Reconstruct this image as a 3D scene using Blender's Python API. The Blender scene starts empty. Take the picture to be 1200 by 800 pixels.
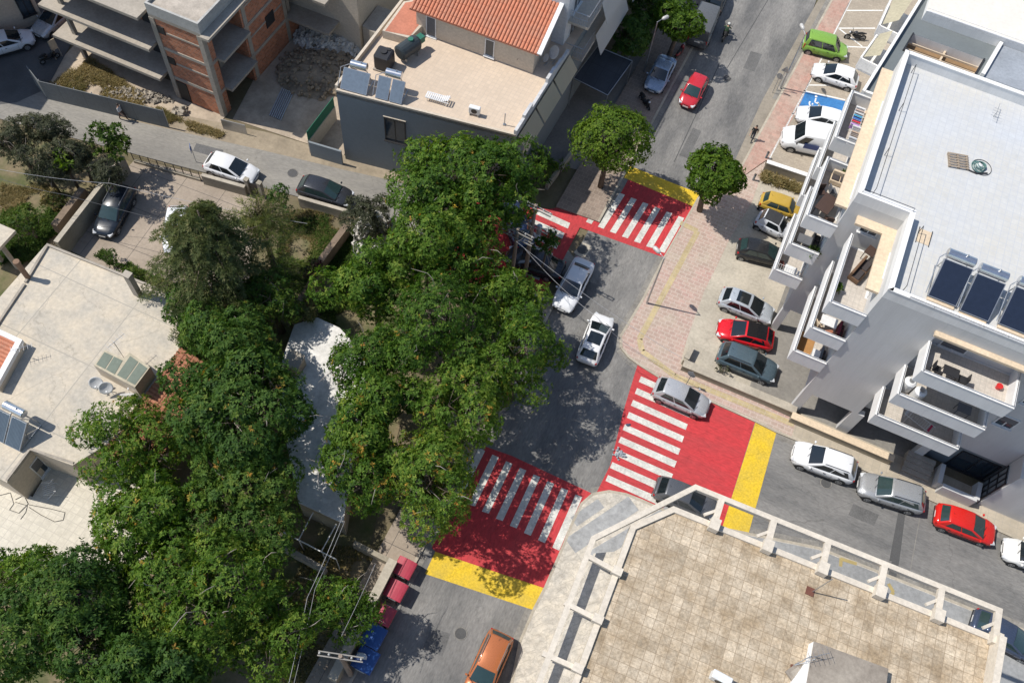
import bpy, bmesh, math, random
import numpy as np
from mathutils import Vector, Matrix
R = math.radians
random.seed(7)
rng = np.random.default_rng(11)
SC = bpy.context.scene
COL = SC.collection

# ---------------------------------------------------------------- camera
F_PX, TILT, ROLL, CAM_H = 1062.3, R(28.53), R(8.67), 56.3
_r = Vector((1, 0, 0)); _f = Vector((0, math.sin(TILT), -math.cos(TILT))); _u = Vector((0, math.cos(TILT), math.sin(TILT)))
CR = math.cos(ROLL) * _r + math.sin(ROLL) * _u
CU = -math.sin(ROLL) * _r + math.cos(ROLL) * _u
CF = _f
cam = bpy.data.cameras.new("camera")
camo = bpy.data.objects.new("camera", cam); COL.objects.link(camo)
camo.matrix_world = Matrix(((CR.x, CU.x, -CF.x, 0), (CR.y, CU.y, -CF.y, 0), (CR.z, CU.z, -CF.z, CAM_H), (0, 0, 0, 1)))
cam.sensor_fit = 'HORIZONTAL'; cam.sensor_width = 36; cam.lens = F_PX / 1200 * 36
cam.clip_end = 3000; cam.clip_start = 1
SC.camera = camo

def G(px, py, z=0.0):
    "survey: the point at height z seen at photo pixel (px, py)"
    d = CR * ((px - 600) / F_PX) + CU * ((400 - py) / F_PX) + CF
    s = (z - CAM_H) / d.z
    return Vector((0, 0, CAM_H)) + d * s
def GL(pts, z=0.0): return [G(p[0], p[1], z) for p in pts]

# ---------------------------------------------------------------- materials
MATS = {}
def _new(name):
    m = bpy.data.materials.new(name); m.use_nodes = True
    nt = m.node_tree; b = nt.nodes["Principled BSDF"]
    return m, nt, b
def _n(nt, t, **kw):
    n = nt.nodes.new(t)
    for k, v in kw.items():
        if k in n.inputs: n.inputs[k].default_value = v
        else: setattr(n, k, v)
    return n
def _ramp(nt, stops):
    r = nt.nodes.new("ShaderNodeValToRGB"); e = r.color_ramp.elements
    while len(e) < len(stops): e.new(.5)
    for i, (p, c) in enumerate(stops):
        e[i].position = p; e[i].color = (*c, 1) if len(c) == 3 else c
    return r
def _mix(nt, fac, a, b, blend='MIX'):
    m = nt.nodes.new("ShaderNodeMix"); m.data_type = 'RGBA'; m.blend_type = blend
    for sock, v in ((m.inputs[0], fac), (m.inputs[6], a), (m.inputs[7], b)):
        if isinstance(v, (int, float)): sock.default_value = v
        elif isinstance(v, tuple): sock.default_value = (*v, 1) if len(v) == 3 else v
        else: nt.links.new(v, sock)
    return m.outputs[2]
def _noise(nt, vec, scale, detail=5, rough=.6):
    n = _n(nt, "ShaderNodeTexNoise", Scale=scale, Detail=detail, Roughness=rough)
    nt.links.new(vec, n.inputs["Vector"]); return n.outputs[0]
def _mapr(nt, v, a, b, c=0., d=1.):
    m = _n(nt, "ShaderNodeMapRange"); m.inputs[1].default_value = a; m.inputs[2].default_value = b
    m.inputs[3].default_value = c; m.inputs[4].default_value = d
    nt.links.new(v, m.inputs[0]); return m.outputs[0]
def sc(c, k): return tuple(min(1, x * k) for x in c)

def M(name, col, rough=.8, dark=.75, s1=.35, s2=6., bump=0., metal=0., col2=None, spec=.4, tile=None, stains=0., coat=0., uvmap=True, stretch=None, cracks=0., fine=.12, crackv=.45):
    """surface with broad and fine colour variation, optional tiling (w, h, mortar, mortar colour, per-tile variation, offset), stains and cracks"""
    if name in MATS: return MATS[name]
    m, nt, b = _new(name)
    tc = nt.nodes.new("ShaderNodeTexCoord")
    obj = tc.outputs["Object"]; uv = tc.outputs["UV"]
    vec = uv if uvmap else obj
    vv = vec
    if stretch:
        mp = _n(nt, "ShaderNodeMapping"); mp.inputs["Scale"].default_value = (*stretch, 1)
        nt.links.new(vec, mp.inputs[0]); vv = mp.outputs[0]
    n1 = _noise(nt, vv, s1, 6, .65); n2 = _noise(nt, vv, s2, 4, .7)
    c2 = col2 or sc(col, dark)
    f = _mapr(nt, n1, .36, .64)
    c = _mix(nt, f, col, c2)
    f2 = _mapr(nt, n2, .3, .7, 1 - fine * 1.3, 1 + fine)
    hv = _n(nt, "ShaderNodeHueSaturation"); nt.links.new(c, hv.inputs["Color"]); nt.links.new(f2, hv.inputs["Value"])
    c = hv.outputs[0]
    h = n2
    if stains:
        n3 = _noise(nt, vec, .9, 8, .75)
        c = _mix(nt, _mapr(nt, n3, .56, .72, 0, stains), c, sc(col, .45))
    if cracks:
        vo = _n(nt, "ShaderNodeTexVoronoi", Scale=cracks); vo.feature = 'DISTANCE_TO_EDGE'
        nw = _noise(nt, vec, 1.2, 5)
        mxv = _n(nt, "ShaderNodeMixRGB"); 
        ad = _n(nt, "ShaderNodeVectorMath"); ad.operation = 'MULTIPLY_ADD'
        cb = nt.nodes.new("ShaderNodeCombineXYZ"); nt.links.new(nw, cb.inputs[0]); nt.links.new(nw, cb.inputs[1])
        nt.nodes.remove(mxv)
        nt.links.new(cb.outputs[0], ad.inputs[0]); ad.inputs[1].default_value = (1.5, 1.5, 0); nt.links.new(vec, ad.inputs[2])
        nt.links.new(ad.outputs[0], vo.inputs["Vector"])
        c = _mix(nt, _mapr(nt, vo.outputs["Distance"], .006 * cracks, .028 * cracks, crackv, 0), c, sc(col, .35))
    if tile:
        tw, th, mo, mc, tv, off = tile
        br = _n(nt, "ShaderNodeTexBrick", offset=off, squash=1.0)
        br.inputs["Scale"].default_value = 1; br.inputs["Mortar Size"].default_value = mo; br.inputs["Mortar Smooth"].default_value = .2
        br.inputs["Brick Width"].default_value = tw; br.inputs["Row Height"].default_value = th; br.inputs["Bias"].default_value = 0
        br.inputs["Color1"].default_value = (1 - tv, 1 - tv, 1 - tv, 1); br.inputs["Color2"].default_value = (1 + tv * .3, 1 + tv * .3, 1 + tv * .3, 1)
        br.inputs["Mortar"].default_value = (1, 1, 1, 1)
        nt.links.new(uv, br.inputs["Vector"])
        c = _mix(nt, 1.0, c, br.outputs["Color"], 'MULTIPLY')
        c = _mix(nt, br.outputs["Fac"], c, mc)
        h = None
        if bump:
            mt = _n(nt, "ShaderNodeMath", operation='MULTIPLY'); nt.links.new(br.outputs["Fac"], mt.inputs[0]); mt.inputs[1].default_value = -1
            ma = _n(nt, "ShaderNodeMath", operation='ADD'); nt.links.new(mt.outputs[0], ma.inputs[0]); nt.links.new(n2, ma.inputs[1]); h = ma.outputs[0]
    if bump and h is not None:
        bp = _n(nt, "ShaderNodeBump", Strength=bump, Distance=.03); nt.links.new(h, bp.inputs["Height"]); nt.links.new(bp.outputs[0], b.inputs["Normal"])
    nt.links.new(c, b.inputs["Base Color"])
    b.inputs["Roughness"].default_value = rough; b.inputs["Metallic"].default_value = metal
    b.inputs["Specular IOR Level"].default_value = spec
    if coat: b.inputs["Coat Weight"].default_value = coat; b.inputs["Coat Roughness"].default_value = .05
    MATS[name] = m
    return m

def paint(name, col, metal=0.):
    if name in MATS: return MATS[name]
    m, nt, b = _new(name)
    tc = nt.nodes.new("ShaderNodeTexCoord")
    n1 = _noise(nt, tc.outputs["Object"], 3., 5, .7)
    nt.links.new(_mix(nt, _mapr(nt, n1, .35, .7, 0, .5), col, sc(col, .86)), b.inputs["Base Color"])
    nt.links.new(_mapr(nt, n1, .3, .7, .22, .34), b.inputs["Roughness"]); b.inputs["Specular IOR Level"].default_value = .25
    b.inputs["Metallic"].default_value = metal
    b.inputs["Coat Weight"].default_value = .6; b.inputs["Coat Roughness"].default_value = .08
    MATS[name] = m; return m
def flat(name, col, rough=.5, metal=0., spec=.5):
    if name in MATS: return MATS[name]
    m, nt, b = _new(name)
    tc = nt.nodes.new("ShaderNodeTexCoord")
    n1 = _noise(nt, tc.outputs["Object"], 4., 4, .7)
    nt.links.new(_mix(nt, _mapr(nt, n1, .35, .7), col, sc(col, .8)), b.inputs["Base Color"])
    b.inputs["Roughness"].default_value = rough; b.inputs["Metallic"].default_value = metal; b.inputs["Specular IOR Level"].default_value = spec
    MATS[name] = m; return m
def leafmat(name, cols, flower=None):
    "foliage: hue per leaf cluster from the mesh's 'tint' attribute"
    if name in MATS: return MATS[name]
    m, nt, b = _new(name)
    at = nt.nodes.new("ShaderNodeAttribute"); at.attribute_name = "tint"
    r = _ramp(nt, cols); nt.links.new(at.outputs["Fac"], r.inputs[0])
    c = r.outputs[0]
    nt.links.new(c, b.inputs["Base Color"]); b.inputs["Roughness"].default_value = .6; b.inputs["Specular IOR Level"].default_value = .2
    tr = nt.nodes.new("ShaderNodeBsdfTranslucent")
    hs = _n(nt, "ShaderNodeHueSaturation", Value=1.3, Saturation=1.1); nt.links.new(c, hs.inputs["Color"]); nt.links.new(hs.outputs[0], tr.inputs[0])
    mx = nt.nodes.new("ShaderNodeMixShader"); mx.inputs[0].default_value = .40
    nt.links.new(b.outputs[0], mx.inputs[1]); nt.links.new(tr.outputs[0], mx.inputs[2])
    nt.links.new(mx.outputs[0], nt.nodes["Material Output"].inputs[0])
    MATS[name] = m; return m

def cloth(name, col):
    if name in MATS: return MATS[name]
    m = M(name, col, .85, dark=.9, s1=.6, s2=8., fine=.06); nt = m.node_tree; b = nt.nodes["Principled BSDF"]
    tr = nt.nodes.new("ShaderNodeBsdfTranslucent"); tr.inputs[0].default_value = (*col, 1)
    mx = nt.nodes.new("ShaderNodeMixShader"); mx.inputs[0].default_value = .5
    nt.links.new(b.outputs[0], mx.inputs[1]); nt.links.new(tr.outputs[0], mx.inputs[2]); nt.links.new(mx.outputs[0], nt.nodes["Material Output"].inputs[0])
    return m

# ---------------------------------------------------------------- mesh building
FA = R(-16.8)                      # street grid angle
FE = Vector((math.cos(FA), math.sin(FA), 0)); FN = Vector((-FE.y, FE.x, 0))
def V(*a): return Vector(a)
class MB:
    def __init__(s): s.v = []; s.f = []; s.m = []
    def add(s, vs, fs, mi=0):
        o = len(s.v); s.v += [Vector(v) for v in vs]
        s.f += [tuple(i + o for i in f) for f in fs]; s.m += [mi] * len(fs); return s
    def obox(s, c, sx, sy, sz, ax=None, mi=0):
        "box centred at c; ax = angle about z or (X, Y, Z) axes"
        if ax is None: X, Y, Z = V(1, 0, 0), V(0, 1, 0), V(0, 0, 1)
        elif isinstance(ax, (int, float)): X, Y, Z = V(math.cos(ax), math.sin(ax), 0), V(-math.sin(ax), math.cos(ax), 0), V(0, 0, 1)
        else: X, Y, Z = ax
        c = Vector(c); vs = [c + X * (sx / 2 * a) + Y * (sy / 2 * b) + Z * (sz / 2 * d) for d in (-1, 1) for a, b in ((-1, -1), (1, -1), (1, 1), (-1, 1))]
        return s.add(vs, [(3, 2, 1, 0), (4, 5, 6, 7), (0, 1, 5, 4), (1, 2, 6, 5), (2, 3, 7, 6), (3, 0, 4, 7)], mi)
    def prism(s, poly, z0, z1, mi=0, mt=None):
        p = [Vector((q[0], q[1], 0)) for q in poly]; n = len(p)
        ar = sum(p[i].x * p[(i + 1) % n].y - p[(i + 1) % n].x * p[i].y for i in range(n))
        if ar < 0: p.reverse()
        zt = z1 if isinstance(z1, (list, tuple)) else [z1] * n
        vs = [V(q.x, q.y, z0) for q in p] + [V(q.x, q.y, z) for q, z in zip(p, zt)]
        s.add(vs, [(i, (i + 1) % n, n + (i + 1) % n, n + i) for i in range(n)] + [tuple(range(n - 1, -1, -1))], mi)
        o = len(s.v) - 2 * n
        s.f.append(tuple(o + n + i for i in range(n))); s.m.append(mi if mt is None else mt); return s
    def flat(s, poly, z, mi=0):
        p = [V(q[0], q[1], z) for q in poly]; n = len(p)
        ar = sum(p[i].x * p[(i + 1) % n].y - p[(i + 1) % n].x * p[i].y for i in range(n))
        if ar < 0: p.reverse()
        return s.add(p, [tuple(range(n))], mi)
    def quad(s, a, b, c, d, mi=0): return s.add([a, b, c, d], [(0, 1, 2, 3)], mi)
    def panel(s, q, t, mi=0):
        "a flat quad given thickness t behind its face"
        q = [Vector(x) for x in q]; n = (q[1] - q[0]).cross(q[3] - q[0]).normalized() * t
        vs = [x - n for x in q] + q
        return s.add(vs, [(3, 2, 1, 0), (4, 5, 6, 7), (0, 1, 5, 4), (1, 2, 6, 5), (2, 3, 7, 6), (3, 0, 4, 7)], mi)
    def wall(s, a, b, w, z0, z1, mi=0, side=0):
        a = V(a[0], a[1], 0); b = V(b[0], b[1], 0); d = (b - a); L = d.length; X = d / L; Y = V(-X.y, X.x, 0)
        c = (a + b) / 2 + Y * (side * w / 2) + V(0, 0, (z0 + z1) / 2)
        return s.obox(c, L, w, z1 - z0, (X, Y, V(0, 0, 1)), mi)
    def beam(s, a, b, w, h, mi=0):
        a = Vector(a); b = Vector(b); d = b - a; L = d.length
        if L < 1e-6: return s
        X = d / L; up = V(0, 0, 1) if abs(X.z) < .95 else V(1, 0, 0)
        Y = up.cross(X).normalized(); Z = X.cross(Y)
        return s.obox((a + b) / 2, L, w, h, (X, Y, Z), mi)
    def tube(s, pts, r, seg=6, mi=0, cap=True):
        pts = [Vector(p) for p in pts]; n = len(pts)
        rr = r if isinstance(r, (list, tuple)) else [r] * n
        o = len(s.v); prev = None
        for i, p in enumerate(pts):
            d = (pts[min(i + 1, n - 1)] - pts[max(i - 1, 0)]).normalized()
            if prev is None: a = d.orthogonal().normalized()
            else: a = (prev - d * prev.dot(d)); a = a.normalized() if a.length > 1e-6 else d.orthogonal().normalized()
            prev = a; b = d.cross(a)
            for k in range(seg):
                t = 2 * math.pi * k / seg; s.v.append(p + (a * math.cos(t) + b * math.sin(t)) * rr[i])
        for i in range(n - 1):
            for k in range(seg):
                s.f.append((o + i * seg + k, o + i * seg + (k + 1) % seg, o + (i + 1) * seg + (k + 1) % seg, o + (i + 1) * seg + k)); s.m.append(mi)
        if cap:
            s.f.append(tuple(o + k for k in range(seg - 1, -1, -1))); s.m.append(mi)
            s.f.append(tuple(o + (n - 1) * seg + k for k in range(seg))); s.m.append(mi)
        return s
    def cyl(s, a, b, r, seg=14, mi=0): return s.tube([a, b], r, seg, mi)
    def ring(s, c, axis, R_, r, seg=18, k=6, mi=0):
        c = Vector(c); ax = Vector(axis).normalized(); a = ax.orthogonal().normalized(); b = ax.cross(a); o = len(s.v)
        for i in range(seg):
            t = 2 * math.pi * i / seg; d = a * math.cos(t) + b * math.sin(t)
            for j in range(k):
                q = 2 * math.pi * j / k; s.v.append(c + d * (R_ + r * math.cos(q)) + ax * (r * math.sin(q)))
        for i in range(seg):
            for j in range(k):
                s.f.append((o + i * k + j, o + ((i + 1) % seg) * k + j, o + ((i + 1) % seg) * k + (j + 1) % k, o + i * k + (j + 1) % k)); s.m.append(mi)
        return s
    def blob(s, c, rx, ry, rz, seed=0, mi=0, jit=.25, n=8, m=6):
        rd = random.Random(seed); c = Vector(c); o = len(s.v)
        for i in range(1, m):
            ph = math.pi * i / m
            for k in range(n):
                t = 2 * math.pi * k / n; q = 1 + rd.uniform(-jit, jit)
                s.v.append(c + V(rx * q * math.sin(ph) * math.cos(t), ry * q * math.sin(ph) * math.sin(t), rz * q * math.cos(ph)))
        s.v.append(c + V(0, 0, rz)); s.v.append(c - V(0, 0, rz)); T = len(s.v) - 2; B = T + 1
        for i in range(m - 2):
            for k in range(n):
                s.f.append((o + i * n + k, o + (i + 1) * n + k, o + (i + 1) * n + (k + 1) % n, o + i * n + (k + 1) % n)); s.m.append(mi)
        for k in range(n):
            s.f.append((T, o + k, o + (k + 1) % n)); s.m.append(mi)
            s.f.append((B, o + (m - 2) * n + (k + 1) % n, o + (m - 2) * n + k)); s.m.append(mi)
        return s
    def build(s, name, mats, parent=None, smooth=False, bevel=0., local=False, recalc=False, ang=None, bseg=1):
        if not isinstance(mats, (list, tuple)): mats = [mats]
        o = bpy.data.objects.new(name, bpy.data.meshes.new(name))
        if local: org = V(0, 0, 0)
        elif parent is not None: org = world_loc(parent)
        else:
            lo = Vector([min(v[i] for v in s.v) for i in range(3)]); hi = Vector([max(v[i] for v in s.v) for i in range(3)])
            org = V((lo.x + hi.x) / 2, (lo.y + hi.y) / 2, lo.z); o.location = org
        me = o.data
        me.from_pydata([tuple(v - org) for v in s.v], [], s.f)
        me.polygons.foreach_set("material_index", s.m)
        for m in mats: me.materials.append(m)
        me.update()
        if recalc or bevel:
            bm = bmesh.new(); bm.from_mesh(me)
            if recalc: bmesh.ops.recalc_face_normals(bm, faces=bm.faces)
            if bevel: bmesh.ops.bevel(bm, geom=[e for e in bm.edges if e.is_manifold and e.calc_face_angle(0) > .5], offset=bevel, segments=bseg, affect='EDGES', profile=.5)
            bm.to_mesh(me); bm.free()
        uv = me.uv_layers.new(name="uv").data
        A = FA if ang is None else ang
        ex, ey = math.cos(A), math.sin(A)
        for p in me.polygons:
            n = p.normal
            if abs(n.z) > .5:
                for li in p.loop_indices:
                    v = me.vertices[me.loops[li].vertex_index].co + org; uv[li].uv = (v.x * ex + v.y * ey, -v.x * ey + v.y * ex)
            else:
                t = V(-n.y, n.x, 0).normalized() if (abs(n.x) + abs(n.y)) > 1e-6 else V(1, 0, 0)
                for li in p.loop_indices:
                    v = me.vertices[me.loops[li].vertex_index].co + org; uv[li].uv = (v.x * t.x + v.y * t.y, v.z)
        if smooth: me.polygons.foreach_set("use_smooth", [True] * len(me.polygons))
        COL.objects.link(o)
        if parent is not None: o.parent = parent
        return o
def world_loc(o):
    l = Vector(o.location); p = o.parent
    while p is not None: l = l + Vector(p.location); p = p.parent
    return l
def thing(name, label, cat, loc=(0, 0, 0), rz=0., group=None):
    o = bpy.data.objects.new(name, None); o.empty_display_size = .3; COL.objects.link(o)
    o.location = loc; o.rotation_euler = (0, 0, rz); o["label"] = label; o["category"] = cat
    if group: o["group"] = group
    return o
def tag(o, label, cat, group=None, kind=None):
    o["label"] = label; o["category"] = cat
    if group: o["group"] = group
    if kind: o["kind"] = kind
    return o
def struct(o): o["kind"] = "structure"; return o
def dup(root, loc, rz=0., label=None):
    r = root.copy(); COL.objects.link(r); r.location = loc; r.rotation_euler = (0, 0, rz)
    if label: r["label"] = label
    for ch in list(root.children):
        c = ch.copy(); COL.objects.link(c); c.parent = r
        for g in list(ch.children):
            d = g.copy(); COL.objects.link(d); d.parent = c
    return r

# ---------------------------------------------------------------- light
SUN_EL, SUN_AZ = 56., 175.        # direction towards the sun, degrees from +X, counter-clockwise
w = bpy.data.worlds.new("World"); SC.world = w; w.use_nodes = True
nt = w.node_tree; bg = nt.nodes["Background"]
sky = nt.nodes.new("ShaderNodeTexSky"); sky.sky_type = 'NISHITA'; sky.sun_disc = False
sky.sun_elevation = R(SUN_EL); sky.sun_rotation = R(90 - SUN_AZ); sky.altitude = 60; sky.air_density = 1.; sky.dust_density = .6; sky.ozone_density = 1.
nt.links.new(sky.outputs[0], bg.inputs[0]); bg.inputs[1].default_value = .135
sl = bpy.data.lights.new("sun", 'SUN'); sl.energy = 4.6; sl.angle = R(.53); sl.color = (1., .95, .87)
so = bpy.data.objects.new("sun", sl); COL.objects.link(so)
dv = Vector((math.cos(R(SUN_EL)) * math.cos(R(SUN_AZ)), math.cos(R(SUN_EL)) * math.sin(R(SUN_AZ)), math.sin(R(SUN_EL))))
so.rotation_euler = dv.to_track_quat('Z', 'Y').to_euler(); so.location = (-40, 0, 60)
SC.view_settings.view_transform = 'Standard'; SC.view_settings.look = 'None'; SC.view_settings.gamma = 1; SC.view_settings.exposure = .05
SC.view_settings.use_curve_mapping = False
# ---------------------------------------------------------------- ground materials
m_earth = M("earth", (.20, .155, .105), .95, s1=.15, s2=3., bump=.5, col2=(.11, .10, .05), uvmap=False)
m_asph = M("asphalt", (.245, .236, .222), .9, s1=.42, s2=9., bump=.25, col2=(.125, .124, .123), stretch=(1., .28), stains=.4, fine=.2, cracks=.10, crackv=.4)
m_asph2 = M("asphalt_cross", (.235, .227, .215), .9, s1=.42, s2=9., bump=.25, col2=(.135, .134, .132), stretch=(.28, 1.), stains=.4, fine=.2, cracks=.10, crackv=.4)
m_asph3 = M("asphalt_pale", (.30, .28, .245), .9, s1=.3, s2=8., bump=.25, col2=(.20, .19, .172), stretch=(.3, 1.), stains=.45, fine=.15, cracks=.14, crackv=.4)
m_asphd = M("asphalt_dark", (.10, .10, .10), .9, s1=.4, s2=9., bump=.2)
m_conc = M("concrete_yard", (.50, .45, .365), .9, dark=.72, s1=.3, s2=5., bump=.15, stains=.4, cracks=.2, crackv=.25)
m_conc2 = M("concrete_courtyard", (.38, .315, .25), .9, dark=.75, s1=.3, s2=5., bump=.15, stains=.3, tile=(3.2, 3.2, .02, (.1, .09, .08), .05, 0.))
m_pink = M("pink_pavers", (.46, .305, .265), .9, dark=.8, s1=.3, s2=3., col2=(.43, .36, .29), stains=.3, tile=(.5, .32, .024, (.50, .42, .36), .10, .5))
m_pinkn = M("red_pavers", (.45, .255, .205), .9, dark=.8, s1=.35, s2=4., col2=(.42, .32, .26), stains=.25, tile=(.4, .4, .012, (.42, .33, .27), .15, .5))
m_tact = M("tactile_tiles", (.52, .42, .24), .9, s1=.5, s2=6., tile=(.4, .4, .02, (.45, .38, .27), .12, 0.))
m_bay = M("bay_pavers", (.40, .345, .275), .9, dark=.8, s1=.4, s2=5., stains=.25, tile=(.4, .2, .012, (.28, .24, .2), .1, .5))
m_kerb = M("kerb_stone", (.46, .41, .33), .85, dark=.75, s1=.8, s2=6.)
m_marble = M("marble_paving", (.60, .545, .455), .75, dark=.85, s1=.9, s2=2.2, col2=(.47, .44, .39), stains=.5, cracks=2.4, crackv=.35, fine=.2)
m_red = M("red_road_paint", (.52, .040, .046), .75, s1=.6, s2=7., stretch=(1., .28), stains=.4, col2=(.42, .046, .05), fine=.2, cracks=.3, crackv=.25)
m_redb = M("red_road_paint_cross", (.52, .040, .046), .75, s1=.6, s2=7., stretch=(.28, 1.), stains=.4, col2=(.42, .046, .05), fine=.2, cracks=.3, crackv=.25)
m_yel = M("yellow_road_paint", (.70, .47, .022), .75, s1=.7, s2=7., stains=.6, col2=(.56, .40, .05), fine=.2, cracks=.3, crackv=.3)
m_wht = M("white_road_paint", (.66, .65, .60), .75, dark=.76, s1=1.1, s2=6., stains=.6, fine=.2)
m_blue = M("blue_road_paint", (.045, .20, .48), .7, dark=.7, s1=.9, s2=6., stains=.3)
m_gut = M("gutter_concrete", (.27, .255, .23), .92, dark=.7, s1=.9, s2=6., stains=.6, fine=.2)
m_line = M("bay_line_paint", (.78, .77, .74), .7, dark=.85, s1=1., s2=8.)

BO_ = G(1041, 339, 16.0); BO_.z = 0
MR = V(math.cos(R(72)), math.sin(R(72)), 0)
def Wk(y): return V(-1.2 + (y - 22.4) / 3.08, y, 0)       # west kerb of the main road
b = MB(); b.flat([(-260, -160), (260, -160), (260, 260), (-260, 260)], -.07); g = b.build("ground", m_earth); struct(g)

# main road, cross street, west street, the shaded yard in the north west
E1 = [(600, 800), (639, 688), (669.6, 615), (694, 579.5)]
road = [Wk(-12), Wk(90)] + [V(27.5, 90, 0), G(975, 0), G(911, 118), G(868, 197), G(835, 207), G(821, 228), G(778, 303), G(727, 395), G(737, 419), G(748, 427), G(777, 598), G(694, 579.5), G(669, 615), G(639, 688), G(600, 798), V(-3.5, -12, 0)]
# widen a little under the pavements
b = MB(); b.flat([Wk(-14) - V(.4, 0, 0), V(-2, -14, 0), V(6, 8, 0), V(10.5, 20, 0), V(12.5, 31, 0), V(28.5, 92, 0), Wk(92) - V(.4, 0, 0)], 0.); struct(b.build("main_road", m_asph))
k1, k2 = G(885, 493), G(1184, 628); kd = (k2 - k1).normalized(); kn = V(-kd.y, kd.x, 0)
s1_, s2_ = G(1048, 678), G(1123, 708)
b = MB(); b.flat([V(9.5, 17, 0), k1 + kd * 70 - kn * 12.5, k1 + kd * 70 + kn * .6, k1 - kd * 8.5 + kn * .6], .003); struct(b.build("cross_street", m_asph2))
wn = [(-70, 48.6), (-39.6, 46.45), (-28.9, 44.95), (-21.3, 44.3), (-10.3, 42.9), (2.2, 40.2)]
ws = [(6.2, 35.3), (-2, 37.2), (-14.2, 39.45), (-18, 40.2), (-25.4, 41.1), (-30.9, 41.8), (-42, 43.2), (-70, 44)]
b = MB(); b.flat([V(x, y, 0) for x, y in wn + ws], .002); struct(b.build("west_street", m_asph3, ang=R(-7)))
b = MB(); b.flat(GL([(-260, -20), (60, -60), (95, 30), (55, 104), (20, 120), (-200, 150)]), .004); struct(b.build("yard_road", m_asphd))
# rough unpaved verge along the west street's north side
b = MB(); b.flat([V(-33, 46.5, 0), V(-21.4, 45.8, 0), V(-14.5, 44.6, 0), V(-5, 43.2, 0), V(-5.1, 42.5, 0), V(-14.8, 43.3, 0), V(-21.5, 44.0, 0), V(-33, 45.0, 0)], .006)
struct(b.build("verge", M("verge_dirt", (.34, .28, .20), .95, s1=.6, s2=3., bump=.4, stains=.4)))

# ---- painted crossings
def lerp(a, b, t): return a + (b - a) * t
def stripes(q0, q1, k, i0, i1):
    "stripe quads at steps i0..i1, q0 being step 0 and q1 step k"
    return [[lerp(a, c, i / k) for a, c in zip(q0, q1)] for i in range(i0, i1 + 1)]
def crossing(field, bands, strp, label_name="zebra_crossing", mr=None):
    b = MB(); b.flat(field, .008); o = struct(b.build(label_name, mr or m_red))
    b = MB()
    for q in bands: b.flat(q, .012)
    if bands: b.build("yellow_band", m_yel, o)
    b = MB()
    for q in strp: b.flat(q, .013)
    b.build("white_stripes", m_wht, o)
    return o
A0 = GL([(712.3, 220.9), (718.6, 223.1), (693.1, 262.7), (686.6, 260)]); A1 = GL([(795.2, 253.3), (801.9, 255.6), (778.8, 296.3), (771.3, 294.4)])
crossing(GL([(722, 204), (814, 242), (780, 302.5), (679.5, 266.5), (664, 296), (652, 320), (632, 355), (600, 350), (520, 318), (549, 231), (640, 245), (691, 241), (704, 227)]),
         [GL([(727.5, 190.5), (821, 227.5), (813.5, 242.5), (721.5, 204.5)]), GL([(549, 231), (529, 225), (500, 311), (520, 318)])], stripes(A0, A1, 6, 0, 6))
B0 = GL([(741.9, 468.4), (805.9, 496.9), (803.6, 503.6), (739.2, 475)]); B1 = GL([(727.5, 511.4), (793.1, 540.3), (790.2, 547.6), (724.7, 518.1)])
crossing(GL([(747.5, 426), (775, 444), (832, 470), (885, 493.5), (843, 628), (800, 622), (752.5, 595), (733, 588), (697, 581), (715, 545), (731, 480)]),
         [GL([(885.5, 493.7), (910, 506), (873, 640), (844, 625)])], stripes(B0, B1, 3, -2, 6), mr=m_redb)
C1 = GL([(674.4, 579.1), (682.3, 582.1), (655.3, 644.8), (647.2, 641)]); C0 = GL([(609.1, 547.8), (616.8, 551), (589.1, 610.1), (581, 607.3)])
crossing(GL([(694, 579), (692, 577), (600, 534), (560, 520), (505, 640), (512, 648), (637, 690), (672, 612)]),
         [GL([(510, 646), (637, 688.5), (625.5, 714.5), (498, 672)])], stripes(C0, C1, 4, -3, 4))
d0 = GL([(668, 261.5), (665.5, 268), (628, 251), (631, 245)]); sh = -MR * 1.05
q = [[p + sh * i for p in d0] for i in range(6)]
b = MB()
for x in q: b.flat(x, .013)
o = b.build("white_stripes", m_wht); struct(o); o.name = "zebra_stripes"

# ---- pavements
PV = [0]
def pavement(name, poly, mat, kerbs=(), z=.12, ang=None):
    b = MB(); b.prism(poly, -.06, z); o = struct(b.build(name, mat, ang=ang))
    if kerbs:
        b = MB()
        for i in range(len(kerbs) - 1): b.wall(kerbs[i], kerbs[i + 1], .17, -.05, z + .012, side=0)
        b.build("kerb", m_kerb, o)
        b = MB()
        for i in range(len(kerbs) - 1): b.wall(kerbs[i], kerbs[i + 1], .95, .0, .0048 + .0005 * (i % 2) + .0011 * PV[0])
        PV[0] += 1
        b.build("gutter", m_gut, o)
    return o
ke = GL([(936.6, 517), (909.8, 506.2), (885, 493.8), (832, 470), (775, 444), (748, 427), (737, 419), (728, 408), (727, 395), (753, 352), (778, 303), (821, 228)])
inner = GL([(846, 216), (874, 206), (897, 190), (880, 240), (855, 280), (840, 312), (825, 342), (805, 397), (797, 426), (800, 433), (925, 489), (948, 500)])
pavement("pavement", ke + inner, m_pink, ke)
b = MB()
for s in ([(817, 272), (749, 398)], [(749, 398), (752, 412), (790, 441), (930, 498)]):
    for i in range(len(s) - 1): b.wall(G(*s[i]), G(*s[i + 1]), .42, .10, .126)
b.wall(G(817, 272), G(797, 262), .42, .10, .127)
struct(b.build("tactile_path", m_tact))
kn_ = GL([(821, 228), (835, 207), (868, 197), (911, 118), (975, 0), (1000, -46)])
pavement("pavement", kn_ + GL([(1023, -46), (997.5, 0), (950.5, 93), (933, 132), (900.6, 188), (896, 189.5), (873.5, 205.3), (845.5, 215.2)]), m_pinkn, kn_)
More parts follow.
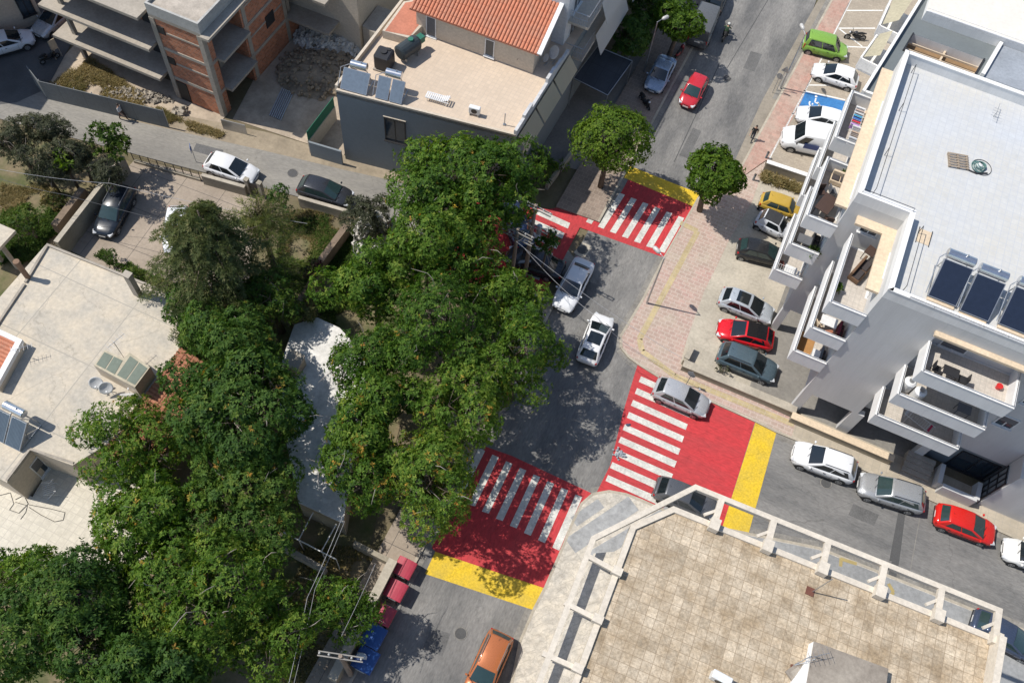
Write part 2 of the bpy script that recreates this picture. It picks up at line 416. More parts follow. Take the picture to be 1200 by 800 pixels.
# concrete shoulder of the parking lane by the north pavement
b = MB(); b.flat(GL([(868, 199), (911, 119), (975, 1), (960, -2), (920, 70), (893, 118), (858, 195)]), .006); struct(b.build("shoulder", M("shoulder_concrete", (.30, .265, .215), .9, s1=.5, s2=5., stains=.4)))
pavement("parking_bays", GL([(1023, -46), (997.5, 0), (950.5, 93), (933, 132), (900.6, 188), (897, 194), (1010, 225), (1100, 60), (1110, -46)]), m_bay, z=.115)
b = MB()
for l in ([(991, 13.7), (1034, 13.7)], [(982, 34.5), (1025, 34.5)], [(982, 34.5), (1010, 56)], [(993, 56), (1016, 57)], [(947, 101), (985, 101.5)], [(941, 107.5), (990, 118.5)], [(927, 134), (985, 150)], [(997, 0.5), (950.5, 93)], [(950.5, 93), (901, 187)]):
    b.wall(G(*l[0]), G(*l[1]), .13, .10, .120)
struct(b.build("bay_lines", m_line))
b = MB(); b.flat(GL([(941.5, 108.5), (990, 120), (985, 150), (928.5, 133)]), .119); o = struct(b.build("disabled_bay", m_blue))
# wheelchair symbol: wheel, back, seat, leg, head
b = MB(); c = G(953.5, 123.5); z = .124
def sym(pts, w):
    for i in range(len(pts) - 1):
        a = c + FE * pts[i][0] + FN * pts[i][1]; e = c + FE * pts[i + 1][0] + FN * pts[i + 1][1]; b.wall(a, e, w, .118, z)
sym([(.42 * math.cos(t), .42 * math.sin(t)) for t in [R(-200 + 22 * i) for i in range(13)]], .13)
sym([(-.05, .75), (0, .25), (.4, .22), (.6, -.25), (.75, -.2)], .12); b.prism([c + FE * (-.08 + .12 * math.cos(i)) + FN * (.95 + .12 * math.sin(i)) for i in range(6)], .118, z)
b.build("wheelchair_symbol", m_line, o)
# car park in front of the white block
b = MB(); b.prism(GL([(792, 428), (798, 397), (818, 342), (833, 312), (848, 280), (870, 240), (868, 212), (900, 192), (985, 225), (1000, 330), (940, 480), (925, 484)]), -.06, .112); struct(b.build("car_park", m_conc))
# south west corner pavement of marble
kw = GL([(585, 850), (600, 798), (609.5, 751), (625, 715), (639, 688), (661.5, 636), (669.6, 615), (681, 591), (694, 579.5), (713.5, 576), (733, 579.5), (752.5, 587), (777, 598)])
sk = [s1_ + (s2_ - s1_).normalized() * t for t in (-14, -5, 5, 40)]
sk[0] = G(800, 610); 
pavement("pavement", [V(.5, -14, 0)] + kw + sk + [V(40, -10, 0), V(5, -14, 0)], m_marble, kw + sk, z=.13)
b = MB()
for i, (p, q, w_) in enumerate((((668, 640), (742, 590), 1.1), ((690, 655), (790, 596), .8), ((672, 612), (704, 590), .7), ((700, 672), (800, 612), .6))):
    b.wall(G(*p), G(*q), w_, .125, .135 + .0006 * i)
struct(b.build("marble_bands", M("grey_marble", (.37, .375, .375), .75, s1=.8, s2=2.5, dark=.8, stains=.3, fine=.2)))
b = MB(); b.flat([G(772, 606), G(780, 640), G(860, 720), k1 + kd * 60 - kn * 16, sk[3] - V(.05, .12, 0), sk[2] - V(.05, .12, 0), sk[1] - V(.05, .12, 0), sk[0] - V(.02, .12, 0)], .136); struct(b.build("concrete_pavement", M("grey_concrete_paving", (.33, .335, .335), .9, s1=.4, s2=4., stains=.35, fine=.15)))
# pavement east along the white block
pv = [k1 + kd * t for t in (2.6, 45)]
pavement("pavement", [pv[0], pv[1], pv[1] + kn * 2.2, pv[0] + kn * 2.2], M("cream_paving", (.47, .41, .32), .85, dark=.82, s1=.5, s2=4., stains=.3, tile=(.5, .5, .012, (.33, .3, .25), .08, 0.)), pv, z=.122)
# west pavement under the trees
wk = [Wk(-12), Wk(33.5)]
pavement("pavement", [wk[0], Wk(34.5), Wk(34.5) + V(-2.6, .6, 0), wk[0] + V(-2.2, 0, 0)], m_conc2, [Wk(-12), Wk(34.5)])
wk = [Wk(42.0), Wk(90)]
pavement("pavement", [wk[0], wk[1], wk[1] + V(-3.6, 0, 0), wk[0] + V(-3.4, .8, 0)], M("brown_pavers", (.30, .235, .19), .9, s1=.5, s2=4., stains=.3, tile=(.4, .4, .012, (.36, .3, .25), .12, .5)), wk)
# courtyard left of the conifer; patched concrete slabs
b = MB(); b.flat(GL([(158, 187), (250, 208), (300, 232), (292, 330), (190, 345), (70, 288)]), .01); struct(b.build("courtyard", m_conc2, ang=R(-14)))
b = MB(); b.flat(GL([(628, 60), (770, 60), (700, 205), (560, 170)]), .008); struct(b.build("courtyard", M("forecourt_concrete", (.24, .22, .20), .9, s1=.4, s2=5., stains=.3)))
# garden soil with dry grass
b = MB(); b.flat([V(-20, 38, 0), V(-6, 36.5, 0), V(-8, -14, 0), V(-70, -14, 0), V(-70, 40, 0), V(-42, 42.5, 0), V(-31.5, 41.2, 0)], -.03)
struct(b.build("garden", M("garden_soil", (.23, .175, .11), .95, s1=.4, s2=4., bump=.5, col2=(.085, .10, .035), stains=.5, uvmap=False)))
b = MB(); b.prism([BO_ + FE * u + FN * v for u, v in ((-3, .05), (9.5, .05), (9.5, 14), (-3, 14))], -.05, .126); struct(b.build("undercroft_floor", M("undercroft_screed", (.25, .235, .21), .9, s1=.4, s2=4., stains=.4)))
b = MB(); b.flat([V(-24.5, 46.6, 0), V(-15.2, 44.7, 0), V(-12.5, 56, 0), V(-20, 62, 0), V(-23, 60, 0)], -.02); b.flat([V(-40.5, 46.6, 0), V(-25.4, 45.2, 0), V(-25, 48, 0), V(-39, 52, 0)], -.018); struct(b.build("building_plot", M("dusty_plot", (.50, .41, .31), .95, dark=.6, s1=.5, s2=4., stains=.5, fine=.2, bump=.4)))
# patches, trench line and manhole on the roads
b = MB(); b.flat(GL([(1053, 598), (1061, 601), (1054, 656), (1042, 657)]), .007); b.flat(GL([(1045, 657), (1054, 656), (1045, 705), (1034, 700)]), .0074); struct(b.build("trench_patch", m_asphd))
b = MB(); b.flat(GL([(1078, 603), (1078.9, 603.2), (1067.2, 668), (1066.3, 667.8)]), .007); struct(b.build("faded_line", m_gut))
b = MB(); b.flat(GL([(683, 284), (695, 289), (684, 303), (672, 296)]), .007); o = struct(b.build("manhole_surround", m_conc))
b = MB(); c = G(682.5, 292.5); b.prism([c + V(.42 * math.cos(t / 8 * math.pi), .42 * math.sin(t / 8 * math.pi), 0) for t in range(16)], 0, .014); b.build("manhole_cover", m_asphd, o)
b = MB()
for l in ([(985, 652), (984, 664)], [(984, 655), (1003, 661)], [(1040, 684), (1046, 694)], [(1046, 694), (1041, 700)]): kz_ = len(b.f); b.wall(G(*l[0]), G(*l[1]), .22, .12, .141 + .0002 * kz_)
struct(b.build("faded_kerb_paint", M("faded_yellow", (.42, .33, .14), .8, s1=2., s2=8., stains=.7)))
b = MB()
for l in ([(843, 75), (790, 190)], [(900, 0), (852, 80)]): b.wall(G(*l[0]), G(*l[1]), .07, .0, .007)
struct(b.build("road_seam", m_asphd))

for px, r in (((343, 203), .36), ((968, 566), .33), ((540, 742), .33), ((852, 92), .3)):
    c = G(*px); b = MB(); b.prism([c + V(r * math.cos(t / 9 * math.pi), r * math.sin(t / 9 * math.pi), 0) for t in range(18)], 0, .012); o = struct(b.build("manhole_cover", m_asphd)); b = MB(); b.ring(c + V(0, 0, .006), (0, 0, 1), r + .04, .025, 20, 5); b.build("manhole_rim", m_gut, o)
b = MB()
for k_, q in enumerate((((812, 150), (822, 154), (806, 186), (796, 182)), ((880, 60), (893, 64), (884, 84), (871, 80)), ((505, 735), (528, 742), (518, 768), (495, 760)), ((1000, 590), (1030, 603), (1024, 616), (994, 603)), ((230, 168), (262, 176), (258, 186), (226, 177)), ((690, 330), (702, 334), (690, 362), (678, 358)))): b.flat(GL(q), .0062 + .0003 * k_)
struct(b.build("road_patches", M("asphalt_patch", (.15, .148, .145), .92, s1=.8, s2=9., stains=.5, fine=.2)))
# ---------------------------------------------------------------- building materials
m_white = M("white_render", (.75, .745, .73), .85, dark=.90, s1=.5, s2=5., stains=.12, fine=.04, stretch=(2.2, .16))
m_grey = M("pale_grey_render", (.585, .583, .575), .88, dark=.90, s1=.45, s2=6., stains=.10, fine=.035, stretch=(2.0, .16))
m_cap = M("white_coping", (.80, .79, .77), .8, dark=.9, s1=.6, s2=6.)
m_deck = M("grey_roof_tiles", (.53, .55, .575), .8, dark=.93, s1=.10, s2=3., col2=(.55, .53, .48), stains=.14, fine=.05, tile=(.42, .42, .016, (.46, .475, .50), .035, 0.))
m_ledge = M("cream_ledge", (.66, .53, .38), .85, dark=.88, s1=.5, s2=5.)
m_btile = M("balcony_tiles", (.55, .50, .44), .7, dark=.9, s1=.6, s2=5., tile=(.33, .33, .012, (.4, .37, .33), .05, 0.))
m_dark = flat("painted_shade", (.02, .022, .025), .6)
m_glass = flat("window_glass", (.03, .045, .06), .08, spec=.8)
m_frame = flat("white_frame", (.75, .75, .74), .4)
m_dframe = flat("dark_frame", (.03, .03, .032), .4)
m_shut = M("grey_shutter", (.16, .165, .175), .6, s1=.6, s2=4., tile=(5., .07, .012, (.09, .09, .1), .05, 0.))
m_steel = flat("galvanised_steel", (.48, .49, .50), .35, metal=.7)
m_iron = flat("black_iron", (.025, .025, .028), .5)
m_chrome = flat("polished_tank", (.72, .73, .75), .22, metal=.9)
m_collector = flat("collector_glass", (.018, .025, .045), .12, spec=.8)
m_tan = M("tan_roof_tiles", (.60, .485, .37), .85, dark=.93, s1=.2, s2=4., stains=.12, fine=.04, tile=(.33, .33, .010, (.46, .38, .31), .06, 0.))
m_terra = M("terracotta", (.52, .20, .125), .85, dark=.8, s1=.5, s2=5., stains=.2)
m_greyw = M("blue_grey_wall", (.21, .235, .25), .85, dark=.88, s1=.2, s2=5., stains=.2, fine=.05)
m_cream = M("cream_wall", (.58, .50, .40), .88, dark=.88, s1=.35, s2=5., stains=.2)
m_rawc = M("raw_concrete", (.40, .355, .295), .92, dark=.75, s1=.5, s2=5., stains=.4, bump=.15)
m_brick = M("hollow_brick", (.58, .225, .115), .92, dark=.72, s1=.6, s2=5., stains=.25, tile=(.33, .20, .014, (.34, .25, .20), .3, .5), bump=.3)
m_crust = M("roof_screed", (.57, .495, .385), .92, dark=.82, s1=.45, s2=4., stains=.3, cracks=.22, crackv=.3, col2=(.44, .405, .345), uvmap=False, tile=(5.2, 4.6, .035, (.36, .33, .28), .03, 0.))
m_pav = M("travertine_deck", (.58, .485, .36), .85, dark=.72, s1=.7, s2=7., col2=(.35, .265, .17), stains=.75, fine=.28, tile=(.505, .505, .012, (.25, .185, .12), .19, 0.))
m_beam = M("pale_concrete_beam", (.66, .59, .49), .88, dark=.85, s1=.7, s2=5., stains=.25)
m_wall = M("garden_wall", (.36, .32, .25), .92, dark=.75, s1=.5, s2=5., stains=.5)

def win(parent, a, b, z0, z1, nrm, frame=None, shutter=0., name="window", pane=True):
    "window set on a wall between plan points a and b; sill, frame, glass and part lowered shutter"
    frame = frame or m_frame
    a = V(a[0], a[1], 0); b = V(b[0], b[1], 0); n = Vector(nrm).normalized(); X = (b - a).normalized(); L = (b - a).length; Z = V(0, 0, 1)
    f = MB(); t = .07; o = a + n * .02
    def bar(x0, x1, za, zb, d=.08, off=0.): f.obox(o + X * ((x0 + x1) / 2) + Z * ((za + zb) / 2) + n * off, x1 - x0, d, zb - za, (X, n, Z))
    bar(0, t, z0, z1); bar(L - t, L, z0, z1); bar(t, L - t, z1 - t, z1); bar(t, L - t, z0, z0 + t); bar(-.06, L + .06, z0 - .06, z0, .2, .05)
    if L > .9: bar(L / 2 - .03, L / 2 + .03, z0 + t, z1 - t, .06)
    w_ = f.build(name, frame, parent)
    g_ = MB(); g_.obox(o + X * (L / 2) + Z * ((z0 + z1) / 2) - n * .015, L - 2 * t + .004, .02, z1 - z0 - 2 * t + .004, (X, n, Z)); g_.build("pane", m_glass, w_)
    if shutter:
        s_ = MB(); h = (z1 - z0 - 2 * t) * shutter; s_.obox(o + X * (L / 2) + Z * (z1 - t - h / 2) + n * .018, L - 2 * t - .01, .03, h, (X, n, Z)); s_.build("shutter", m_shut, w_)
    return w_

# ================================================================ white apartment block
BO = G(1041, 339, 16.0); BO.z = 0
def B(u, v, z=0.): return BO + FE * u + FN * v + V(0, 0, z)
apt = thing("apartment_building", "big white apartment block with long parapet balconies and pale grey tiled flat roof", "building", B(8, 8))
body = [B(-3.1, 5.7), B(0, 5.7), B(0, 0), B(3.75, 0), B(3.75, .75), B(30, .75), B(30, 18.5), B(-3.1, 18.5)]
b = MB(); b.prism(body, 3.05, 15.2); b.build("wall", m_grey, apt)
b = MB(); b.prism([B(-2.9, 5.9), B(.2, 5.9), B(.2, .2), B(30, .2), B(30, 18.3), B(-2.9, 18.3)], 15.2, 15.23); b.build("roof_deck", m_deck, apt)
b = MB()
outl = [B(-3.1, 18.5), B(-3.1, 5.7), B(0, 5.7), B(0, 0), B(30, 0)]
def ribbon(b, pts, w, z0, z1, mi=0):
    "mitred wall along a polyline, thickness to the left of travel"
    n = len(pts); offs = []
    for i in range(n):
        d0 = (pts[i] - pts[i - 1]).normalized() if i else None; d1 = (pts[i + 1] - pts[i]).normalized() if i < n - 1 else None
        n0 = V(-d0.y, d0.x, 0) if d0 else None; n1 = V(-d1.y, d1.x, 0) if d1 else None
        if n0 is None: m = n1
        elif n1 is None: m = n0
        else: m = (n0 + n1); m = m / max(.3, m.dot(n0))
        offs.append(pts[i] + m * w)
    for i in range(n - 1): 
        p = [pts[i], pts[i + 1], offs[i + 1], offs[i]]
        vs = [V(q.x, q.y, z0) for q in p] + [V(q.x, q.y, z1) for q in p]
        fs = [(3, 2, 1, 0), (4, 5, 6, 7), (0, 1, 5, 4), (2, 3, 7, 6)]
        if i == 0: fs.append((3, 0, 4, 7))
        if i == n - 2: fs.append((1, 2, 6, 5))
        b.add(vs, fs, mi)
    return offs
ribbon(b, outl, .24, 15.2, 15.97); b.wall(B(-2.86, 18.38), B(30, 18.38), .24, 15.2, 15.97); b.build("parapet", m_white, apt)
b = MB()
ribbon(b, [p - (FE * .03) for p in outl[:4]] + [outl[3] - FE * .03 - FN * .03, outl[4] - FN * .03], .30, 15.975, 16.03)
b.wall(B(-2.86, 18.38), B(30, 18.38), .30, 15.975, 16.03); b.build("coping", m_cap, apt)
b = MB()
for a, c in (((-3.85, 5.9), (-3.103, 18.3)),): b.prism([B(a[0], a[1]), B(c[0], a[1]), B(c[0], c[1]), B(a[0], c[1])], 14.12, 14.3)
b.prism([B(-2.4, 5.05), B(-.75, 5.05), B(-.75, 5.697), B(-2.4, 5.697)], 14.12, 14.3)
b.prism([B(-.75, .9), B(-.003, .9), B(-.003, 5.697), B(-.75, 5.697)], 14.12, 14.3)
b.prism([B(3.5, -.35), B(13.5, -.35), B(13.5, .747), B(3.753, .747), B(3.753, -.003), B(3.5, -.003)], 14.12, 14.3)
b.build("ledge", m_ledge, apt)
b = MB()   # stairless frame wall above the ledge flush with the face
b.prism([B(3.753, .004), B(30, .004), B(30, .747), B(3.753, .747)], 14.32, 15.19); b.build("fascia", m_grey, apt)
b = MB(); b.tube([B(.9, .75, 15.95), B(.9, 5.2, 15.95)], .02); b.tube([B(-2.2, 6.6, 15.95), B(-2.2, 17.6, 15.95)], .02)
for u, v in ((.9, .75), (.9, 5.2), (-2.2, 6.6), (-2.2, 10), (-2.2, 14), (-2.2, 17.6)): b.tube([B(u, v, 15.2), B(u, v, 15.95)], .02)
b.tube([B(1.2, -.0, 16.12), B(12, 0., 16.12)], .018)
for i in range(9): b.tube([B(1.2 + i * 1.35, 0, 16.0), B(1.2 + i * 1.35, 0, 16.12)], .015)
b.tube([B(-2.9, 5.85, 16.03), B(-2.9, 5.85, 16.3), B(.1, 5.85, 16.3), B(.1, 5.85, 16.03)], .018)
b.build("roof_railing", m_iron, apt)
def balcony(u0, u1, v0, v1, zf, sides, label=None):
    b = MB(); t = .13
    b.prism([B(u0, v0), B(u1, v0), B(u1, v1), B(u0, v1)], zf - .2, zf - .03)
    segs = {'w': (B(u0 + t / 2, v0), B(u0 + t / 2, v1)), 's': (B(u0 + t, v0 + t / 2), B(u1, v0 + t / 2)), 'n': (B(u0 + t, v1 - t / 2), B(u1, v1 - t / 2)), 'e': (B(u1 - t / 2, v0 + t), B(u1 - t / 2, v1))}
    for s in sides: b.wall(*segs[s], t, zf - .03, zf + .96)
    o = b.build("balcony", m_white, apt)
    b = MB(); b.prism([B(u0 + t, v0 + t), B(u1 - (t if 'e' in sides else .003), v0 + t), B(u1 - (t if 'e' in sides else .003), v1 - .14), B(u0 + t, v1 - .14)], zf - .03, zf); b.build("floor_tiles", m_btile, o)
    b = MB()
    for s in sides: b.wall(*segs[s], t + .05, zf + .962, zf + 1.01)
    b.build("coping", m_cap, o)
    b = MB()
    for s in sides:
        a, c = segs[s]; b.tube([a + V(0, 0, zf + 1.08), c + V(0, 0, zf + 1.08)], .018)
        for i in range(5): p = a + (c - a) * ((i + .5) / 5); b.tube([p + V(0, 0, zf + 1.0), p + V(0, 0, zf + 1.08)], .014)
    b.build("handrail", m_steel, o)
    return o
for zf in (12.2, 9.2, 6.2):
    balcony(-5.05, -3.103, 12.1, 16.6, zf, "wsn"); balcony(-5.05, -3.103, 5.25, 10.3, zf, "wsn")
    balcony(-2.2, -.003, -.1, 5.2, zf, "ws"); balcony(3.65, 8.85, -2.1, .745, zf, "wse")
    for v in (13.1, 6.6):
        win(apt, B(-3.1, v + 2.2), B(-3.1, v), zf + .03, zf + 2.15, -FE, shutter=.55, name="balcony_door")
    win(apt, B(0, 3.9), B(0, 1.9), zf + .03, zf + 2.15, -FE, shutter=.4, name="balcony_door")
    win(apt, B(4.5, .75), B(6.0, .75), zf + .03, zf + 2.2, -FN, shutter=.97, name="balcony_door")
    win(apt, B(6.9, .75), B(8.0, .75), zf + .9, zf + 2.1, -FN, shutter=.9)
    win(apt, B(10.5, .75), B(11.6, .75), zf + .9, zf + 2.1, -FN, shutter=.5)
    win(apt, B(-1.9, 5.7), B(-.8, 5.7), zf + .9, zf + 2.0, -FN)
for u, v, su, sv in ((.3, .2, .6, .4), (3.8, .2, .8, .4), (8.9, .6, .6, .5), (-2.8, 5.95, .5, .5), (-2.8, 11.3, .5, .5), (-2.8, 18.2, .5, .5), (1.5, 5.9, .5, .5)): b = MB(); b.obox(B(u, v, 1.5), su, sv, 3.1, FA); b.build("pillar", m_grey, apt)
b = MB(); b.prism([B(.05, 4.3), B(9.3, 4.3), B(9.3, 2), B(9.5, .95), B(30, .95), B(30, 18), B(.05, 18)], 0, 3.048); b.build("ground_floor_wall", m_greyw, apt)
# black glazed entrance door and garage openings along the shaded ground floor
b = MB(); b.wall(B(1.2, 4.27), B(3.2, 4.27), .06, .1, 2.4); b.build("garage_door", m_dframe, apt); b = MB(); b.wall(B(4.6, 4.27), B(7.9, 4.27), .06, .1, 2.5); b.build("garage_door", m_dframe, apt)
w_ = win(apt, B(11., .94), B(13.6, .94), .1, 2.5, -FN, frame=m_dframe, name="entrance_door")
# front plinth wall with cream top, steps and low walls in the shade
fw = thing("front_wall", "low front wall with cream coping below the white block's stacked balconies", "wall", B(3, -.8))
b = MB(); b.wall(B(.25, -.75), B(7.4, -.75), .42, 0, .78); b.build("wall_body", m_wall, fw)
b = MB(); b.wall(B(.2, -.75), B(7.45, -.75), .52, .785, .86); b.build("coping", m_ledge, fw)
pw = thing("car_park_wall", "long low retaining wall with white coping between the car park and the pink pavement", "wall", G(862, 455))
a_, c_ = G(798, 431), G(929, 486)
b = MB(); b.wall(a_, c_, .5, 0, .74); b.wall(a_ + (a_ - c_).normalized() * -.0 + V(0.1, .2, 0), a_ + V(.55, 1.5, 0), .3, 0, .737); b.build("wall_body", m_wall, pw)
b = MB(); b.wall(a_, c_, .6, .745, .84); b.wall(a_ + V(.17, .38, 0), a_ + V(.6, 1.55, 0), .4, .743, .838); b.build("coping", m_kerb, pw)
ew = thing("entrance_wall", "grey stepped entrance wall in the shade below the balconies, behind the red hatchback", "wall", B(12.5, -.9))
b = MB()
b.obox(B(11.9, -1.35, .6), 2.3, .3, 1.2, FA); b.obox(B(10.6, -.45, .5), .3, 1.5, 1.0, FA); b.obox(B(13.2, -.5, .45), .3, 1.3, .9, FA)
b.build("wall_body", m_grey, ew)
b = MB()
for i in range(5): b.obox(B(9.2, -1.2 + i * .35, .08 + i * .08), 1.9, .35, .16 + i * .16, FA)
b.build("steps", m_rawc, ew)
# wall wing at the right edge of the picture
wg = thing("garage_wing", "pale two storey wing with black framed gate beside the block's shaded entrance steps", "building", B(15.8, -1))
b = MB(); b.prism([B(13.6, -1.0), B(30, -1.0), B(30, .7), B(13.6, .7)], 0, 5.2); b.build("wall", m_grey, wg)
b = MB(); b.wall(B(13.57, -.8), B(13.57, .5), .06, .1, 3.6); b.build("gate_panel", m_greyw, wg)
b = MB()
for v in (-.8, -.37, .07, .5): b.wall(B(13.53, v - .05), B(13.53, v + .05), .06, .1, 3.6)
for z in (.1, 1.3, 2.4, 3.5): b.wall(B(13.51, -.85), B(13.51, .55), .05, z, z + .1)
b.build("gate_frame", m_dframe, wg)

# ---- low wall between the two car parks
lw = thing("dividing_wall", "grey retaining wall with white coping and dry weeds between van bay and yellow car", "wall", G(920, 205))
a_, c_ = G(894, 199), G(960, 221)
b = MB(); b.wall(a_, c_, .3, 0, 1.0); b.build("wall_body", m_wall, lw)
b = MB(); b.wall(a_, c_, .36, 1.005, 1.08); b.build("coping", m_cap, lw)

# ================================================================ neighbour with the dark grey roof
nb = thing("grey_roof_building", "building with dark grey flat roof and white upper terrace beyond the white block", "building", G(1090, 40, 0))
z = 12.0
a1, a2 = G(1008, 110, z), G(1073, 6, z); dN = (a2 - a1).normalized(); dE = V(dN.y, -dN.x, 0); e2 = FE
def flat0(p): return V(p.x, p.y, 0)
a1, a2 = flat0(a1), flat0(a2); a0 = a1 - dN * 0
H4 = [flat0(G(*p, z)) for p in ((1058, 60), (1070, 40), (1153, 70), (1141, 90))]
far = [a1, a1 + FE * 34, a1 + FE * 34 + FN * 30, a2 + dN * 20]
b = MB(); b.prism(far, 0, 8.9); b.build("wall", m_white, nb)
b = MB()
q1 = H4[0] + (H4[0] - H4[1]).normalized() * 30; 
wl = [a1, a2]; ix = lambda p, d, q, r: p + d * (((q.x - p.x) * r.y - (q.y - p.y) * r.x) / (d.x * r.y - d.y * r.x))
hl = ix(H4[0], -(H4[3] - H4[0]).normalized(), a1, dN); hu = ix(H4[1], -(H4[2] - H4[1]).normalized(), a1, dN)
hdE = (H4[3] - H4[0]).normalized(); huE = (H4[2] - H4[1]).normalized()
reg = [[a1, a1 + FE * 34, H4[3] + hdE * 24, hl], [hl, H4[0], H4[1], hu], [H4[3], H4[3] + hdE * 24, H4[2] + huE * 24, H4[2]], [hu, H4[2] + huE * 24, a2 + FE * 34 + dN * 6, a2 + dN * 6]]
for r in reg: b.prism(r, 8.9, 12.0)
b.build("upper_storey", m_white, nb)
b = MB()
for r in reg: b.flat(r, 12.006)
b.build("roof_felt", M("dark_roof_felt", (.165, .185, .19), .9, dark=.88, s1=.3, s2=5., stains=.2, fine=.05), nb)
b = MB(); b.flat(H4, 11.2); b.build("light_well_floor", M("brown_tiles", (.30, .19, .10), .8, s1=.5, s2=5.), nb)
b = MB()
for t in (.35, .7): b.wall(H4[0] + (H4[1] - H4[0]) * t, H4[3] + (H4[2] - H4[3]) * t, .07, 11.6, 11.75)
b.wall((H4[0] + H4[3]) / 2, (H4[1] + H4[2]) / 2, .14, 11.4, 11.59); b.build("pergola_bars", m_ledge, nb)
for s_ in ((0, 1), (3, 2)): b = MB(); b.wall(H4[s_[0]], H4[s_[1]], .12, 12.01, 12.12); b.build("well_kerb", m_dframe, nb)
b = MB(); b.wall(a1, a2 + dN * 6, .2, 12.0, 12.35, side=-1); b.wall(a1 + FE * .2, a1 + FE * 1.6, .2, 12.0, 12.3, side=1); b.build("parapet", m_cap, nb)
tb0 = [flat0(G(*p, 12.6)) for p in ((1084, 16), (1172, 47))]; td = (tb0[1] - tb0[0]).normalized()
b = MB(); pl = [tb0[0], tb0[1] + td * 20, tb0[1] + td * 20 + FN * 20, tb0[0] + FN * 20]; b.prism(pl, 12.01, 12.6); b.build("terrace_block", m_white, nb)
b = MB(); b.flat([p + FN * .15 for p in pl], 12.606); b.build("roof_screed", M("white_screed", (.72, .68, .61), .9, dark=.92, s1=.4, s2=4., stains=.12, fine=.05), nb)
b = MB(); b.wall(pl[0], pl[1], .1, 12.61, 12.85, side=1); b.tube([pl[0] + V(0, 0, 13.1), pl[1] + V(0, 0, 13.1)], .02); b.build("terrace_kerb", m_cap, nb)
bb = [flat0(G(*p, 12.5)) for p in ((1150, 86), (1171, 50))]; bd = (bb[1] - bb[0]).normalized(); be = V(bd.y, -bd.x, 0); bb[1] = ix(bb[0], bd, tb0[0], td) - bd * .03
pl = [bb[0], bb[1], bb[1] + td * 14, bb[0] + td * 14]
b = MB(); b.prism(pl, 12.01, 12.3); b.wall(pl[0], pl[1], .25, 12.3, 12.55, side=-1); b.build("terrace_block", m_cap, nb)
b = MB(); b.flat([pl[0] + td * .28, pl[1] + td * .28, pl[2], pl[3]], 12.306); b.build("roof_felt", M("blue_grey_felt", (.34, .37, .41), .9, s1=.3, s2=5.), nb)
for k_, ps in enumerate((((1011, 64), (1030, 37), (1043, 42), (1028, 71)), ((1033, 26), (1048, -8), (1070, 0), (1050, 30)))):
    q4 = [G(*p, 10.0) for p in ps]; w_ = [flat0(p) for p in q4]
    b = MB(); b.prism([w_[0], w_[1], w_[1] + dE * 2.2, w_[0] + dE * 2.2], 8.6, 8.8); b.wall(w_[0], w_[1], .12, 8.8, 9.7); b.wall(w_[0] + dE * .07, w_[0] + dE * 2.0, .12, 8.8, 9.7); o = b.build("balcony", m_cap, nb)
    b = MB(); b.add([w_[0] + V(0, 0, 9.85) + dE * .15, w_[1] + V(0, 0, 9.85) + dE * .15, q4[2] + V(0, 0, .5), q4[3] + V(0, 0, .5)], [(0, 1, 2, 3)]); b.build("awning", M("olive_awning", (.42, .38, .27), .85, s1=.6, s2=5., dark=.85), o)

# ================================================================ building under the camera with travertine deck and outrigger frame
PA, PB, PC = G(745, 620, 12), G(790, 600, 12), G(1165, 752, 12)
sA = V(-.268, -.963, 0); sC = V(-.27, -.963, 0)
tb = thing("corner_building", "chamfered corner building with stained square travertine roof tiles and pale concrete outrigger frame", "building", V(12, 4, 0))
poly = [PA, PB, PC, PC + sC * 18, PA + sA * 18]; poly = [V(p.x, p.y, 0) for p in poly]
b = MB(); b.prism(poly, 0, 11.85); b.build("wall", m_cream, tb)
b = MB(); b.flat(poly, 11.87); b.build("roof_deck", m_pav, tb, ang=R(-14.5))
pout = [poly[4], poly[0], poly[1], poly[2], poly[3]]
b = MB(); ribbon(b, pout, .30, 11.4, 12.03)
b.build("parapet", m_beam, tb)
b = MB(); d = (poly[3] - poly[2]).normalized()
b.wall(poly[2] + V(.25, .12, 0), poly[3], .34, 11.4, 12.75, side=-1); b.build("end_parapet", m_beam, tb)
OB = [G(628, 800, 12.2), G(693, 628, 12.2), G(815, 567, 12.2), G(1173, 712, 12.2)]
OB[0] = OB[1] + (OB[0] - OB[1]).normalized() * 16
OB = [V(p.x, p.y, 0) for p in OB]
b = MB(); ribbon(b, OB, -.27, 11.9, 12.2); b.build("outer_beam", m_beam, tb)
def proj_line(p, a, c):
    d = (c - a).normalized(); return a + d * (p - a).dot(d)
arms = [(842, 597), (903.5, 622), (967, 649), (1033.5, 676), (1101, 703), (1168, 730)]
for px in arms:
    p = G(*px, 12.1); p.z = 0
    i_ = proj_line(p, PB, PC); o_ = proj_line(p, OB[2], OB[3]); i_.z = 0; o_.z = 0
    dd = (o_ - i_).normalized()
    b = MB(); b.wall(i_ - dd * .2, o_, .32, 11.95, 12.196); b.obox(i_ + dd * .1 + V(0, 0, 12.2), .5, .62, .5, FA)
    b.beam(i_ - FE * .62 + dd * .42 + V(0, 0, 12.08), i_ + dd * 1.0 + V(0, 0, 12.08), .15, .18); b.build("outrigger_arm", m_beam, tb)
for p0, p1 in (((688, 651), (712, 664)), ((661.5, 706), (689, 720)), ((635.5, 765), (665, 778)), ((609, 826), (640, 838))):
    a = G(*p0, 12.1); c = G(*p1, 12.1)
    b = MB(); b.wall(a, c + (c - a).normalized() * .5, .24, 11.96, 12.198); e = c + (c - a).normalized() * .5; b.obox(V(e.x, e.y, 12.16), .5, .4, .45, FA); b.build("outrigger_arm", m_beam, tb)
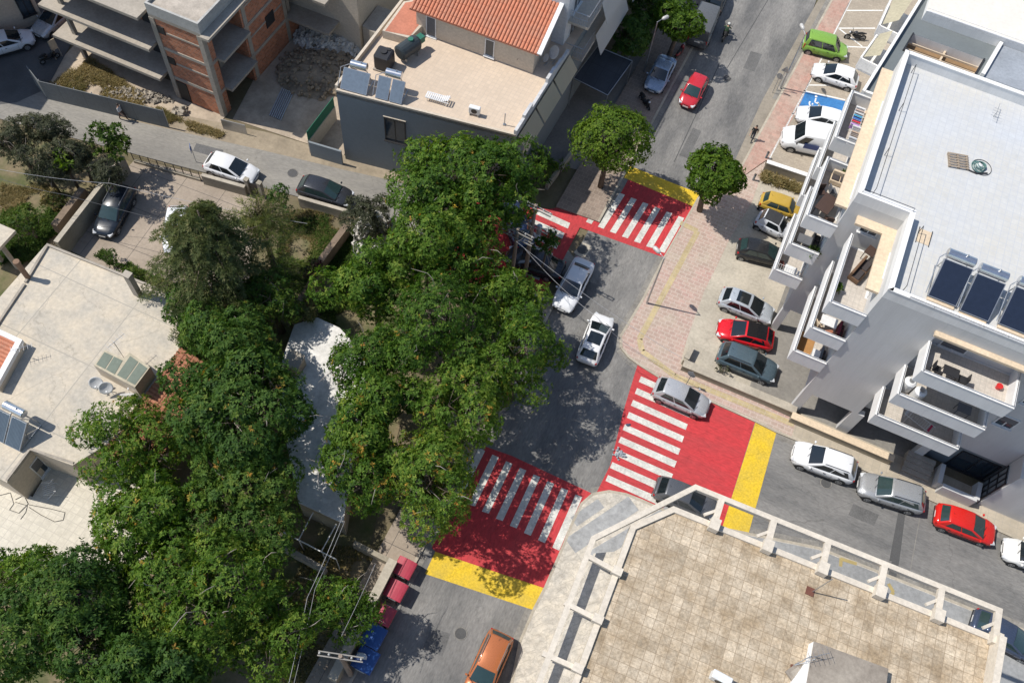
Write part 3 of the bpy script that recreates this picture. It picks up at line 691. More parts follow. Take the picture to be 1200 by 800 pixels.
# balcony storeys on the left side
q0 = V(OB[1].x, OB[1].y, 0)
for zz in (11.05, 8.0, 5.0):
    a = q0 + V(.35, -.5, 0); e = OB[0] + V(.35, 0, 0); 
    pl = [a, PA + V(-.1, -.3, 0) + sA * .6, PA + sA * 17, e]
    b = MB(); b.prism([V(p.x, p.y, 0) for p in pl], zz - .22, zz); o = b.build("balcony", m_beam, tb)
    b = MB(); b.flat([V(p.x, p.y, 0) for p in pl], zz + .006); b.build("floor_tiles", m_marble, o)
rd = FN
for i in range(4):
    a = PA + sA * (1.2 + i * 3.2)
    for zz in (9.0, 6.0): win(tb, a + sA * 1.7, a, zz + .05, zz + 2.3, V(-.963, .268, 0), shutter=.3, name="balcony_door")
for i in range(5):
    a = PB + (PC - PB).normalized() * (1.3 + i * 3.2); 
    for zz in (9.0, 6.0, 3.0): win(tb, a + (PC - PB).normalized() * 1.4, a, zz + .9, zz + 2.2, FN, shutter=.4)
# stair house on the deck with weathered grey roof and white wall
sh_ = thing("stair_house", "low stair house on the travertine deck with weathered grey roof and bright white side", "roof hut", G(1000, 790, 11.87))
pl = [G(954, 751, 12.6), G(1041, 783, 12.6)]; dd = (pl[1] - pl[0]).normalized(); nn = V(dd.y, -dd.x, 0)
pl = [pl[0], pl[1], pl[1] + nn * 6, pl[0] + nn * 6]; pl = [V(p.x, p.y, 0) for p in pl]
b = MB(); b.prism(pl, 11.875, 12.55); b.build("wall", m_cap, sh_)
b = MB(); b.prism(pl, 12.555, 12.62); b.build("roof", M("weathered_slab", (.235, .20, .165), .95, dark=.8, s1=.5, s2=4., stains=.3, col2=(.33, .29, .24)), sh_)
b = MB(); c = G(932, 775, 11.9); w0 = G(952, 762, 11.9)
b.prism([w0, G(925, 800, 11.9), G(905, 860, 11.9), G(945, 860, 11.9)], 11.875, 12.2); b.build("side_wall", m_cap, sh_)

# ================================================================ terrace building
tz = 7.4
TA, TBp, TC = G(394, 107, tz), G(605, 160, tz), G(667, 62, tz)
tn = (TC - TBp).normalized(); 
TD = V(-11.8, 54.6, tz)
tr = thing("terrace_building", "two storey building with large tan roof terrace and blue grey street wall", "building", V(-7, 47, 0))
TE = TC + tn * 8; TF = V(TD.x + 2.6, TD.y + 8, tz)
tp = [V(p.x, p.y, 0) for p in (TA, TBp, TC, TE, TF, TD)]
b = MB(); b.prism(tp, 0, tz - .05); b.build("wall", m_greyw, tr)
b = MB(); b.flat(tp, tz - .03); b.build("roof_deck", m_tan, tr)
b = MB(); b.wall(TA, TBp, .2, tz - .3, tz + .12, side=1); b.wall(TD, TA + (TD - TA).normalized() * .2, .2, tz - .3, tz + .35, side=-1); b.build("parapet", m_cream, tr)
b = MB()   # wavy white east parapet
for i in range(7):
    a = TBp + (TC - TBp) * (i / 7); c = TBp + (TC - TBp) * ((i + 1) / 7); b.wall(a, c, .22, tz - .3, tz + .55 + .28 * math.sin(i * 1.9), side=1)
b.build("curved_parapet", M("pale_blue_white", (.60, .60, .60), .85, s1=.5, s2=5.), tr)
e0, e1 = TBp + V(.12, 0, 0), TC + V(.12, 0, 0)
for i in range(3):
    a = e0 + (e1 - e0) * (i / 3 + .012); c = e0 + (e1 - e0) * ((i + 1) / 3 - .012)
    o_ = V(.75, -.25, -1.25)
    b = MB(); b.panel([a + V(0, 0, -.1), a + o_, c + o_, c + V(0, 0, -.1)], .03); b.build("awning", cloth("beige_canvas", (.74, .66, .50)), tr)
dW = (TBp - TA).normalized(); nW = V(dW.y, -dW.x, 0)
win(tr, TA + dW * 3.45, TA + dW * 5.05, 3.6, 6.0, nW, frame=m_dframe); win(tr, TA + dW * 9.8, TA + dW * 11.4, 3.6, 6.0, nW, frame=m_dframe)
b = MB(); b.wall(TA + dW * 3.4 + nW * .03, TA + dW * 5.1 + nW * .03, .06, 6.03, 6.1); b.build("window_hood", m_cream, tr)
# raised terracotta block at the back
b = MB(); rp = GL([(448, 36), (473, 2), (500, 9), (498, 27), (480, 45)], 8.1); b.prism([rp[0], rp[1], G(505, -3, 8.1), rp[3], rp[4]], tz, 8.1); o = b.build("roof_block", m_cream, tr)
b = MB(); b.flat([p * 1.0 for p in [rp[0] + V(.2, 0, 0), rp[1] + V(.15, -.1, 0), G(503, -1, 8.1), rp[3] + V(-.25, .1, 0), rp[4] + V(0, .25, 0)]], 8.108); b.build("terracotta_top", m_terra, o)
# upper room
ur = thing("roof_room", "cream roof room with striped red barrel tile roof standing on the tan terrace", "building", G(570, 50, tz))
u0, u1 = G(508, 18, 9.75), G(626, 60.5, 9.75); du = (u1 - u0).normalized(); nu = V(-du.y, du.x, 0)
u0 = u0 + nu * .25; u1 = u1 + nu * .25
u0.z = u1.z = 0
b = MB(); p4 = [u0 - du * 1.5, u1, u1 + nu * 4.0, u0 - du * 1.5 + nu * 4.0]; b.prism(p4, tz - .02, [9.6, 9.6, 10.9, 10.9]); b.build("wall", m_cream, ur)
# barrel tiles: ribs along the fall
b = MB(); L = (u1 - u0).length + 2.2; n_ = int(L / .27); st = u0 - du * 1.9 - nu * .35
for i in range(n_):
    for k in range(8):
        x = i * .27 + .135; f0, f1 = k / 8, (k + 1) / 8
        def q(t, h, off): return st + du * (x + off) + nu * (4.2 * t) + V(0, 0, 9.62 + 1.36 * t + h)
        lift = .035
        pr_ = [(-.125, 0), (-.09, .06), (-.03, .09), (.03, .09), (.09, .06), (.125, 0)]
        vs = [q(f0, h + lift, o_) for o_, h in pr_] + [q(f1 + .01, h, o_ * .92) for o_, h in pr_]
        b.add(vs, [(j, j + 1, 7 + j, 6 + j) for j in range(5)] + [(5, 4, 3, 2, 1, 0)])
b.build("tile_roof", M("barrel_tiles", (.56, .20, .11), .85, dark=.78, s1=.9, s2=5., stains=.3, col2=(.48, .22, .14)), ur)
b = MB(); b.panel([q_ for q_ in (st + V(0, 0, 9.61), st + du * (L + .1) + V(0, 0, 9.61), st + du * (L + .1) + nu * 4.2 + V(0, 0, 10.97), st + nu * 4.2 + V(0, 0, 10.97))], .06); b.build("roof_board", m_terra, ur)
b = MB(); e = st + du * (L + .12)
b.beam(e + V(0, 0, 9.72), e + nu * 4.3 + V(0, 0, 11.12), .32, .16); b.beam(st + nu * 4.4 + V(0, 0, 11.1), e + nu * 4.4 + V(0, 0, 11.1), .4, .2); b.build("verge_coping", m_cap, ur)
win(ur, u0 + du * 4.0, u0 + du * 4.75, tz + .15, tz + 1.75, -nu, name="glazed_door"); win(ur, u0 - du * .7, u0 + du * .1, tz + .05, tz + 1.9, -nu, frame=m_frame, shutter=.97, name="door")

# ================================================================ white house with shaded street side
wh = thing("white_town_house", "tall pale house with deep shaded balconies and white awnings behind the red tiled roof room", "building", G(690, 40, 0))
c0 = G(655, 23, 9.6); c0.z = 0; wx, wy = FE, V(math.cos(R(72)), math.sin(R(72)), 0)
def Wp(u, v, z=0.): return c0 + wx * u + wy * v + V(0, 0, z)
b = MB(); b.prism([Wp(-9, 0), Wp(.6, 0), Wp(.6, 22), Wp(-9, 22)], 0, 12.6); b.build("wall", M("bluish_white_wall", (.60, .61, .63), .88, s1=.3, s2=5., dark=.92), wh)
for zf in (6.4, 9.5):
    b = MB(); b.prism([Wp(.603, .3), Wp(2.2, .3), Wp(2.2, 20), Wp(.603, 20)], zf - .2, zf); o = b.build("balcony", m_cream, wh)
    b = MB()
    for s in ((Wp(2.14, .3), Wp(2.14, 2.6)), (Wp(.7, .36), Wp(2.1, .36))):
        b.tube([s[0] + V(0, 0, zf + 1), s[1] + V(0, 0, zf + 1)], .03); b.tube([s[0] + V(0, 0, zf + .5), s[1] + V(0, 0, zf + .5)], .02)
        for i in range(9): p = s[0] + (s[1] - s[0]) * i / 8; b.tube([p + V(0, 0, zf), p + V(0, 0, zf + 1)], .02, 4)
    b.build("railing", m_steel, o)
    for v0, v1 in ((2.8, 8.6), (9.6, 15), (15.6, 20)):
        b = MB(); b.panel([Wp(2.2, v0, zf + .4), Wp(2.9, v0, zf - 1.3), Wp(2.9, v1, zf - 1.3), Wp(2.2, v1, zf + .4)][::1], .03); b.build("awning", cloth("white_canvas", (.76, .74, .70)), o)
    for v in (1., 5, 11): win(wh, Wp(.6, v), Wp(.6, v + 1.6), zf + .05, zf + 2.2, wx, name="balcony_door", shutter=.4)
# dark fabric canopy in front
cn = thing("shade_canopy", "dark grey fabric shade canopy on thin steel posts beside the brown pavement", "canopy", G(705, 108, 0))
q4 = [G(672, 92, 3.0), G(712, 112, 2.7), G(741, 72, 2.7), G(700, 55, 3.0)]
b = MB(); b.panel(q4, .04); b.build("fabric", M("charcoal_canvas", (.055, .062, .075), .85, s1=.5, s2=6., tile=(1.1, 9., .03, (.035, .04, .05), .05, 0.)), cn)
b = MB()
for p in q4: b.tube([V(p.x, p.y, 0), p], .035)
for i in range(4): b.tube([q4[i] + V(0, 0, .04), q4[(i + 1) % 4] + V(0, 0, .04)], .03)
b.build("frame", m_steel, cn)

# ================================================================ unfinished concrete and brick block
UO = V(-25.11, 46.66, 0); ue = V(math.cos(R(-16.7)), math.sin(R(-16.7)), 0); un_ = V(math.cos(R(72)), math.sin(R(72)), 0)
def U(u, v, z=0.): return UO + ue * u + un_ * v + V(0, 0, z)
uf = thing("unfinished_building", "unfinished block of raw concrete slabs and bare red hollow brick with open balconies", "building", U(-3, 4))
b = MB()
b.prism([U(-4.35, .06), U(-.06, .06), U(-.06, .95), U(-1.5, .95), U(-1.5, 4.4), U(-.06, 4.4), U(-.06, 9.6), U(-4.35, 9.6)], 0, 8.2); b.prism([U(-4.35, 9.62), U(-.06, 9.62), U(-.06, 16), U(-4.35, 16)], 0, 2.3); b.build("brick_wall", m_brick, uf)
b = MB(); b.prism([U(-13, 1.6), U(-4.36, 1.6), U(-4.36, 16), U(-13, 16)], 0, 8.2); b.build("brick_wall", m_brick, uf)
b = MB()
for zz in (2.5, 5.5, 8.5):
    ve = 9.8 if zz > 8 else 16.1; b.prism([U(-4.4, 0), U(0, 0), U(0, ve), U(-4.4, ve)], zz - .28, zz)
b.build("floor_slab", m_rawc, uf)
for zz, ul in ((2.5, -14.6), (5.5, -14.6), (8.5, -14.6)):
    b = MB(); b.prism([U(ul, -.75), U(-4.75, -.75), U(-4.75, 2.6), U(-4.403, 2.6), U(-4.403, 4), U(ul, 4)], zz - .26, zz); b.build("balcony_slab", m_rawc, uf)
for u, v, s in ((-.22, .18, .42), (-4.22, .18, .42), (-.22, 4.8, .4), (-.22, 9.6, .4), (-7.4, 1.5, .35), (-10.6, 1.5, .35), (-13.6, 1.5, .35), (-13.2, .2, .3)): b = MB(); b.obox(U(u, v, 4.1), s, s, 8.2, (ue, un_, V(0, 0, 1))); b.build("column", m_rawc, uf)
for zz in (2.5, 5.5):
    b = MB(); b.prism([U(.003, .9), U(.62, .9), U(.62, 4.4), U(.003, 4.4)], zz - .22, zz); b.build("balcony_slab", m_rawc, uf)
b = MB(); b.prism([U(.003, -.2), U(.75, -.2), U(.75, 9.8), U(.003, 9.8)], 8.24, 8.46); b.build("balcony_slab", m_rawc, uf)
for v in (10.2, 15.6):
    for zz in (0, 2.5): b = MB(); b.obox(U(-.3, v, zz + 1.36), .35, .35, 2.7, (ue, un_, V(0, 0, 1))); b.build("column", m_rawc, uf)
for zz in (2.5, 5.5):
    b = MB(); b.prism([U(.003, 9.6), U(3.9, 9.6), U(3.9, 14.6), U(.003, 14.6)], zz - .25, zz); b.build("balcony_slab", m_rawc, uf)
def opening_shade(u, v, z_, a_, c_, h_): b = MB(); b.obox(U(u, v, z_), a_, c_, h_, (ue, un_, V(0, 0, 1))); b.build("opening_shade", m_dark, uf)  # near-black panel on the brick, painting in the shade of an open doorway
for zz in (0.1, 2.5, 5.5): opening_shade(-1.52, 1.7, zz + 1.1, .1, 1.1, 2.15); opening_shade(-1.52, 3.6, zz + 1.1, .1, 1.1, 2.15)
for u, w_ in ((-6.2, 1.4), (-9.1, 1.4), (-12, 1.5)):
    for zz in (.1, 2.5, 5.5): opening_shade(u, 1.58, zz + 1.05, w_, .1, 2.05)
for zz in (3.3, 6.3): opening_shade(-3.7, .05, zz + .9, .6, .1, .7); opening_shade(-.05, 7.6, zz + .6, .1, 1.1, 1.1)
opening_shade(-3.5, .05, 1.05, .9, .1, 2.)
b = MB()
for zz in (4.0, 7.0): b.wall(U(-3.3, .045), U(-.4, .045), .05, zz, zz + .16); b.wall(U(-.045, 5), U(-.045, 9.3), .05, zz, zz + .16)
for zz in (.1, 2.5, 5.5):
    b.obox(U(-1.5, 2.65, zz + 1.0), .2, .5, 2., (ue, un_, V(0, 0, 1)))
b.build("lintels", m_rawc, uf)
b = MB(); ribbon(b, [U(-4.4, 9.8), U(-4.4, 0), U(-.0, 0), U(-.0, 9.8)], .16, 8.5, 9.45); b.build("roof_parapet", M("formwork_concrete", (.46, .45, .42), .9, s1=.5, s2=5., stains=.5, dark=.8), uf)
b = MB(); b.flat([U(-4.2, .2), U(-.2, .2), U(-.2, 9.8), U(-4.2, 9.8)], 9.2)
b.build("roof_gravel", M("roof_gravel", (.50, .44, .37), .95, dark=.7, s1=1.2, s2=9., stains=.5, bump=.6), uf)

# ================================================================ low house on the left
hz = 4.0
lh = thing("flat_roof_house", "low house with large cracked beige flat roof, two chimneys and red tiled verandah roof", "house", V(-24, 22, 0))
def HL(pts, z=hz): return [V(p.x, p.y, 0) for p in GL(pts, z)]
hp = HL([(55, 285), (205, 345), (212, 408), (165, 470), (150, 505), (85, 545), (35, 527), (8, 565), (-60, 530), (-90, 450)])
b = MB(); b.prism(hp, 0, hz - .02); b.build("wall", m_cream, lh)
b = MB(); b.flat(hp, hz - .004); b.build("roof_screed", m_crust, lh)
b = MB(); r_ = HL([(205, 345), (55, 285), (28, 330)], hz + .12); ribbon(b, r_, .16, hz - .3, hz + .14); b.build("roof_kerb", m_rawc, lh)
b = MB(); r_ = HL([(27, 332), (0, 372), (-30, 420)], hz + .12); ribbon(b, r_, .16, hz - .3, hz + .14); b.build("roof_kerb", m_rawc, lh)
b = MB(); r_ = HL([(85, 543), (35, 527), (8, 563)], hz + .08); ribbon(b, r_, -.14, hz - .2, hz + .06)
b.build("roof_kerb", m_rawc, lh)
for nm, px, hh, r0, mat_, sq in (("chimney", (33, 325.5), 1.95, .17, M("brown_clay", (.27, .17, .11), .9, s1=1., s2=6.), False), ("chimney", (162, 345), 2.4, .26, m_rawc, True)):
    p = G(*px, hz); b = MB()
    if sq: b.obox(p + V(0, 0, hh / 2), .44, .36, hh, FA); b.obox(p + V(0, 0, hh + .04), .54, .46, .08, FA)
    else: b.tube([p, p + V(0, 0, hh - .3), p + V(0, 0, hh - .28), p + V(0, 0, hh)], [r0, r0, r0 * 1.25, r0 * 1.2], 12)
    b.build(nm, mat_, lh)
# sun room / glazed skylight box
sky_ = thing("roof_skylight_box", "beige box with four greenish glazed roof lights on the cracked beige roof", "skylight", G(150, 445, hz))
t4 = GL([(123, 410), (110, 428), (158, 454), (176, 430), (152, 413), (145, 420)], hz + 1.35); t4 = [V(p.x, p.y, 0) for p in t4]
b = MB(); b.prism(t4, hz, hz + 1.3); b.build("box_wall", m_cream, sky_)
b = MB(); b.prism(t4, hz + 1.302, hz + 1.37); fr_ = b.build("roof_frame", M("beige_frame", (.50, .44, .32), .7, s1=1., s2=5.), sky_)
gl = GL([(122.5, 411), (111.5, 427.5), (157.5, 452.5), (174.5, 430.5), (153, 415), (145, 421.5)], hz + 1.38)
def ins(q, k):
    c = sum(q, V(0, 0, 0)) / len(q); return [c + (p - c) * k for p in q]
def mid(a, c, t): return a + (c - a) * t
for qd in ([gl[0], gl[1], mid(gl[1], gl[2], .25), mid(gl[0], gl[5], .5)], [mid(gl[0], gl[5], .5), mid(gl[1], gl[2], .25), mid(gl[1], gl[2], .5), gl[5]], [gl[4], mid(gl[1], gl[2], .52), mid(gl[1], gl[2], .77), mid(gl[4], gl[3], .5)], [mid(gl[4], gl[3], .5), mid(gl[1], gl[2], .77), gl[2], gl[3]]):
    b = MB(); b.flat(ins(qd, .88), hz + 1.39); b.build("roof_pane", flat("greenish_glass", (.17, .20, .155), .25), fr_)
# verandah tile roof under the trees
b = MB(); a = G(212, 408, hz); c = G(160, 478, hz); dd = (c - a); L = dd.length; dd = dd / L; oo = V(-dd.y, dd.x, 0)
if oo.x < 0: oo = -oo
L += 3.2
for i in range(int(L / .26)):
    for k in range(6):
        x = i * .26 + .13; f0, f1 = k / 6, (k + 1) / 6
        def q(t, h, off): return V(a.x, a.y, 0) + dd * (x + off) + oo * (2.7 * t) + V(0, 0, hz + .15 - 1.15 * t + h)
        pr_ = [(-.12, 0), (-.07, .06), (0, .085), (.07, .06), (.12, 0)]
        vs = [q(f0, h, o_ * .92) for o_, h in pr_] + [q(f1, h + .03, o_) for o_, h in pr_]
        b.add(vs, [(j, j + 1, 6 + j, 5 + j) for j in range(4)])
b.build("verandah_tiles", M("verandah_tiles_mat", (.55, .25, .15), .85, dark=.78, s1=.9, s2=5., stains=.35), lh)
b = MB(); A_ = V(a.x, a.y, 0); b.panel([A_ + V(0, 0, hz + .1), A_ + oo * 2.7 + V(0, 0, hz - 1.05), A_ + oo * 2.7 + dd * L + V(0, 0, hz - 1.05), A_ + dd * L + V(0, 0, hz + .1)], .06, 0); b.build("verandah_board", m_terra, lh)
# yard terrace south of the house with stair recess door
b = MB(); b.prism([V(p.x, p.y, 0) for p in GL([(-70, 520), (8, 566), (38, 582), (60, 545), (95, 540), (150, 560), (200, 600), (190, 650), (90, 672), (-60, 640)], 1.)], -.05, 1.); struct(b.build("patio", M("cream_patio_tiles", (.62, .57, .47), .8, dark=.92, s1=.5, s2=4., stains=.15, tile=(.5, .5, .02, (.48, .44, .37), .05, 0.))))
a, c = G(8, 562, 4), G(35, 527, 4); dd = (c - a).normalized(); a.z = c.z = 0; nn = V(dd.y, -dd.x, 0)
win(lh, a + dd * 1.3, a + dd * 2.1, 1.05, 2.95, nn, frame=m_frame, shutter=.55, name="back_door")
# bits of two more roofs at the left edge
t2 = thing("red_tile_roof_house", "house cut by the left edge with red tiled roof and white verge", "house", G(-5, 420, 0))
pl = [V(p.x, p.y, 0) for p in GL([(-80, 350), (28, 400), (-2, 455), (-110, 420)], 4.6)]
b = MB(); b.prism(pl, 0, 4.5); b.build("wall", m_cream, t2)
b = MB(); dd = (pl[1] - pl[0]).normalized(); oo = (pl[2] - pl[1]).normalized(); wd = (pl[2] - pl[1]).length; L = (pl[1] - pl[0]).length - .35
for i in range(int(wd / .26)):
    for k in range(10):
        f0, f1 = L * k / 10, L * (k + 1) / 10; x = i * .26 + .3
        pr_ = [(-.12, 0), (-.07, .06), (0, .085), (.07, .06), (.12, 0)]
        vs = [pl[0] + dd * f0 + oo * (x + o_) + V(0, 0, 4.62 + h) for o_, h in pr_] + [pl[0] + dd * f1 + oo * (x + o_ * .94) + V(0, 0, 4.60 + h) for o_, h in pr_]
        b.add(vs, [(j, j + 1, 6 + j, 5 + j) for j in range(4)])
b.build("tile_roof", MATS["barrel_tiles"], t2)
b = MB(); b.flat([p for p in pl], 4.56); b.build("roof_board", m_terra, t2)
b = MB(); b.wall(pl[1], pl[2], .34, 4.5, 4.85, side=-1); b.wall(pl[0], pl[1] , .3, 4.5, 4.8, side=-1); b.build("verge_wall", m_cap, t2)
t3 = thing("slab_porch", "pale concrete porch slab on a post at the left edge beside dark shrubs", "porch", G(5, 290, 0))
b = MB(); pl = [V(p.x, p.y, 0) for p in GL([(-40, 245), (18, 270), (-6, 296), (-60, 275)], 3.4)]; b.prism(pl, 3.15, 3.4); b.build("slab", m_crust, t3)
b = MB(); p = G(10, 275, 3.4) ; b.obox(V(p.x - .5, p.y - .6, 1.6), .25, .25, 3.1, FA); p = G(-20, 270, 3.4); b.obox(V(p.x, p.y - .3, 1.6), .25, .25, 3.1, FA); b.build("post", m_rawc, t3)

# ================================================================ white roofed shed in the middle garden
sd = thing("garden_shed", "long low shed with dazzling white limewashed roof between the two masses of trees", "shed", V(-10, 20, 0))
sp = [V(p.x, p.y, 0) for p in GL([(350, 589), (402, 613), (432, 420), (398, 384), (372, 372), (345, 380), (331, 420), (328, 480)], 2.5)]
b = MB(); b.prism(sp, 0, 2.45); b.build("wall", m_wall, sd)
b = MB(); b.prism(sp, 2.452, 2.5); b.build("roof", M("limewash_roof", (.76, .74, .70), .95, dark=.72, s1=.8, s2=4., stains=.5, bump=.8, uvmap=False), sd)
bx = thing("roof_vent_box", "weathered concrete vent box at the dark edge of the white shed roof", "vent", G(345, 433, 2.5))
b = MB(); p = G(347, 432, 2.5); b.obox(p + V(0, 0, .5), .9, 1.1, 1.0, FA); b.build("box", m_rawc, bx); b = MB(); b.prism([p + V(-.6, -.3, 0), p + V(.4, -.7, 0), p + V(.6, .5, 0), p + V(-.4, .9, 0)], 2.5 + 1.0, 2.5 + 1.12); b.build("lid", m_rawc, bx)
# steel frame leaning in front of it
fm = thing("pergola_frame", "bare white steel pergola frame over the dark pit below the white shed roof", "pergola", G(370, 640, 0))
b = MB(); z = 2.3
pf = {k: G(*v, z) for k, v in dict(a=(326, 620), b=(394, 655), c=(367, 600), d=(350, 632), e=(394, 614), f=(377, 645)).items()}
b.tube([pf['a'], pf['b']], .04); b.tube([pf['c'], pf['d']], .035); b.tube([pf['e'], pf['f']], .035)
for k in 'adfb': b.tube([pf[k], V(pf[k].x, pf[k].y, 0)], .03)
b.build("frame", m_frame, fm)
# ---------------------------------------------------------------- vehicles
m_tyre = flat("tyre_rubber", (.018, .018, .019), .85)
m_rim = flat("alloy_rim", (.42, .43, .44), .35, metal=.6)
m_arch = flat("black_plastic", (.022, .022, .024), .7)
m_cglass = flat("tinted_car_glass", (.012, .017, .020), .05, spec=.9)
m_tealg = flat("greenish_car_glass", (.025, .05, .05), .06, spec=.9)
m_lamp = flat("clear_lamp", (.62, .64, .66), .12)
m_tail = flat("red_lamp", (.42, .012, .012), .2)
m_plate = flat("number_plate_white", (.75, .75, .73), .5)
SHAPES = {   # L, W, H, belt, nose, hood_end, roof_front, roof_rear, rear_base, wheelbase, boot height
    'hatch': (4.0, 1.74, 1.47, .93, .66, 1.18, .12, -1.32, -1.88, 2.52, .93),
    'small': (3.6, 1.62, 1.50, .95, .68, 1.08, .20, -1.20, -1.72, 2.38, .95),
    'sedan': (4.45, 1.76, 1.44, .92, .66, 1.18, .12, -1.02, -1.72, 2.63, .98),
    'wagon': (4.5, 1.74, 1.48, .92, .66, 1.18, .12, -1.78, -2.16, 2.65, .94),
    'suv': (4.32, 1.82, 1.64, 1.04, .80, 1.22, .26, -1.55, -2.04, 2.65, 1.04),
    'mpv': (3.96, 1.72, 1.72, 1.02, .78, 1.15, .55, -1.72, -1.92, 2.51, 1.02),
    'van': (4.96, 2.05, 2.25, 1.28, .95, 1.65, .95, -2.40, -2.46, 3.0, 1.28),
    'smart': (2.70, 1.56, 1.54, .98, .74, .92, .42, -.86, -1.20, 1.87, .98),
    'city': (3.30, 1.48, 1.42, .90, .70, .92, .45, -1.10, -1.52, 2.2, .90),
}
def car(name, label, cat, ctr, front, kind, col, metal=0., roof=None, rails=False, glass=None, group="cars parked or driving in the streets", scale=1., sunroof=None, livery=False, zc=.7, L=None, rim=None, wiper=True, loc=None):
    L0, W, H, zb, zn, xh, xr, xq, xb, wbs, bt = SHAPES[kind]
    kx = (L or L0) / L0; L = L0 * kx; xh, xr, xq, xb, wbs = [x * kx for x in (xh, xr, xq, xb, wbs)]
    p = G(*ctr, zc); q = G(*front, zc); d = q - p; rz = math.atan2(d.y, d.x)
    t = thing(name, label, cat, (p.x, p.y, loc or 0.), rz, group)
    pm = paint("car_paint_%s" % name if False else "car_paint_%.3f_%.3f_%.3f_%d" % (*col, int(metal * 10)), col, metal)
    gm = glass or m_cglass
    w = W / 2; a = L / 2
    # lower body
    def topz(x):
        pts = [(-a, bt - .22), (-a + .06, bt - .06), (-a + .25, bt), (xb, bt), (xh - .12, zb - .03), (xh + .15, zb - .035), (a - .55, zn + (zb - zn) * .55), (a - .2, zn + .05), (a - .05, zn - .06), (a, zn - .2)]
        for i in range(len(pts) - 1):
            if x <= pts[i + 1][0]: 
                f = (x - pts[i][0]) / (pts[i + 1][0] - pts[i][0]); return pts[i][1] + f * (pts[i + 1][1] - pts[i][1])
        return pts[-1][1]
    def wid(x):
        e = min(a - x, a + x); fr = x > 0
        k = [(0, .56 if fr else .70), (.08, .74 if fr else .83), (.22, .87 if fr else .92), (.5, .955 if fr else .97), (1.0, 1.0), (9, 1.0)]
        for i in range(5):
            if e <= k[i + 1][0]: f = (e - k[i][0]) / (k[i + 1][0] - k[i][0]); return w * (k[i][1] + f * (k[i + 1][1] - k[i][1]))
        return w
    xs = [-a, -a + .07, -a + .22, -a + .5, -a + .95, -a * .4, 0, a * .35, xh, a - .95 if a - .95 > xh else xh + .05, a - .5, a - .22, a - .07, a]
    xs = sorted(set(round(x, 3) for x in xs))
    b = MB(); nr = 14
    for x in xs:
        W_ = wid(x); zt = topz(x); z0 = .24 + (.10 if abs(abs(x) - a) < .1 else 0)
        half = [(0, z0), (.84 * W_, z0), (.97 * W_, z0 + .14), (W_, z0 + (zt - z0) * .52), (.975 * W_, zt - .09), (.90 * W_, zt - .012), (.5 * W_, zt + .02)]
        full = half + [(0, zt + .03)] + [(-y, z) for y, z in half[:0:-1]]
        b.v += [V(x, y, z) for y, z in full]
    for i in range(len(xs) - 1):
        for k in range(nr):
            b.f.append((i * nr + k, i * nr + (k + 1) % nr, (i + 1) * nr + (k + 1) % nr, (i + 1) * nr + k)); b.m.append(0)
    b.f.append(tuple(range(nr))); b.m.append(0); b.f.append(tuple((len(xs) - 1) * nr + k for k in range(nr - 1, -1, -1))); b.m.append(0)
    body = b.build("body", pm, t, smooth=True, local=True, recalc=True)
    # cabin
    wb_, wt = .905 * w, (.74 if kind != 'van' else .86) * w; zl = zb - .05
    ct = {}
    for sy in (-1, 1):
        ct['lf', sy] = V(xh, sy * wb_, zl); ct['lr', sy] = V(xb, sy * wb_ * .97, zl); ct['tr', sy] = V(xq, sy * wt * .95, H); ct['tf', sy] = V(xr, sy * wt, H - .03)
    b = MB()
    vs = [ct[k, s_] for k in ('lf', 'lr', 'tr', 'tf') for s_ in (-1, 1)]   # lf- lf+ lr- lr+ tr- tr+ tf- tf+
    xm = (xr + xq) / 2
    vs += [V(xm, -wt * 1.0, H + .02), V(xm, wt * 1.0, H + .02), V(xm, 0, H + .055), V(xr, 0, H + .0), V(xq, 0, H + .025)]
    b.add(vs, [(0, 1, 7, 11, 6), (3, 2, 4, 12, 5), (0, 6, 8, 4, 2), (1, 3, 5, 9, 7), (6, 11, 10, 8), (11, 7, 9, 10), (8, 10, 12, 4), (10, 9, 5, 12), (0, 2, 3, 1)])
    b.build("cabin", pm, t, local=True, bevel=.075, recalc=True, smooth=True, bseg=2)
    def bil(c00, c10, c11, c01, s, u): return (c00 * (1 - s) + c10 * s) * (1 - u) + (c01 * (1 - s) + c11 * s) * u
    def glassq(nm, c, s0, s1, u0, u1, m=gm, off=.014, par=t, sl=0., bow=0.):
        q_ = [bil(*c, s0, u0), bil(*c, s1, u0), bil(*c, s1 - sl, u1), bil(*c, s0 + sl, u1)]
        n = (q_[1] - q_[0]).cross(q_[3] - q_[0]).normalized(); cc = sum(q_, V(0, 0, 0)) / 4
        if n.dot(cc - V(xm, 0, .9)) < 0: n = -n; q_.reverse()
        o_ = MB(); K = 6 if bow else 1; A_, B_, C_, D_ = q_; vs = []
        for t_ in (0., -.02):
            for i in range(K + 1):
                f = i / K; k_ = n * (off + t_ + bow * (1 - (2 * f - 1) ** 2)); vs += [A_ + (B_ - A_) * f + k_, D_ + (C_ - D_) * f + k_]
        N2 = 2 * (K + 1); fs = []
        for i in range(K):
            a_ = 2 * i; fs += [(a_, a_ + 2, a_ + 3, a_ + 1), (N2 + a_ + 1, N2 + a_ + 3, N2 + a_ + 2, N2 + a_), (N2 + a_, N2 + a_ + 2, a_ + 2, a_), (a_ + 1, a_ + 3, N2 + a_ + 3, N2 + a_ + 1)]
        fs += [(0, 1, N2 + 1, N2), (N2 - 2, 2 * N2 - 2, 2 * N2 - 1, N2 - 1)]; o_.add(vs, fs); return o_.build(nm, m, par, local=True, recalc=True)
    fr = (ct['lf', -1], ct['lf', 1], ct['tf', 1], ct['tf', -1]); rr = (ct['lr', 1], ct['lr', -1], ct['tr', -1], ct['tr', 1])
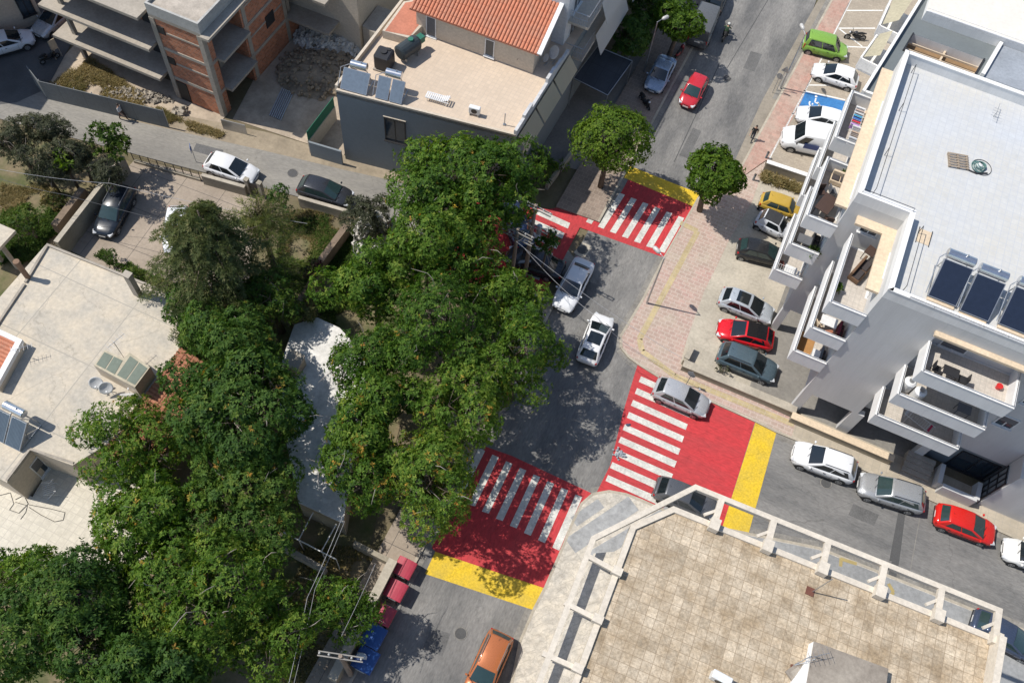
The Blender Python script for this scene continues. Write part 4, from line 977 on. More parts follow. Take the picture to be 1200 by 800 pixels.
    glassq("windscreen", fr, .06, .94, .13, .93, bow=.045); 
    if kind != 'van': glassq("rear_window", rr, .09, .91, .22 if kind != 'sedan' else .12, .90, bow=.035)
    for sy in (-1, 1):
        c = (ct['lf', sy], ct['lr', sy], ct['tr', sy], ct['tf', sy])
        if kind == 'van': glassq("side_window", c, .06, .25, .08, .80)
        elif kind in ('smart',): glassq("side_window", c, .10, .66, .12, .84)
        else:
            glassq("side_window", c, .09, .47, .13, .86); glassq("side_window", c, .50, .90 if kind in ('wagon', 'mpv', 'suv') else .85, .13, .86)
    def roofpanel(nm, x0, x1, y, m, dz=.014):
        o_ = MB()
        def rz_(x, yy): 
            f = 1 - abs(x - xm) / ((xr - xq) / 2); return H + .03 * max(0, f) + .03 * (1 - abs(yy) / wt) + (0 if x < xm else -.02 * (1 - max(0, f)))
        ys = (-y, 0, y); xl = [x0 + (x1 - x0) * i / 4 for i in range(5)]
        vs = [V(x, yy, rz_(x, yy) + dz) for x in xl for yy in ys] + [V(x, yy, rz_(x, yy) - .02) for x in xl for yy in ys]
        fs = []
        for i in range(4):
            for j in range(2): a0 = i * 3 + j; fs += [(a0, a0 + 1, a0 + 4, a0 + 3), (15 + a0 + 3, 15 + a0 + 4, 15 + a0 + 1, 15 + a0)]
        rim_ = [0, 3, 6, 9, 12, 13, 14, 11, 8, 5, 2, 1]
        for i in range(12): p0, p1 = rim_[i], rim_[(i + 1) % 12]; fs.append((p0, p1, p1 + 15, p0 + 15))
        o_.add(vs, fs); return o_.build(nm, m, t, local=True, recalc=True, smooth=False)
    if roof: roofpanel("roof", xr - .04, xq + .04, wt * .95, roof)
    if sunroof: roofpanel("sunroof", xr - .12, xr - .12 + (xq - xr) * sunroof, wt * .74, m_cglass, .022)
    if rails:
        for sy in (-1, 1):
            o_ = MB(); o_.tube([V(xr - .1, sy * wt * .93, H), V(xr - .18, sy * wt * .93, H + .065), V(xq + .2, sy * wt * .93, H + .075), V(xq + .08, sy * wt * .93, H)], .02); o_.build("roof_rail", m_rim if rails == 1 else m_arch, t, local=True)
    # wheels
    rw = {'smart': .29, 'city': .27, 'small': .29, 'van': .35, 'suv': .35}.get(kind, .31)
    xf = a - (.80 if kind not in ('smart', 'van') else .42 if kind == 'smart' else .92); xw = (xf, xf - wbs)
    for x in xw:
        for sy in (-1, 1):
            yo = sy * (wid(x) + .006)
            o_ = MB(); o_.tube([V(x, yo - sy * .22, rw), V(x, yo - sy * .20, rw), V(x, yo - sy * .02, rw), V(x, yo + sy * .006, rw)], [rw * .9, rw, rw, rw * .9], 18)
            wl = o_.build("wheel", m_tyre, t, local=True)
            o_ = MB(); o_.tube([V(x, yo + sy * .0, rw), V(x, yo + sy * .012, rw)], rw * .66, 14); 
            o_.build("rim", rim or m_rim, wl, local=True)
            o_ = MB()
            for k in range(5):
                t_ = k * 2 * math.pi / 5 + .3; o_.obox(V(x + math.cos(t_) * rw * .4, yo + sy * .013, rw + math.sin(t_) * rw * .4), rw * .22, .012, rw * .22, (V(math.cos(t_ + .6), 0, math.sin(t_ + .6)), V(0, 1, 0), V(-math.sin(t_ + .6), 0, math.cos(t_ + .6))))
            o_.build("rim_gap", m_arch, wl, local=True)
            o_ = MB(); arc = [V(x + (rw + .07) * math.cos(R(g_)), 0, rw + (rw + .07) * math.sin(R(g_))) for g_ in range(-15, 196, 15)]
            vs = [v + V(0, yo - sy * .10, 0) for v in arc] + [v + V(0, yo - sy * .001, 0) for v in arc]; n_ = len(arc)
            o_.add(vs, [tuple(range(n_)), tuple(range(2 * n_ - 1, n_ - 1, -1))] + [(i, i + 1, n_ + i + 1, n_ + i) for i in range(n_ - 1)]); o_.build("wheel_arch", m_arch, t, local=True, recalc=True)
    # lamps, bumper trim, plates, grille, mirrors, door seams
    for sy in (-1, 1):
        o_ = MB(); o_.obox(V(a - .20, sy * w * .66, zn - .045), .36, .30, .14, (V(math.cos(.35), -sy * math.sin(.35), -.22).normalized(), V(sy * math.sin(.35) * sy, sy * sy * math.cos(.35), 0).normalized() if sy > 0 else V(-math.sin(.35), math.cos(.35), 0), V(0, 0, 1))); o_.build("headlight", m_lamp, t, local=True, bevel=.03)
        o_ = MB(); o_.obox(V(-a + .13, sy * w * .76, bt - .16), .16, .16, .20 if kind not in ('mpv', 'van') else .5); o_.build("tail_light", m_tail, t, local=True, bevel=.03)
        o_ = MB(); o_.obox(V(xh - .28, sy * (w + .07), zb + .07), .12, .17, .13); o_.build("mirror", pm if kind != 'van' else m_arch, t, local=True, bevel=.03)
        o_ = MB()
        for x in ((xh + xr) / 2 + .02, (xr + xq) / 2 + .05, xq + .25): o_.obox(V(x, sy * (w + .0005), .62), .012, .006, .5)
        o_.obox(V(.02, sy * (w * .985), .31), wbs - 2 * rw - .15, .06, .12)
        for x in (xr - .35, xm - .45): o_.obox(V(x, sy * (w - .004), zb - .14), .16, .03, .025)
        o_.build("door_trim", m_arch, t, local=True)
    o_ = MB(); o_.obox(V(a - .06, 0, .42), .12, W * .66, .16); o_.obox(V(a - .07, 0, zn - .12), .10, W * .40, .09); o_.build("grille", m_arch, t, local=True, bevel=.02)
    o_ = MB(); o_.obox(V(-a + .05, 0, .42), .12, W * .76, .15); o_.build("rear_bumper_trim", m_arch, t, local=True, bevel=.02)
    o_ = MB(); o_.obox(V(a + .005, 0, .44), .015, .48, .11); o_.build("number_plate", m_plate, t, local=True); o_ = MB(); o_.obox(V(-a - .005, 0, bt - .30), .015, .48, .11); o_.build("number_plate", m_plate, t, local=True)
    if wiper and kind != 'van':
        o_ = MB(); 
        for yy in (.12, -.42): o_.beam(V(xh + .03, yy + .1, zl + .06), V(xh - .20 * (xh - xr), yy - .35, zl + .06 + .2 * (H - zl)), .02, .02)
        o_.build("wiper", m_arch, t, local=True)
    o_ = MB(); o_.tube([V(xq + .22, 0, H + .03), V(xq + .05, 0, H + .2)], .008, 4); o_.build("aerial", m_arch, t, local=True)
    if livery:
        for sy in (-1, 1):
            yo = sy * (w * .93 + .02)
            o_ = MB(); o_.panel([V(.75, sy * (w + .008), .95), V(-.45, sy * (w + .008), .95), V(-.45, sy * (w * .985 + .008), 1.45), V(.75, sy * (w * .985 + .008), 1.45)][::sy], .02); o_.build("livery_panel", flat("navy_vinyl", (.03, .06, .2), .4), t, local=True)
    return t
WHT = (.74, .75, .76); SIL = (.44, .45, .47); RED = (.58, .018, .022)
car("hatchback", "silver hatchback driving across the white stripes beside the low car park wall", "car", (799, 465), (829, 478), 'hatch', (.47, .48, .50), .3, wiper=True)
car("hatchback", "dark grey car on the red paint half hidden by the corner building's outer beam", "car", (804, 583), (844, 599), 'hatch', (.13, .135, .145), .4, L=4.25)
car("suv", "white compact suv parked at the kerb just past the yellow band", "car", (966, 541), (933, 529), 'suv', WHT, rails=2)
car("suv", "silver suv parked at the kerb between the white suv and the red hatchback", "car", (1045, 577), (1013, 567), 'suv', (.40, .41, .42), .4, rails=2, L=4.4, glass=m_tealg)
car("hatchback", "red hatchback parked at the kerb beside the shaded entrance wall", "car", (1132, 614), (1167, 627), 'hatch', (.60, .02, .015), L=4.05, glass=m_tealg)
car("hatchback", "white car cut by the right edge of the picture, behind the red hatchback", "car", (1212, 653), (1180, 642), 'hatch', (.70, .70, .68))
car("saloon_car", "dark blue car parked below the end parapet of the travertine roof", "car", (1179, 745), (1210, 762), 'hatch', (.06, .08, .13), .3, glass=m_tealg, L=4.3)
car("minivan", "copper orange people carrier with roof rails at the bottom of the picture", "car", (571, 782), (556, 816), 'wagon', (.46, .155, .06), .2, rails=1, glass=m_tealg, L=4.4)
car("hatchback", "pale silver hatchback with big black sunroof, nose in beside the red coupe", "car", (875, 358), (903, 369), 'hatch', (.50, .54, .58), .3, sunroof=.62, L=4.1)
car("coupe", "bright red coupe with black roof parked between silver hatchback and blue grey suv", "car", (874, 391), (840, 382), 'hatch', (.60, .012, .02), roof=flat("gloss_black", (.012, .012, .014), .12), L=4.1)
car("suv", "blue grey suv with roof box rails parked next to the low white wall", "car", (876, 425), (911, 439), 'suv', (.085, .125, .15), .2, rails=2)
car("hatchback", "black hatchback parked between the tiny white car and the empty bay", "car", (893, 296), (925, 304), 'small', (.022, .023, .025), L=3.8, glass=m_tealg)
car("microcar", "tiny two seat white car with black fabric roof between yellow car and black hatchback", "car", (906, 263), (927, 273), 'smart', (.66, .68, .71), roof=flat("black_fabric", (.03, .032, .036), .8))
car("hatchback", "small mustard yellow car in the top slot of the car park by the weeds", "car", (916, 241), (940, 249), 'city', (.47, .31, .05), L=3.45, glass=m_tealg)
car("delivery_van", "white delivery van with navy side panel parked half under the block's balcony", "van", (953, 163), (915, 155), 'van', WHT, livery=True, zc=1.1)
car("hatchback", "white car standing in the blue disabled bay next to the delivery van", "car", (962, 138), (931, 130), 'hatch', WHT, L=4.1)
car("hatchback", "white hatchback in the bay between the green van and the blue bay", "car", (979, 88), (951, 79), 'hatch', (.76, .76, .76))
car("leisure_van", "apple green leisure van parked across the red pavement by the traffic signs", "car", (968, 54), (996, 61), 'mpv', (.22, .40, .07), .1, zc=.8)
car("hatchback", "red car driving down the main road past the parked pale blue car", "car", (813, 106), (802, 126), 'small', (.50, .03, .045), glass=m_tealg)
car("saloon_car", "pale blue saloon parked in shade by the tall street lamp", "car", (774, 86), (764, 105), 'sedan', (.30, .38, .50), .3, L=4.1)
car("box_van", "dark grey van parked behind the small round tree at the top", "van", (826, 24), (835, 0), 'van', (.11, .115, .12), L=5.2, zc=1.2)
car("pickup", "black car parked beyond the dark grey van at the top edge", "car", (840, -4), (849, -28), 'suv', (.03, .032, .035))
car("saloon_car", "white saloon with leaf reflections on its roof coming out of the tree shade", "car", (672, 333), (656, 364), 'sedan', (.72, .73, .75), L=4.6)
car("hatchback", "white car driving up the main road in front of the white saloon", "car", (698, 396), (710, 366), 'hatch', (.76, .76, .76), L=4.2, sunroof=.62)
car("estate_car", "dark navy estate car with silver roof rails in the walled courtyard", "car", (134, 246), (120, 272), 'wagon', (.018, .024, .034), rails=1, glass=m_tealg)
car("hatchback", "white car half hidden by the conifer in the courtyard", "car", (207, 268), (203, 298), 'hatch', (.74, .75, .76))
car("hatchback", "white hatchback parked along the garden wall on the pale side street", "car", (271, 197), (302, 207), 'hatch', (.76, .76, .76), L=4.1)
car("hatchback", "dark grey car parked on the side street behind the cream garden wall", "car", (381, 224), (412, 233), 'hatch', (.045, .048, .055), .3, glass=m_tealg, L=4.2)
car("hatchback", "white hatchback in deep shade at the left edge of the top yard", "car", (8, 49), (33, 42), 'hatch', (.68, .69, .71), L=4.1)
car("saloon_car", "silver car parked in the shade against the pale wall at the top left", "car", (65, 20), (46, 36), 'sedan', (.42, .43, .45), .3)
car("saloon_car", "dark blue car under the trees beside the electricity poles", "car", (606, 262), (596, 238), 'sedan', (.04, .06, .12), .3)
car("saloon_car", "dark car with red rear lamps waiting in the tree shade below the poles", "car", (627, 307), (600, 298), 'sedan', (.03, .03, .035))

# ---------------------------------------------------------------- motorcycles
def moto(name, label, ctr, front, col, scooter=False, zc=.5, group="motorcycles and scooters"):
    p = G(*ctr, zc); q = G(*front, zc); d = q - p
    t = thing(name, label, "motorcycle" if not scooter else "scooter", (p.x, p.y, 0), math.atan2(d.y, d.x), group)
    r = .31 if not scooter else .24; wb_ = .70 if not scooter else .62
    pm = paint("moto_%.2f_%.2f_%.2f" % col, col)
    for x in (wb_, -wb_):
        b = MB(); b.ring(V(x, 0, r), (0, 1, 0), r - .06, .06, 20, 8); wl = b.build("wheel", m_tyre, t, local=True, smooth=True)
        b = MB(); b.tube([V(x, -.03, r), V(x, .03, r)], r * .62, 12); b.build("rim", m_rim, wl, local=True)
    b = MB(); b.tube([V(-.45, 0, .42), V(0, 0, .45), V(.3, 0, .62)], [.14, .19, .12], 8); b.tube([V(-.3, .14, .3), V(-.75, .17, .42)], .05); b.build("engine", m_arch, t, local=True, smooth=True)
    b = MB()
    if scooter: b.tube([V(.35, 0, .35), V(.42, 0, .65), V(.36, 0, .95)], [.18, .19, .10], 8); b.tube([V(-.8, 0, .62), V(-.45, 0, .6), V(-.1, 0, .5)], [.10, .18, .13], 8); b.obox(V(.15, 0, .30), .45, .34, .06)
    else: b.tube([V(-.12, 0, .74), V(.08, 0, .82), V(.34, 0, .78)], [.12, .18, .10], 8); b.tube([V(-.85, 0, .82), V(-.5, 0, .76)], [.05, .10], 8); b.tube([V(.45, 0, .78), V(.62, 0, .84), V(.70, 0, .8)], [.13, .15, .06], 8)
    b.build("fairing", pm, t, local=True, smooth=True)
    b = MB(); b.tube([V(-.70, 0, .80), V(-.4, 0, .80), V(-.12, 0, .80)], [.08, .13, .09], 8); b.build("seat", m_tyre, t, local=True, smooth=True)
    b = MB()
    for y in (-.09, .09): b.tube([V(wb_, y, r), V(wb_ - .22, y, .95)], .025)
    b.tube([V(.34, -.36, .98), V(.44, -.15, 1.03), V(.44, .15, 1.03), V(.34, .36, .98)], .02)
    for y in (-.3, .3): b.tube([V(.42, y, 1.0), V(.48, y * 1.15, 1.16)], .012)
    b.build("fork_and_handlebar", m_arch, t, local=True)
    b = MB(); b.blob(V(wb_ - .05, 0, .86), .09, .11, .09, 3, jit=.02); b.build("headlight", m_lamp, t, local=True, smooth=True)
    b = MB(); b.tube([V(-.1, .12, .2), V(-.12, .24, .0)], .015); b.build("kickstand", m_arch, t, local=True)
    return t
moto("motorcycle", "black sports motorcycle parked across the hatched bay beside the green van", (1003, 42), (980, 40), (.03, .03, .035))
moto("scooter", "black scooter standing in shade near the dark grey fence in the top left yard", (57, 66), (70, 60), (.02, .02, .022), True)
moto("scooter", "dark scooter with red panel parked behind the pale blue saloon", (797, 60), (804, 50), (.25, .02, .03), True)
moto("scooter", "black scooter parked on the brown pavement in front of the pale blue saloon", (756, 118), (762, 126), (.02, .02, .025), True)
ridden = moto("motorcycle", "dark motorcycle ridden up the sunny main road by a rider in a green jacket", (851, 38), (856, 26), (.02, .02, .02))

# ---------------------------------------------------------------- people
def skinned(name, joints, edges, sub=2):
    me = bpy.data.meshes.new(name); me.from_pydata([j[0] for j in joints], edges, []); o = bpy.data.objects.new(name, me); COL.objects.link(o)
    sk = o.modifiers.new("s", 'SKIN'); sk.use_smooth_shade = True
    for i, j in enumerate(joints):
        me.skin_vertices[0].data[i].radius = j[1] if isinstance(j[1], tuple) else (j[1], j[1])
    me.skin_vertices[0].data[0].use_root = True
    sb = o.modifiers.new("b", 'SUBSURF'); sb.levels = sb.render_levels = sub
    dg = bpy.context.evaluated_depsgraph_get(); m2 = bpy.data.meshes.new_from_object(o.evaluated_get(dg))
    bpy.data.objects.remove(o); bpy.data.meshes.remove(me)
    return m2
SKIN = flat("skin", (.50, .30, .21), .6)
def person(label, loc, rz, shirt, trousers, hair=(.02, .015, .012), stride=.28, arms=.2, seated=False, shorts=False, helmet=None):
    t = thing("person", label, "person", loc, rz, "people")
    J = []; E_ = []
    def add(p, r, par=None):
        J.append((p, r)); i = len(J) - 1
        if par is not None: E_.append((par, i))
        return i
    zp = .92 if not seated else .82
    lean = 0 if not seated else .14
    pel = add((0, 0, zp), (.15, .11)); wa = add((.01 + lean * .3, 0, zp + .18), (.13, .10), pel); ch = add((lean * .8, 0, zp + .38), (.155, .11), wa); nk = add((lean * 1.1 + .01, 0, zp + .53), .055, ch)
    hd0 = add((lean * 1.2 + .02, 0, zp + .60), .07, nk); hd = add((lean * 1.2 + .025, 0, zp + .69), (.082, .095), hd0); tp = add((lean * 1.2 + .015, 0, zp + .76), .07, hd)
    for s in (-1, 1):
        if seated:
            hip = add((.02, s * .11, zp - .04), .095, pel); kn_ = add((.40, s * .20, zp - .18), .065, hip); an = add((.12, s * .20, zp - .55), .043, kn_); ft = add((.24, s * .21, zp - .60), .04, an)
        else:
            st = s * stride
            hip = add((st * .15, s * .095, zp - .09), .092, pel); kn_ = add((st * .62 + .05, s * .095, .49), .062, hip); an = add((st * 1.0, s * .09, .09), .042, kn_); ft = add((st * 1.0 + .15, s * .10, .045), (.042, .035), an)
        sh = add((lean * .9, s * .185, zp + .44), .062, ch)
        if seated: el = add((.22, s * .30, zp + .25), .045, sh); wr = add((.42, s * .30, zp + .16), .03, el)
        else:
            ar = -s * arms; el = add((ar * .5, s * .235, zp + .16), .045, sh); wr = add((ar * 1.2 + .06, s * .24, zp - .07), .03, el)
        w0 = Vector(J[wr][0]); dr = (w0 - Vector(J[el][0])).normalized(); pal = add(tuple(w0 + dr * .07), (.035, .02), wr)
        for k, (ln, off) in enumerate(((.07, -.027), (.085, -.009), (.08, .009), (.06, .026))):
            f0 = Vector(J[pal][0]) + Vector((off, 0, 0)) + dr * .03; f1 = add(tuple(f0), .010, pal); f2 = add(tuple(f0 + dr * ln * .55 + Vector((0, -s * .008, 0))), .009, f1); add(tuple(f0 + dr * ln + Vector((0, -s * .025, 0))), .008, f2)
        th = add(tuple(w0 + dr * .045 + Vector((.03, -s * .01, 0))), .011, wr); add(tuple(w0 + dr * .09 + Vector((.05, -s * .02, 0))), .009, th)
    me = skinned("body", J, E_)
    o = bpy.data.objects.new("body", me); COL.objects.link(o); o.parent = t
    me.materials.clear(); me.materials.append(SKIN); me.materials.append(shirt); me.materials.append(trousers); me.materials.append(m_tyre)
    kz = .5
    for p in me.polygons:
        c = p.center; k = 0
        if c.z < .085 or (seated and c.z < zp - .56): k = 3
        elif c.z < zp + .05 and abs(c.y) < .19 + (.1 if seated else 0) and not (c.z > zp - .2 and abs(c.y) > .2 and not seated): k = 0 if (shorts and c.z < .52) else 2
        elif c.z < zp + .50 and (abs(c.y) < .21 or c.z > zp + .18): k = 1
        p.material_index = k; p.use_smooth = True
    hz_ = zp + .70; hx = lean * 1.2 + .02
    b = MB(); b.blob(V(hx - .018, 0, hz_ + .035), .098 if not helmet else .135, .092 if not helmet else .13, .085 if not helmet else .12, 5, jit=.05, n=12, m=8); b.build("hair" if not helmet else "helmet", helmet or flat("hair_%.2f" % hair[0], hair, .6), t, local=True, smooth=True)
    b = MB(); b.tube([V(hx + .085, 0, hz_ - .0), V(hx + .115, 0, hz_ - .035), V(hx + .09, 0, hz_ - .04)], [.008, .016, .01], 6)
    for s in (-1, 1): b.blob(V(hx, s * .083, hz_ - .015), .02, .012, .03, 1, jit=.02)
    b.build("nose_and_ears", SKIN, t, local=True, smooth=True)
    b = MB()
    for s in (-1, 1): b.blob(V(hx + .088, s * .032, hz_ + .0), .008, .012, .008, 1, jit=.01)
    b.obox(V(hx + .09, 0, hz_ - .065), .008, .045, .008); b.build("eyes_and_mouth", flat("eye_dark", (.03, .015, .012), .4), t, local=True)
    return t
cw = flat("white_cotton", (.72, .72, .72), .9); cnv = flat("navy_cotton", (.025, .03, .05), .9); cbl = flat("black_cotton", (.018, .018, .02), .9); cgr = flat("green_jacket", (.05, .10, .05), .8); cdr = flat("dark_brown_cotton", (.09, .055, .045), .9)
def ptloc(px, py): p = G(px, py, 0); return (p.x, p.y, .008)
person("person in white top and dark trousers walking beside the long grey fence", ptloc(145, 140), R(-12), cw, cdr)
person("person in black walking down the shoulder of the main road beside the red pavement", ptloc(880, 164), R(250), cbl, cnv)
p = ridden.location
person("rider in green jacket and white helmet sitting on the dark motorcycle", (p.x - .28 * math.cos(ridden.rotation_euler.z), p.y - .28 * math.sin(ridden.rotation_euler.z), .0), ridden.rotation_euler.z, cgr, cbl, seated=True, helmet=flat("white_helmet", (.62, .63, .6), .3))
# ---------------------------------------------------------------- vegetation
m_bark = M("bark", (.16, .125, .095), .95, dark=.6, s1=3., s2=12., bump=.5, uvmap=False)
m_twig = flat("pale_twig", (.33, .29, .25), .9)
G_BROAD = leafmat("broad_leaves", [(0, (.034, .082, .014)), (.3, (.078, .158, .020)), (.62, (.138, .232, .032)), (.84, (.235, .30, .046)), (.90, (.36, .31, .05)), (1., (.46, .25, .05))])
G_DARK = leafmat("dark_leaves", [(0, (.030, .074, .018)), (.35, (.066, .136, .026)), (.7, (.112, .190, .034)), (.88, (.185, .24, .042)), (.93, (.32, .26, .05)), (1., (.42, .22, .05))])
G_STREET = leafmat("street_leaves", [(0, (.042, .090, .012)), (.4, (.092, .170, .018)), (.8, (.17, .255, .030)), (1., (.25, .31, .05))])
G_OLIVE = leafmat("olive_leaves", [(0, (.042, .050, .030)), (.4, (.085, .095, .055)), (.8, (.135, .145, .085)), (1., (.18, .165, .10))])
G_CON = leafmat("conifer_needles", [(0, (.058, .082, .030)), (.45, (.130, .160, .058)), (.75, (.20, .21, .085)), (1., (.27, .21, .11))])
G_PALM = leafmat("palm_leaves", [(0, (.07, .10, .028)), (.5, (.19, .22, .065)), (1., (.38, .34, .15))])
G_BOUG = leafmat("bougainvillea_leaves", [(0, (.02, .03, .012)), (.4, (.04, .045, .02)), (.6, (.085, .012, .045)), (1., (.16, .02, .085))])
G_DRY = leafmat("dry_grass", [(0, (.10, .11, .035)), (.4, (.22, .18, .075)), (1., (.46, .36, .18))])
G_LAWN = leafmat("lush_weeds", [(0, (.03, .06, .015)), (.6, (.085, .15, .025)), (1., (.2, .22, .06))])

def leaf_mesh(name, P, N, T, mat, L=.28, W=.10, k=6, spread=.9, droop=.1, parent=None, org=V(0, 0, 0), smooth=False):
    """clusters of k folded leaves at points P with outward normals N and tints T -> one mesh"""
    n = len(P); P = np.repeat(P, k, 0); N = np.repeat(N, k, 0); T = np.repeat(T, k)
    m = n * k
    rv = rng.normal(size=(m, 3)); tg = rv - N * (rv * N).sum(1, keepdims=True); tg /= np.linalg.norm(tg, axis=1, keepdims=True) + 1e-9
    D = N * rng.uniform(.15, .75, (m, 1)) + tg * spread; D[:, 2] -= droop; D /= np.linalg.norm(D, axis=1, keepdims=True)
    ln = (L * rng.uniform(.65, 1.25, m))[:, None]; wd = (W * rng.uniform(.7, 1.2, m))[:, None]
    S = np.cross(D, N); S /= np.linalg.norm(S, axis=1, keepdims=True) + 1e-9; Up = np.cross(S, D)
    base = P + D * ln * .08; tip = P + D * ln; md = P + D * ln * .5
    vs = np.stack([base, md + S * wd * .5 + Up * wd * .18, tip - np.array([0, 0, 1.]) * ln * .10, md - S * wd * .5 + Up * wd * .18], 1).reshape(-1, 3) - np.array(org)
    me = bpy.data.meshes.new(name)
    me.vertices.add(4 * m); me.vertices.foreach_set("co", vs.astype(np.float32).ravel())
    me.loops.add(4 * m); me.loops.foreach_set("vertex_index", np.arange(4 * m, dtype=np.int32))
    me.polygons.add(m); me.polygons.foreach_set("loop_start", np.arange(0, 4 * m, 4, dtype=np.int32)); me.polygons.foreach_set("loop_total", np.full(m, 4, np.int32))
    a = me.attributes.new("tint", 'FLOAT', 'POINT'); tt = np.repeat(np.where(T < .865, np.clip(T + rng.normal(0, .06, m), 0, .84), T), 4); a.data.foreach_set("value", tt.astype(np.float32))
    me.materials.append(mat); me.update(); me.validate()
    o = bpy.data.objects.new(name, me); COL.objects.link(o)
    if parent is not None: o.parent = parent
    return o
def rand_dirs(n, up=.25):
    d = rng.normal(size=(n, 3)); d[:, 2] += up; return d / np.linalg.norm(d, axis=1, keepdims=True)
def lobes(C, R_, Rz, n, r0=.30, r1=.46, fill=.66):
    out = []
    for i in range(n):
        d = rand_dirs(1, .35)[0]; q = rng.uniform(.35, 1.0) * fill
        out.append((np.array(C) + d * np.array([R_, R_, Rz]) * q, rng.uniform(r0, r1) * R_ * (.9 if q > .5 else 1.1), rng.normal(0, .09)))
    return out
def crown_points(LB, dens, flower=0., rag=.28, gaps=True):
    P = []; N = []; T = []
    for c, r, tn in LB:
        m = int(dens * 4 * math.pi * r * r * .75); d = rand_dirs(m, .3)
        # lumps on the lobe so that the surface is uneven, with holes
        lump = np.sin(d[:, 0] * 5 + c[0] * 3) * np.sin(d[:, 1] * 5 + c[1] * 3) * np.sin(d[:, 2] * 5 + 1.)
        rr = r * (.86 + rag * lump + rng.normal(0, .08, m)); keep = rng.random(m) < np.clip(.85 + .55 * lump, .25, 1.)
        p = c + d * rr[:, None] * np.array([1, 1, .85]); p, dd = p[keep], d[keep]
        # leave out what lies deep in another lobe
        kk = np.ones(len(p), bool)
        for c2, r2, _ in LB:
            if c2 is c: continue
            kk &= np.linalg.norm((p - c2) / np.array([1, 1, .85]), axis=1) > r2 * .62
        p, dd = p[kk], dd[kk]
        t = np.clip(.42 + tn + rng.normal(0, .20, len(p)), 0, .86)
        if flower:
            nz = np.sin(p[:, 0] * 1.7 + 2) * np.sin(p[:, 1] * 1.9 + 1); f = (rng.random(len(p)) < .45 * flower * np.clip(.3 + 1.8 * nz, 0, 2.)) & (dd[:, 2] > -.1); t[f] = rng.uniform(.88, 1.0, f.sum())
        g_ = np.sin(p[:, 0] * 2.1 + 1.3 * c[1]) + np.sin(p[:, 1] * 2.3 + .7) + np.sin(p[:, 2] * 2.6 + p[:, 0]); kk = (g_ > -1.55 + rng.normal(0, .25, len(p))) | (not gaps); p, dd, t = p[kk], dd[kk], t[kk]
        P.append(p); N.append(dd); T.append(t)
    return np.concatenate(P), np.concatenate(N), np.concatenate(T)
def tree(name, label, px, zc, R_, Rz=None, mat=G_BROAD, n=28, dens=22., L=.235, W=.085, k=7, flower=0., trunk=.2, twigs=8, group=None, cat="tree", rag=.28, r0=.19, r1=.40, fill=.74, core=True):
    Rz = Rz or R_ * .75
    c = G(px[0], px[1], zc); base = V(c.x, c.y, 0)
    t = thing(name, label, cat, base, 0, group)
    C = np.array((0, 0, zc)); LB = lobes(C, R_, Rz, n, r0, r1, fill)
    P, N, T = crown_points(LB, dens, flower, rag, mat is not G_STREET)
    k_ = P[:, 2] > .1; P, N, T = P[k_], N[k_], T[k_]
    q_ = rng.uniform(.82, 1.22); T = np.where(T < .87, np.clip(T + rng.normal(0, .07), 0, .86), T)
    leaf_mesh("crown", P, N, T, mat, L * q_, W * q_, k, parent=t)
    b = MB(); h = max(.4, zc - Rz * .55); lean = V(rng.normal(0, .15), rng.normal(0, .15), 0)
    b.tube([V(0, 0, -.05), V(0, 0, h * .5) + lean * .5, V(0, 0, h) + lean], [trunk * 1.25, trunk, trunk * .8], 9)
    for c_, r_, _ in LB:
        e = Vector(c_); s_ = V(0, 0, h * rng.uniform(.75, 1.)) + lean; m_ = s_ * .45 + e * .55 + V(rng.normal(0, .2), rng.normal(0, .2), -.15)
        b.tube([s_, m_, e], [trunk * .5, trunk * .3, trunk * .12], 6)
        for q in range(3):
            d = Vector(rand_dirs(1, .5)[0]); b.tube([e, e + d * r_ * .8], [trunk * .12, .012], 5)
    if twigs:
        for i in range(twigs):
            c_, r_, _ = LB[rng.integers(len(LB))]; d = Vector(rand_dirs(1, .8)[0]); e = Vector(c_); s_ = e + d * r_ * .75
            d2 = (d + V(*rng.normal(0, .45, 3))).normalized(); p1 = s_ + d2 * .5; b.tube([e, s_, p1, p1 + (d2 + V(*rng.normal(0, .4, 3))) * .4], [.03, .028, .02, .008], 4, mi=1)
    b.build("trunk", [m_bark, m_twig], t, smooth=True, local=True)
    return t
TG = "trees of the middle garden"; LGp_ = "trees of the left garden"
tree("broadleaf_tree", "tallest leafy green tree hiding part of the blue grey street wall of the tan terrace", (545, 214), 8.0, 5.4, 3.6, n=28, group=TG, flower=.02)
tree("broadleaf_tree", "leafy green tree left of the electricity poles with few yellow tips", (500, 282), 7.0, 4.8, 3.0, n=24, group=TG, flower=.03)
tree("broadleaf_tree", "green tree just below the electricity poles, reaching over the dark waiting car", (598, 352), 6.0, 3.3, 2.6, n=18, group=TG)
tree("broadleaf_tree", "broad green tree beside the stone heap and the purple bougainvillea", (438, 338), 6.0, 4.2, 2.6, n=18, group=TG, flower=.02)
tree("broadleaf_tree", "big green tree leaning over the main road next to the white saloon", (607, 412), 7.0, 4.1, 3.0, n=22, group=TG, flower=.01)
tree("broadleaf_tree", "dense green tree in the very middle of the garden mass", (520, 385), 7.5, 4.6, 3.0, n=24, group=TG, flower=.03)
tree("broadleaf_tree", "green tree with a few orange tips overhanging the white shed roof from the right", (434, 428), 6.5, 3.4, 2.4, n=18, group=TG, flower=.06)
tree("broadleaf_tree", "green tree shading the main road just above the lower crossing", (540, 470), 7.0, 4.1, 2.8, n=22, group=TG, flower=.06)
tree("broadleaf_tree", "yellow flecked tree above the lower crossing, nearest the stained red paint", (515, 562), 7.0, 3.9, 2.8, n=22, group=TG, flower=.20)
tree("broadleaf_tree", "tree with many orange and yellow leaf tips behind the red bins", (428, 545), 6.5, 3.5, 2.6, n=20, group=TG, flower=.28)
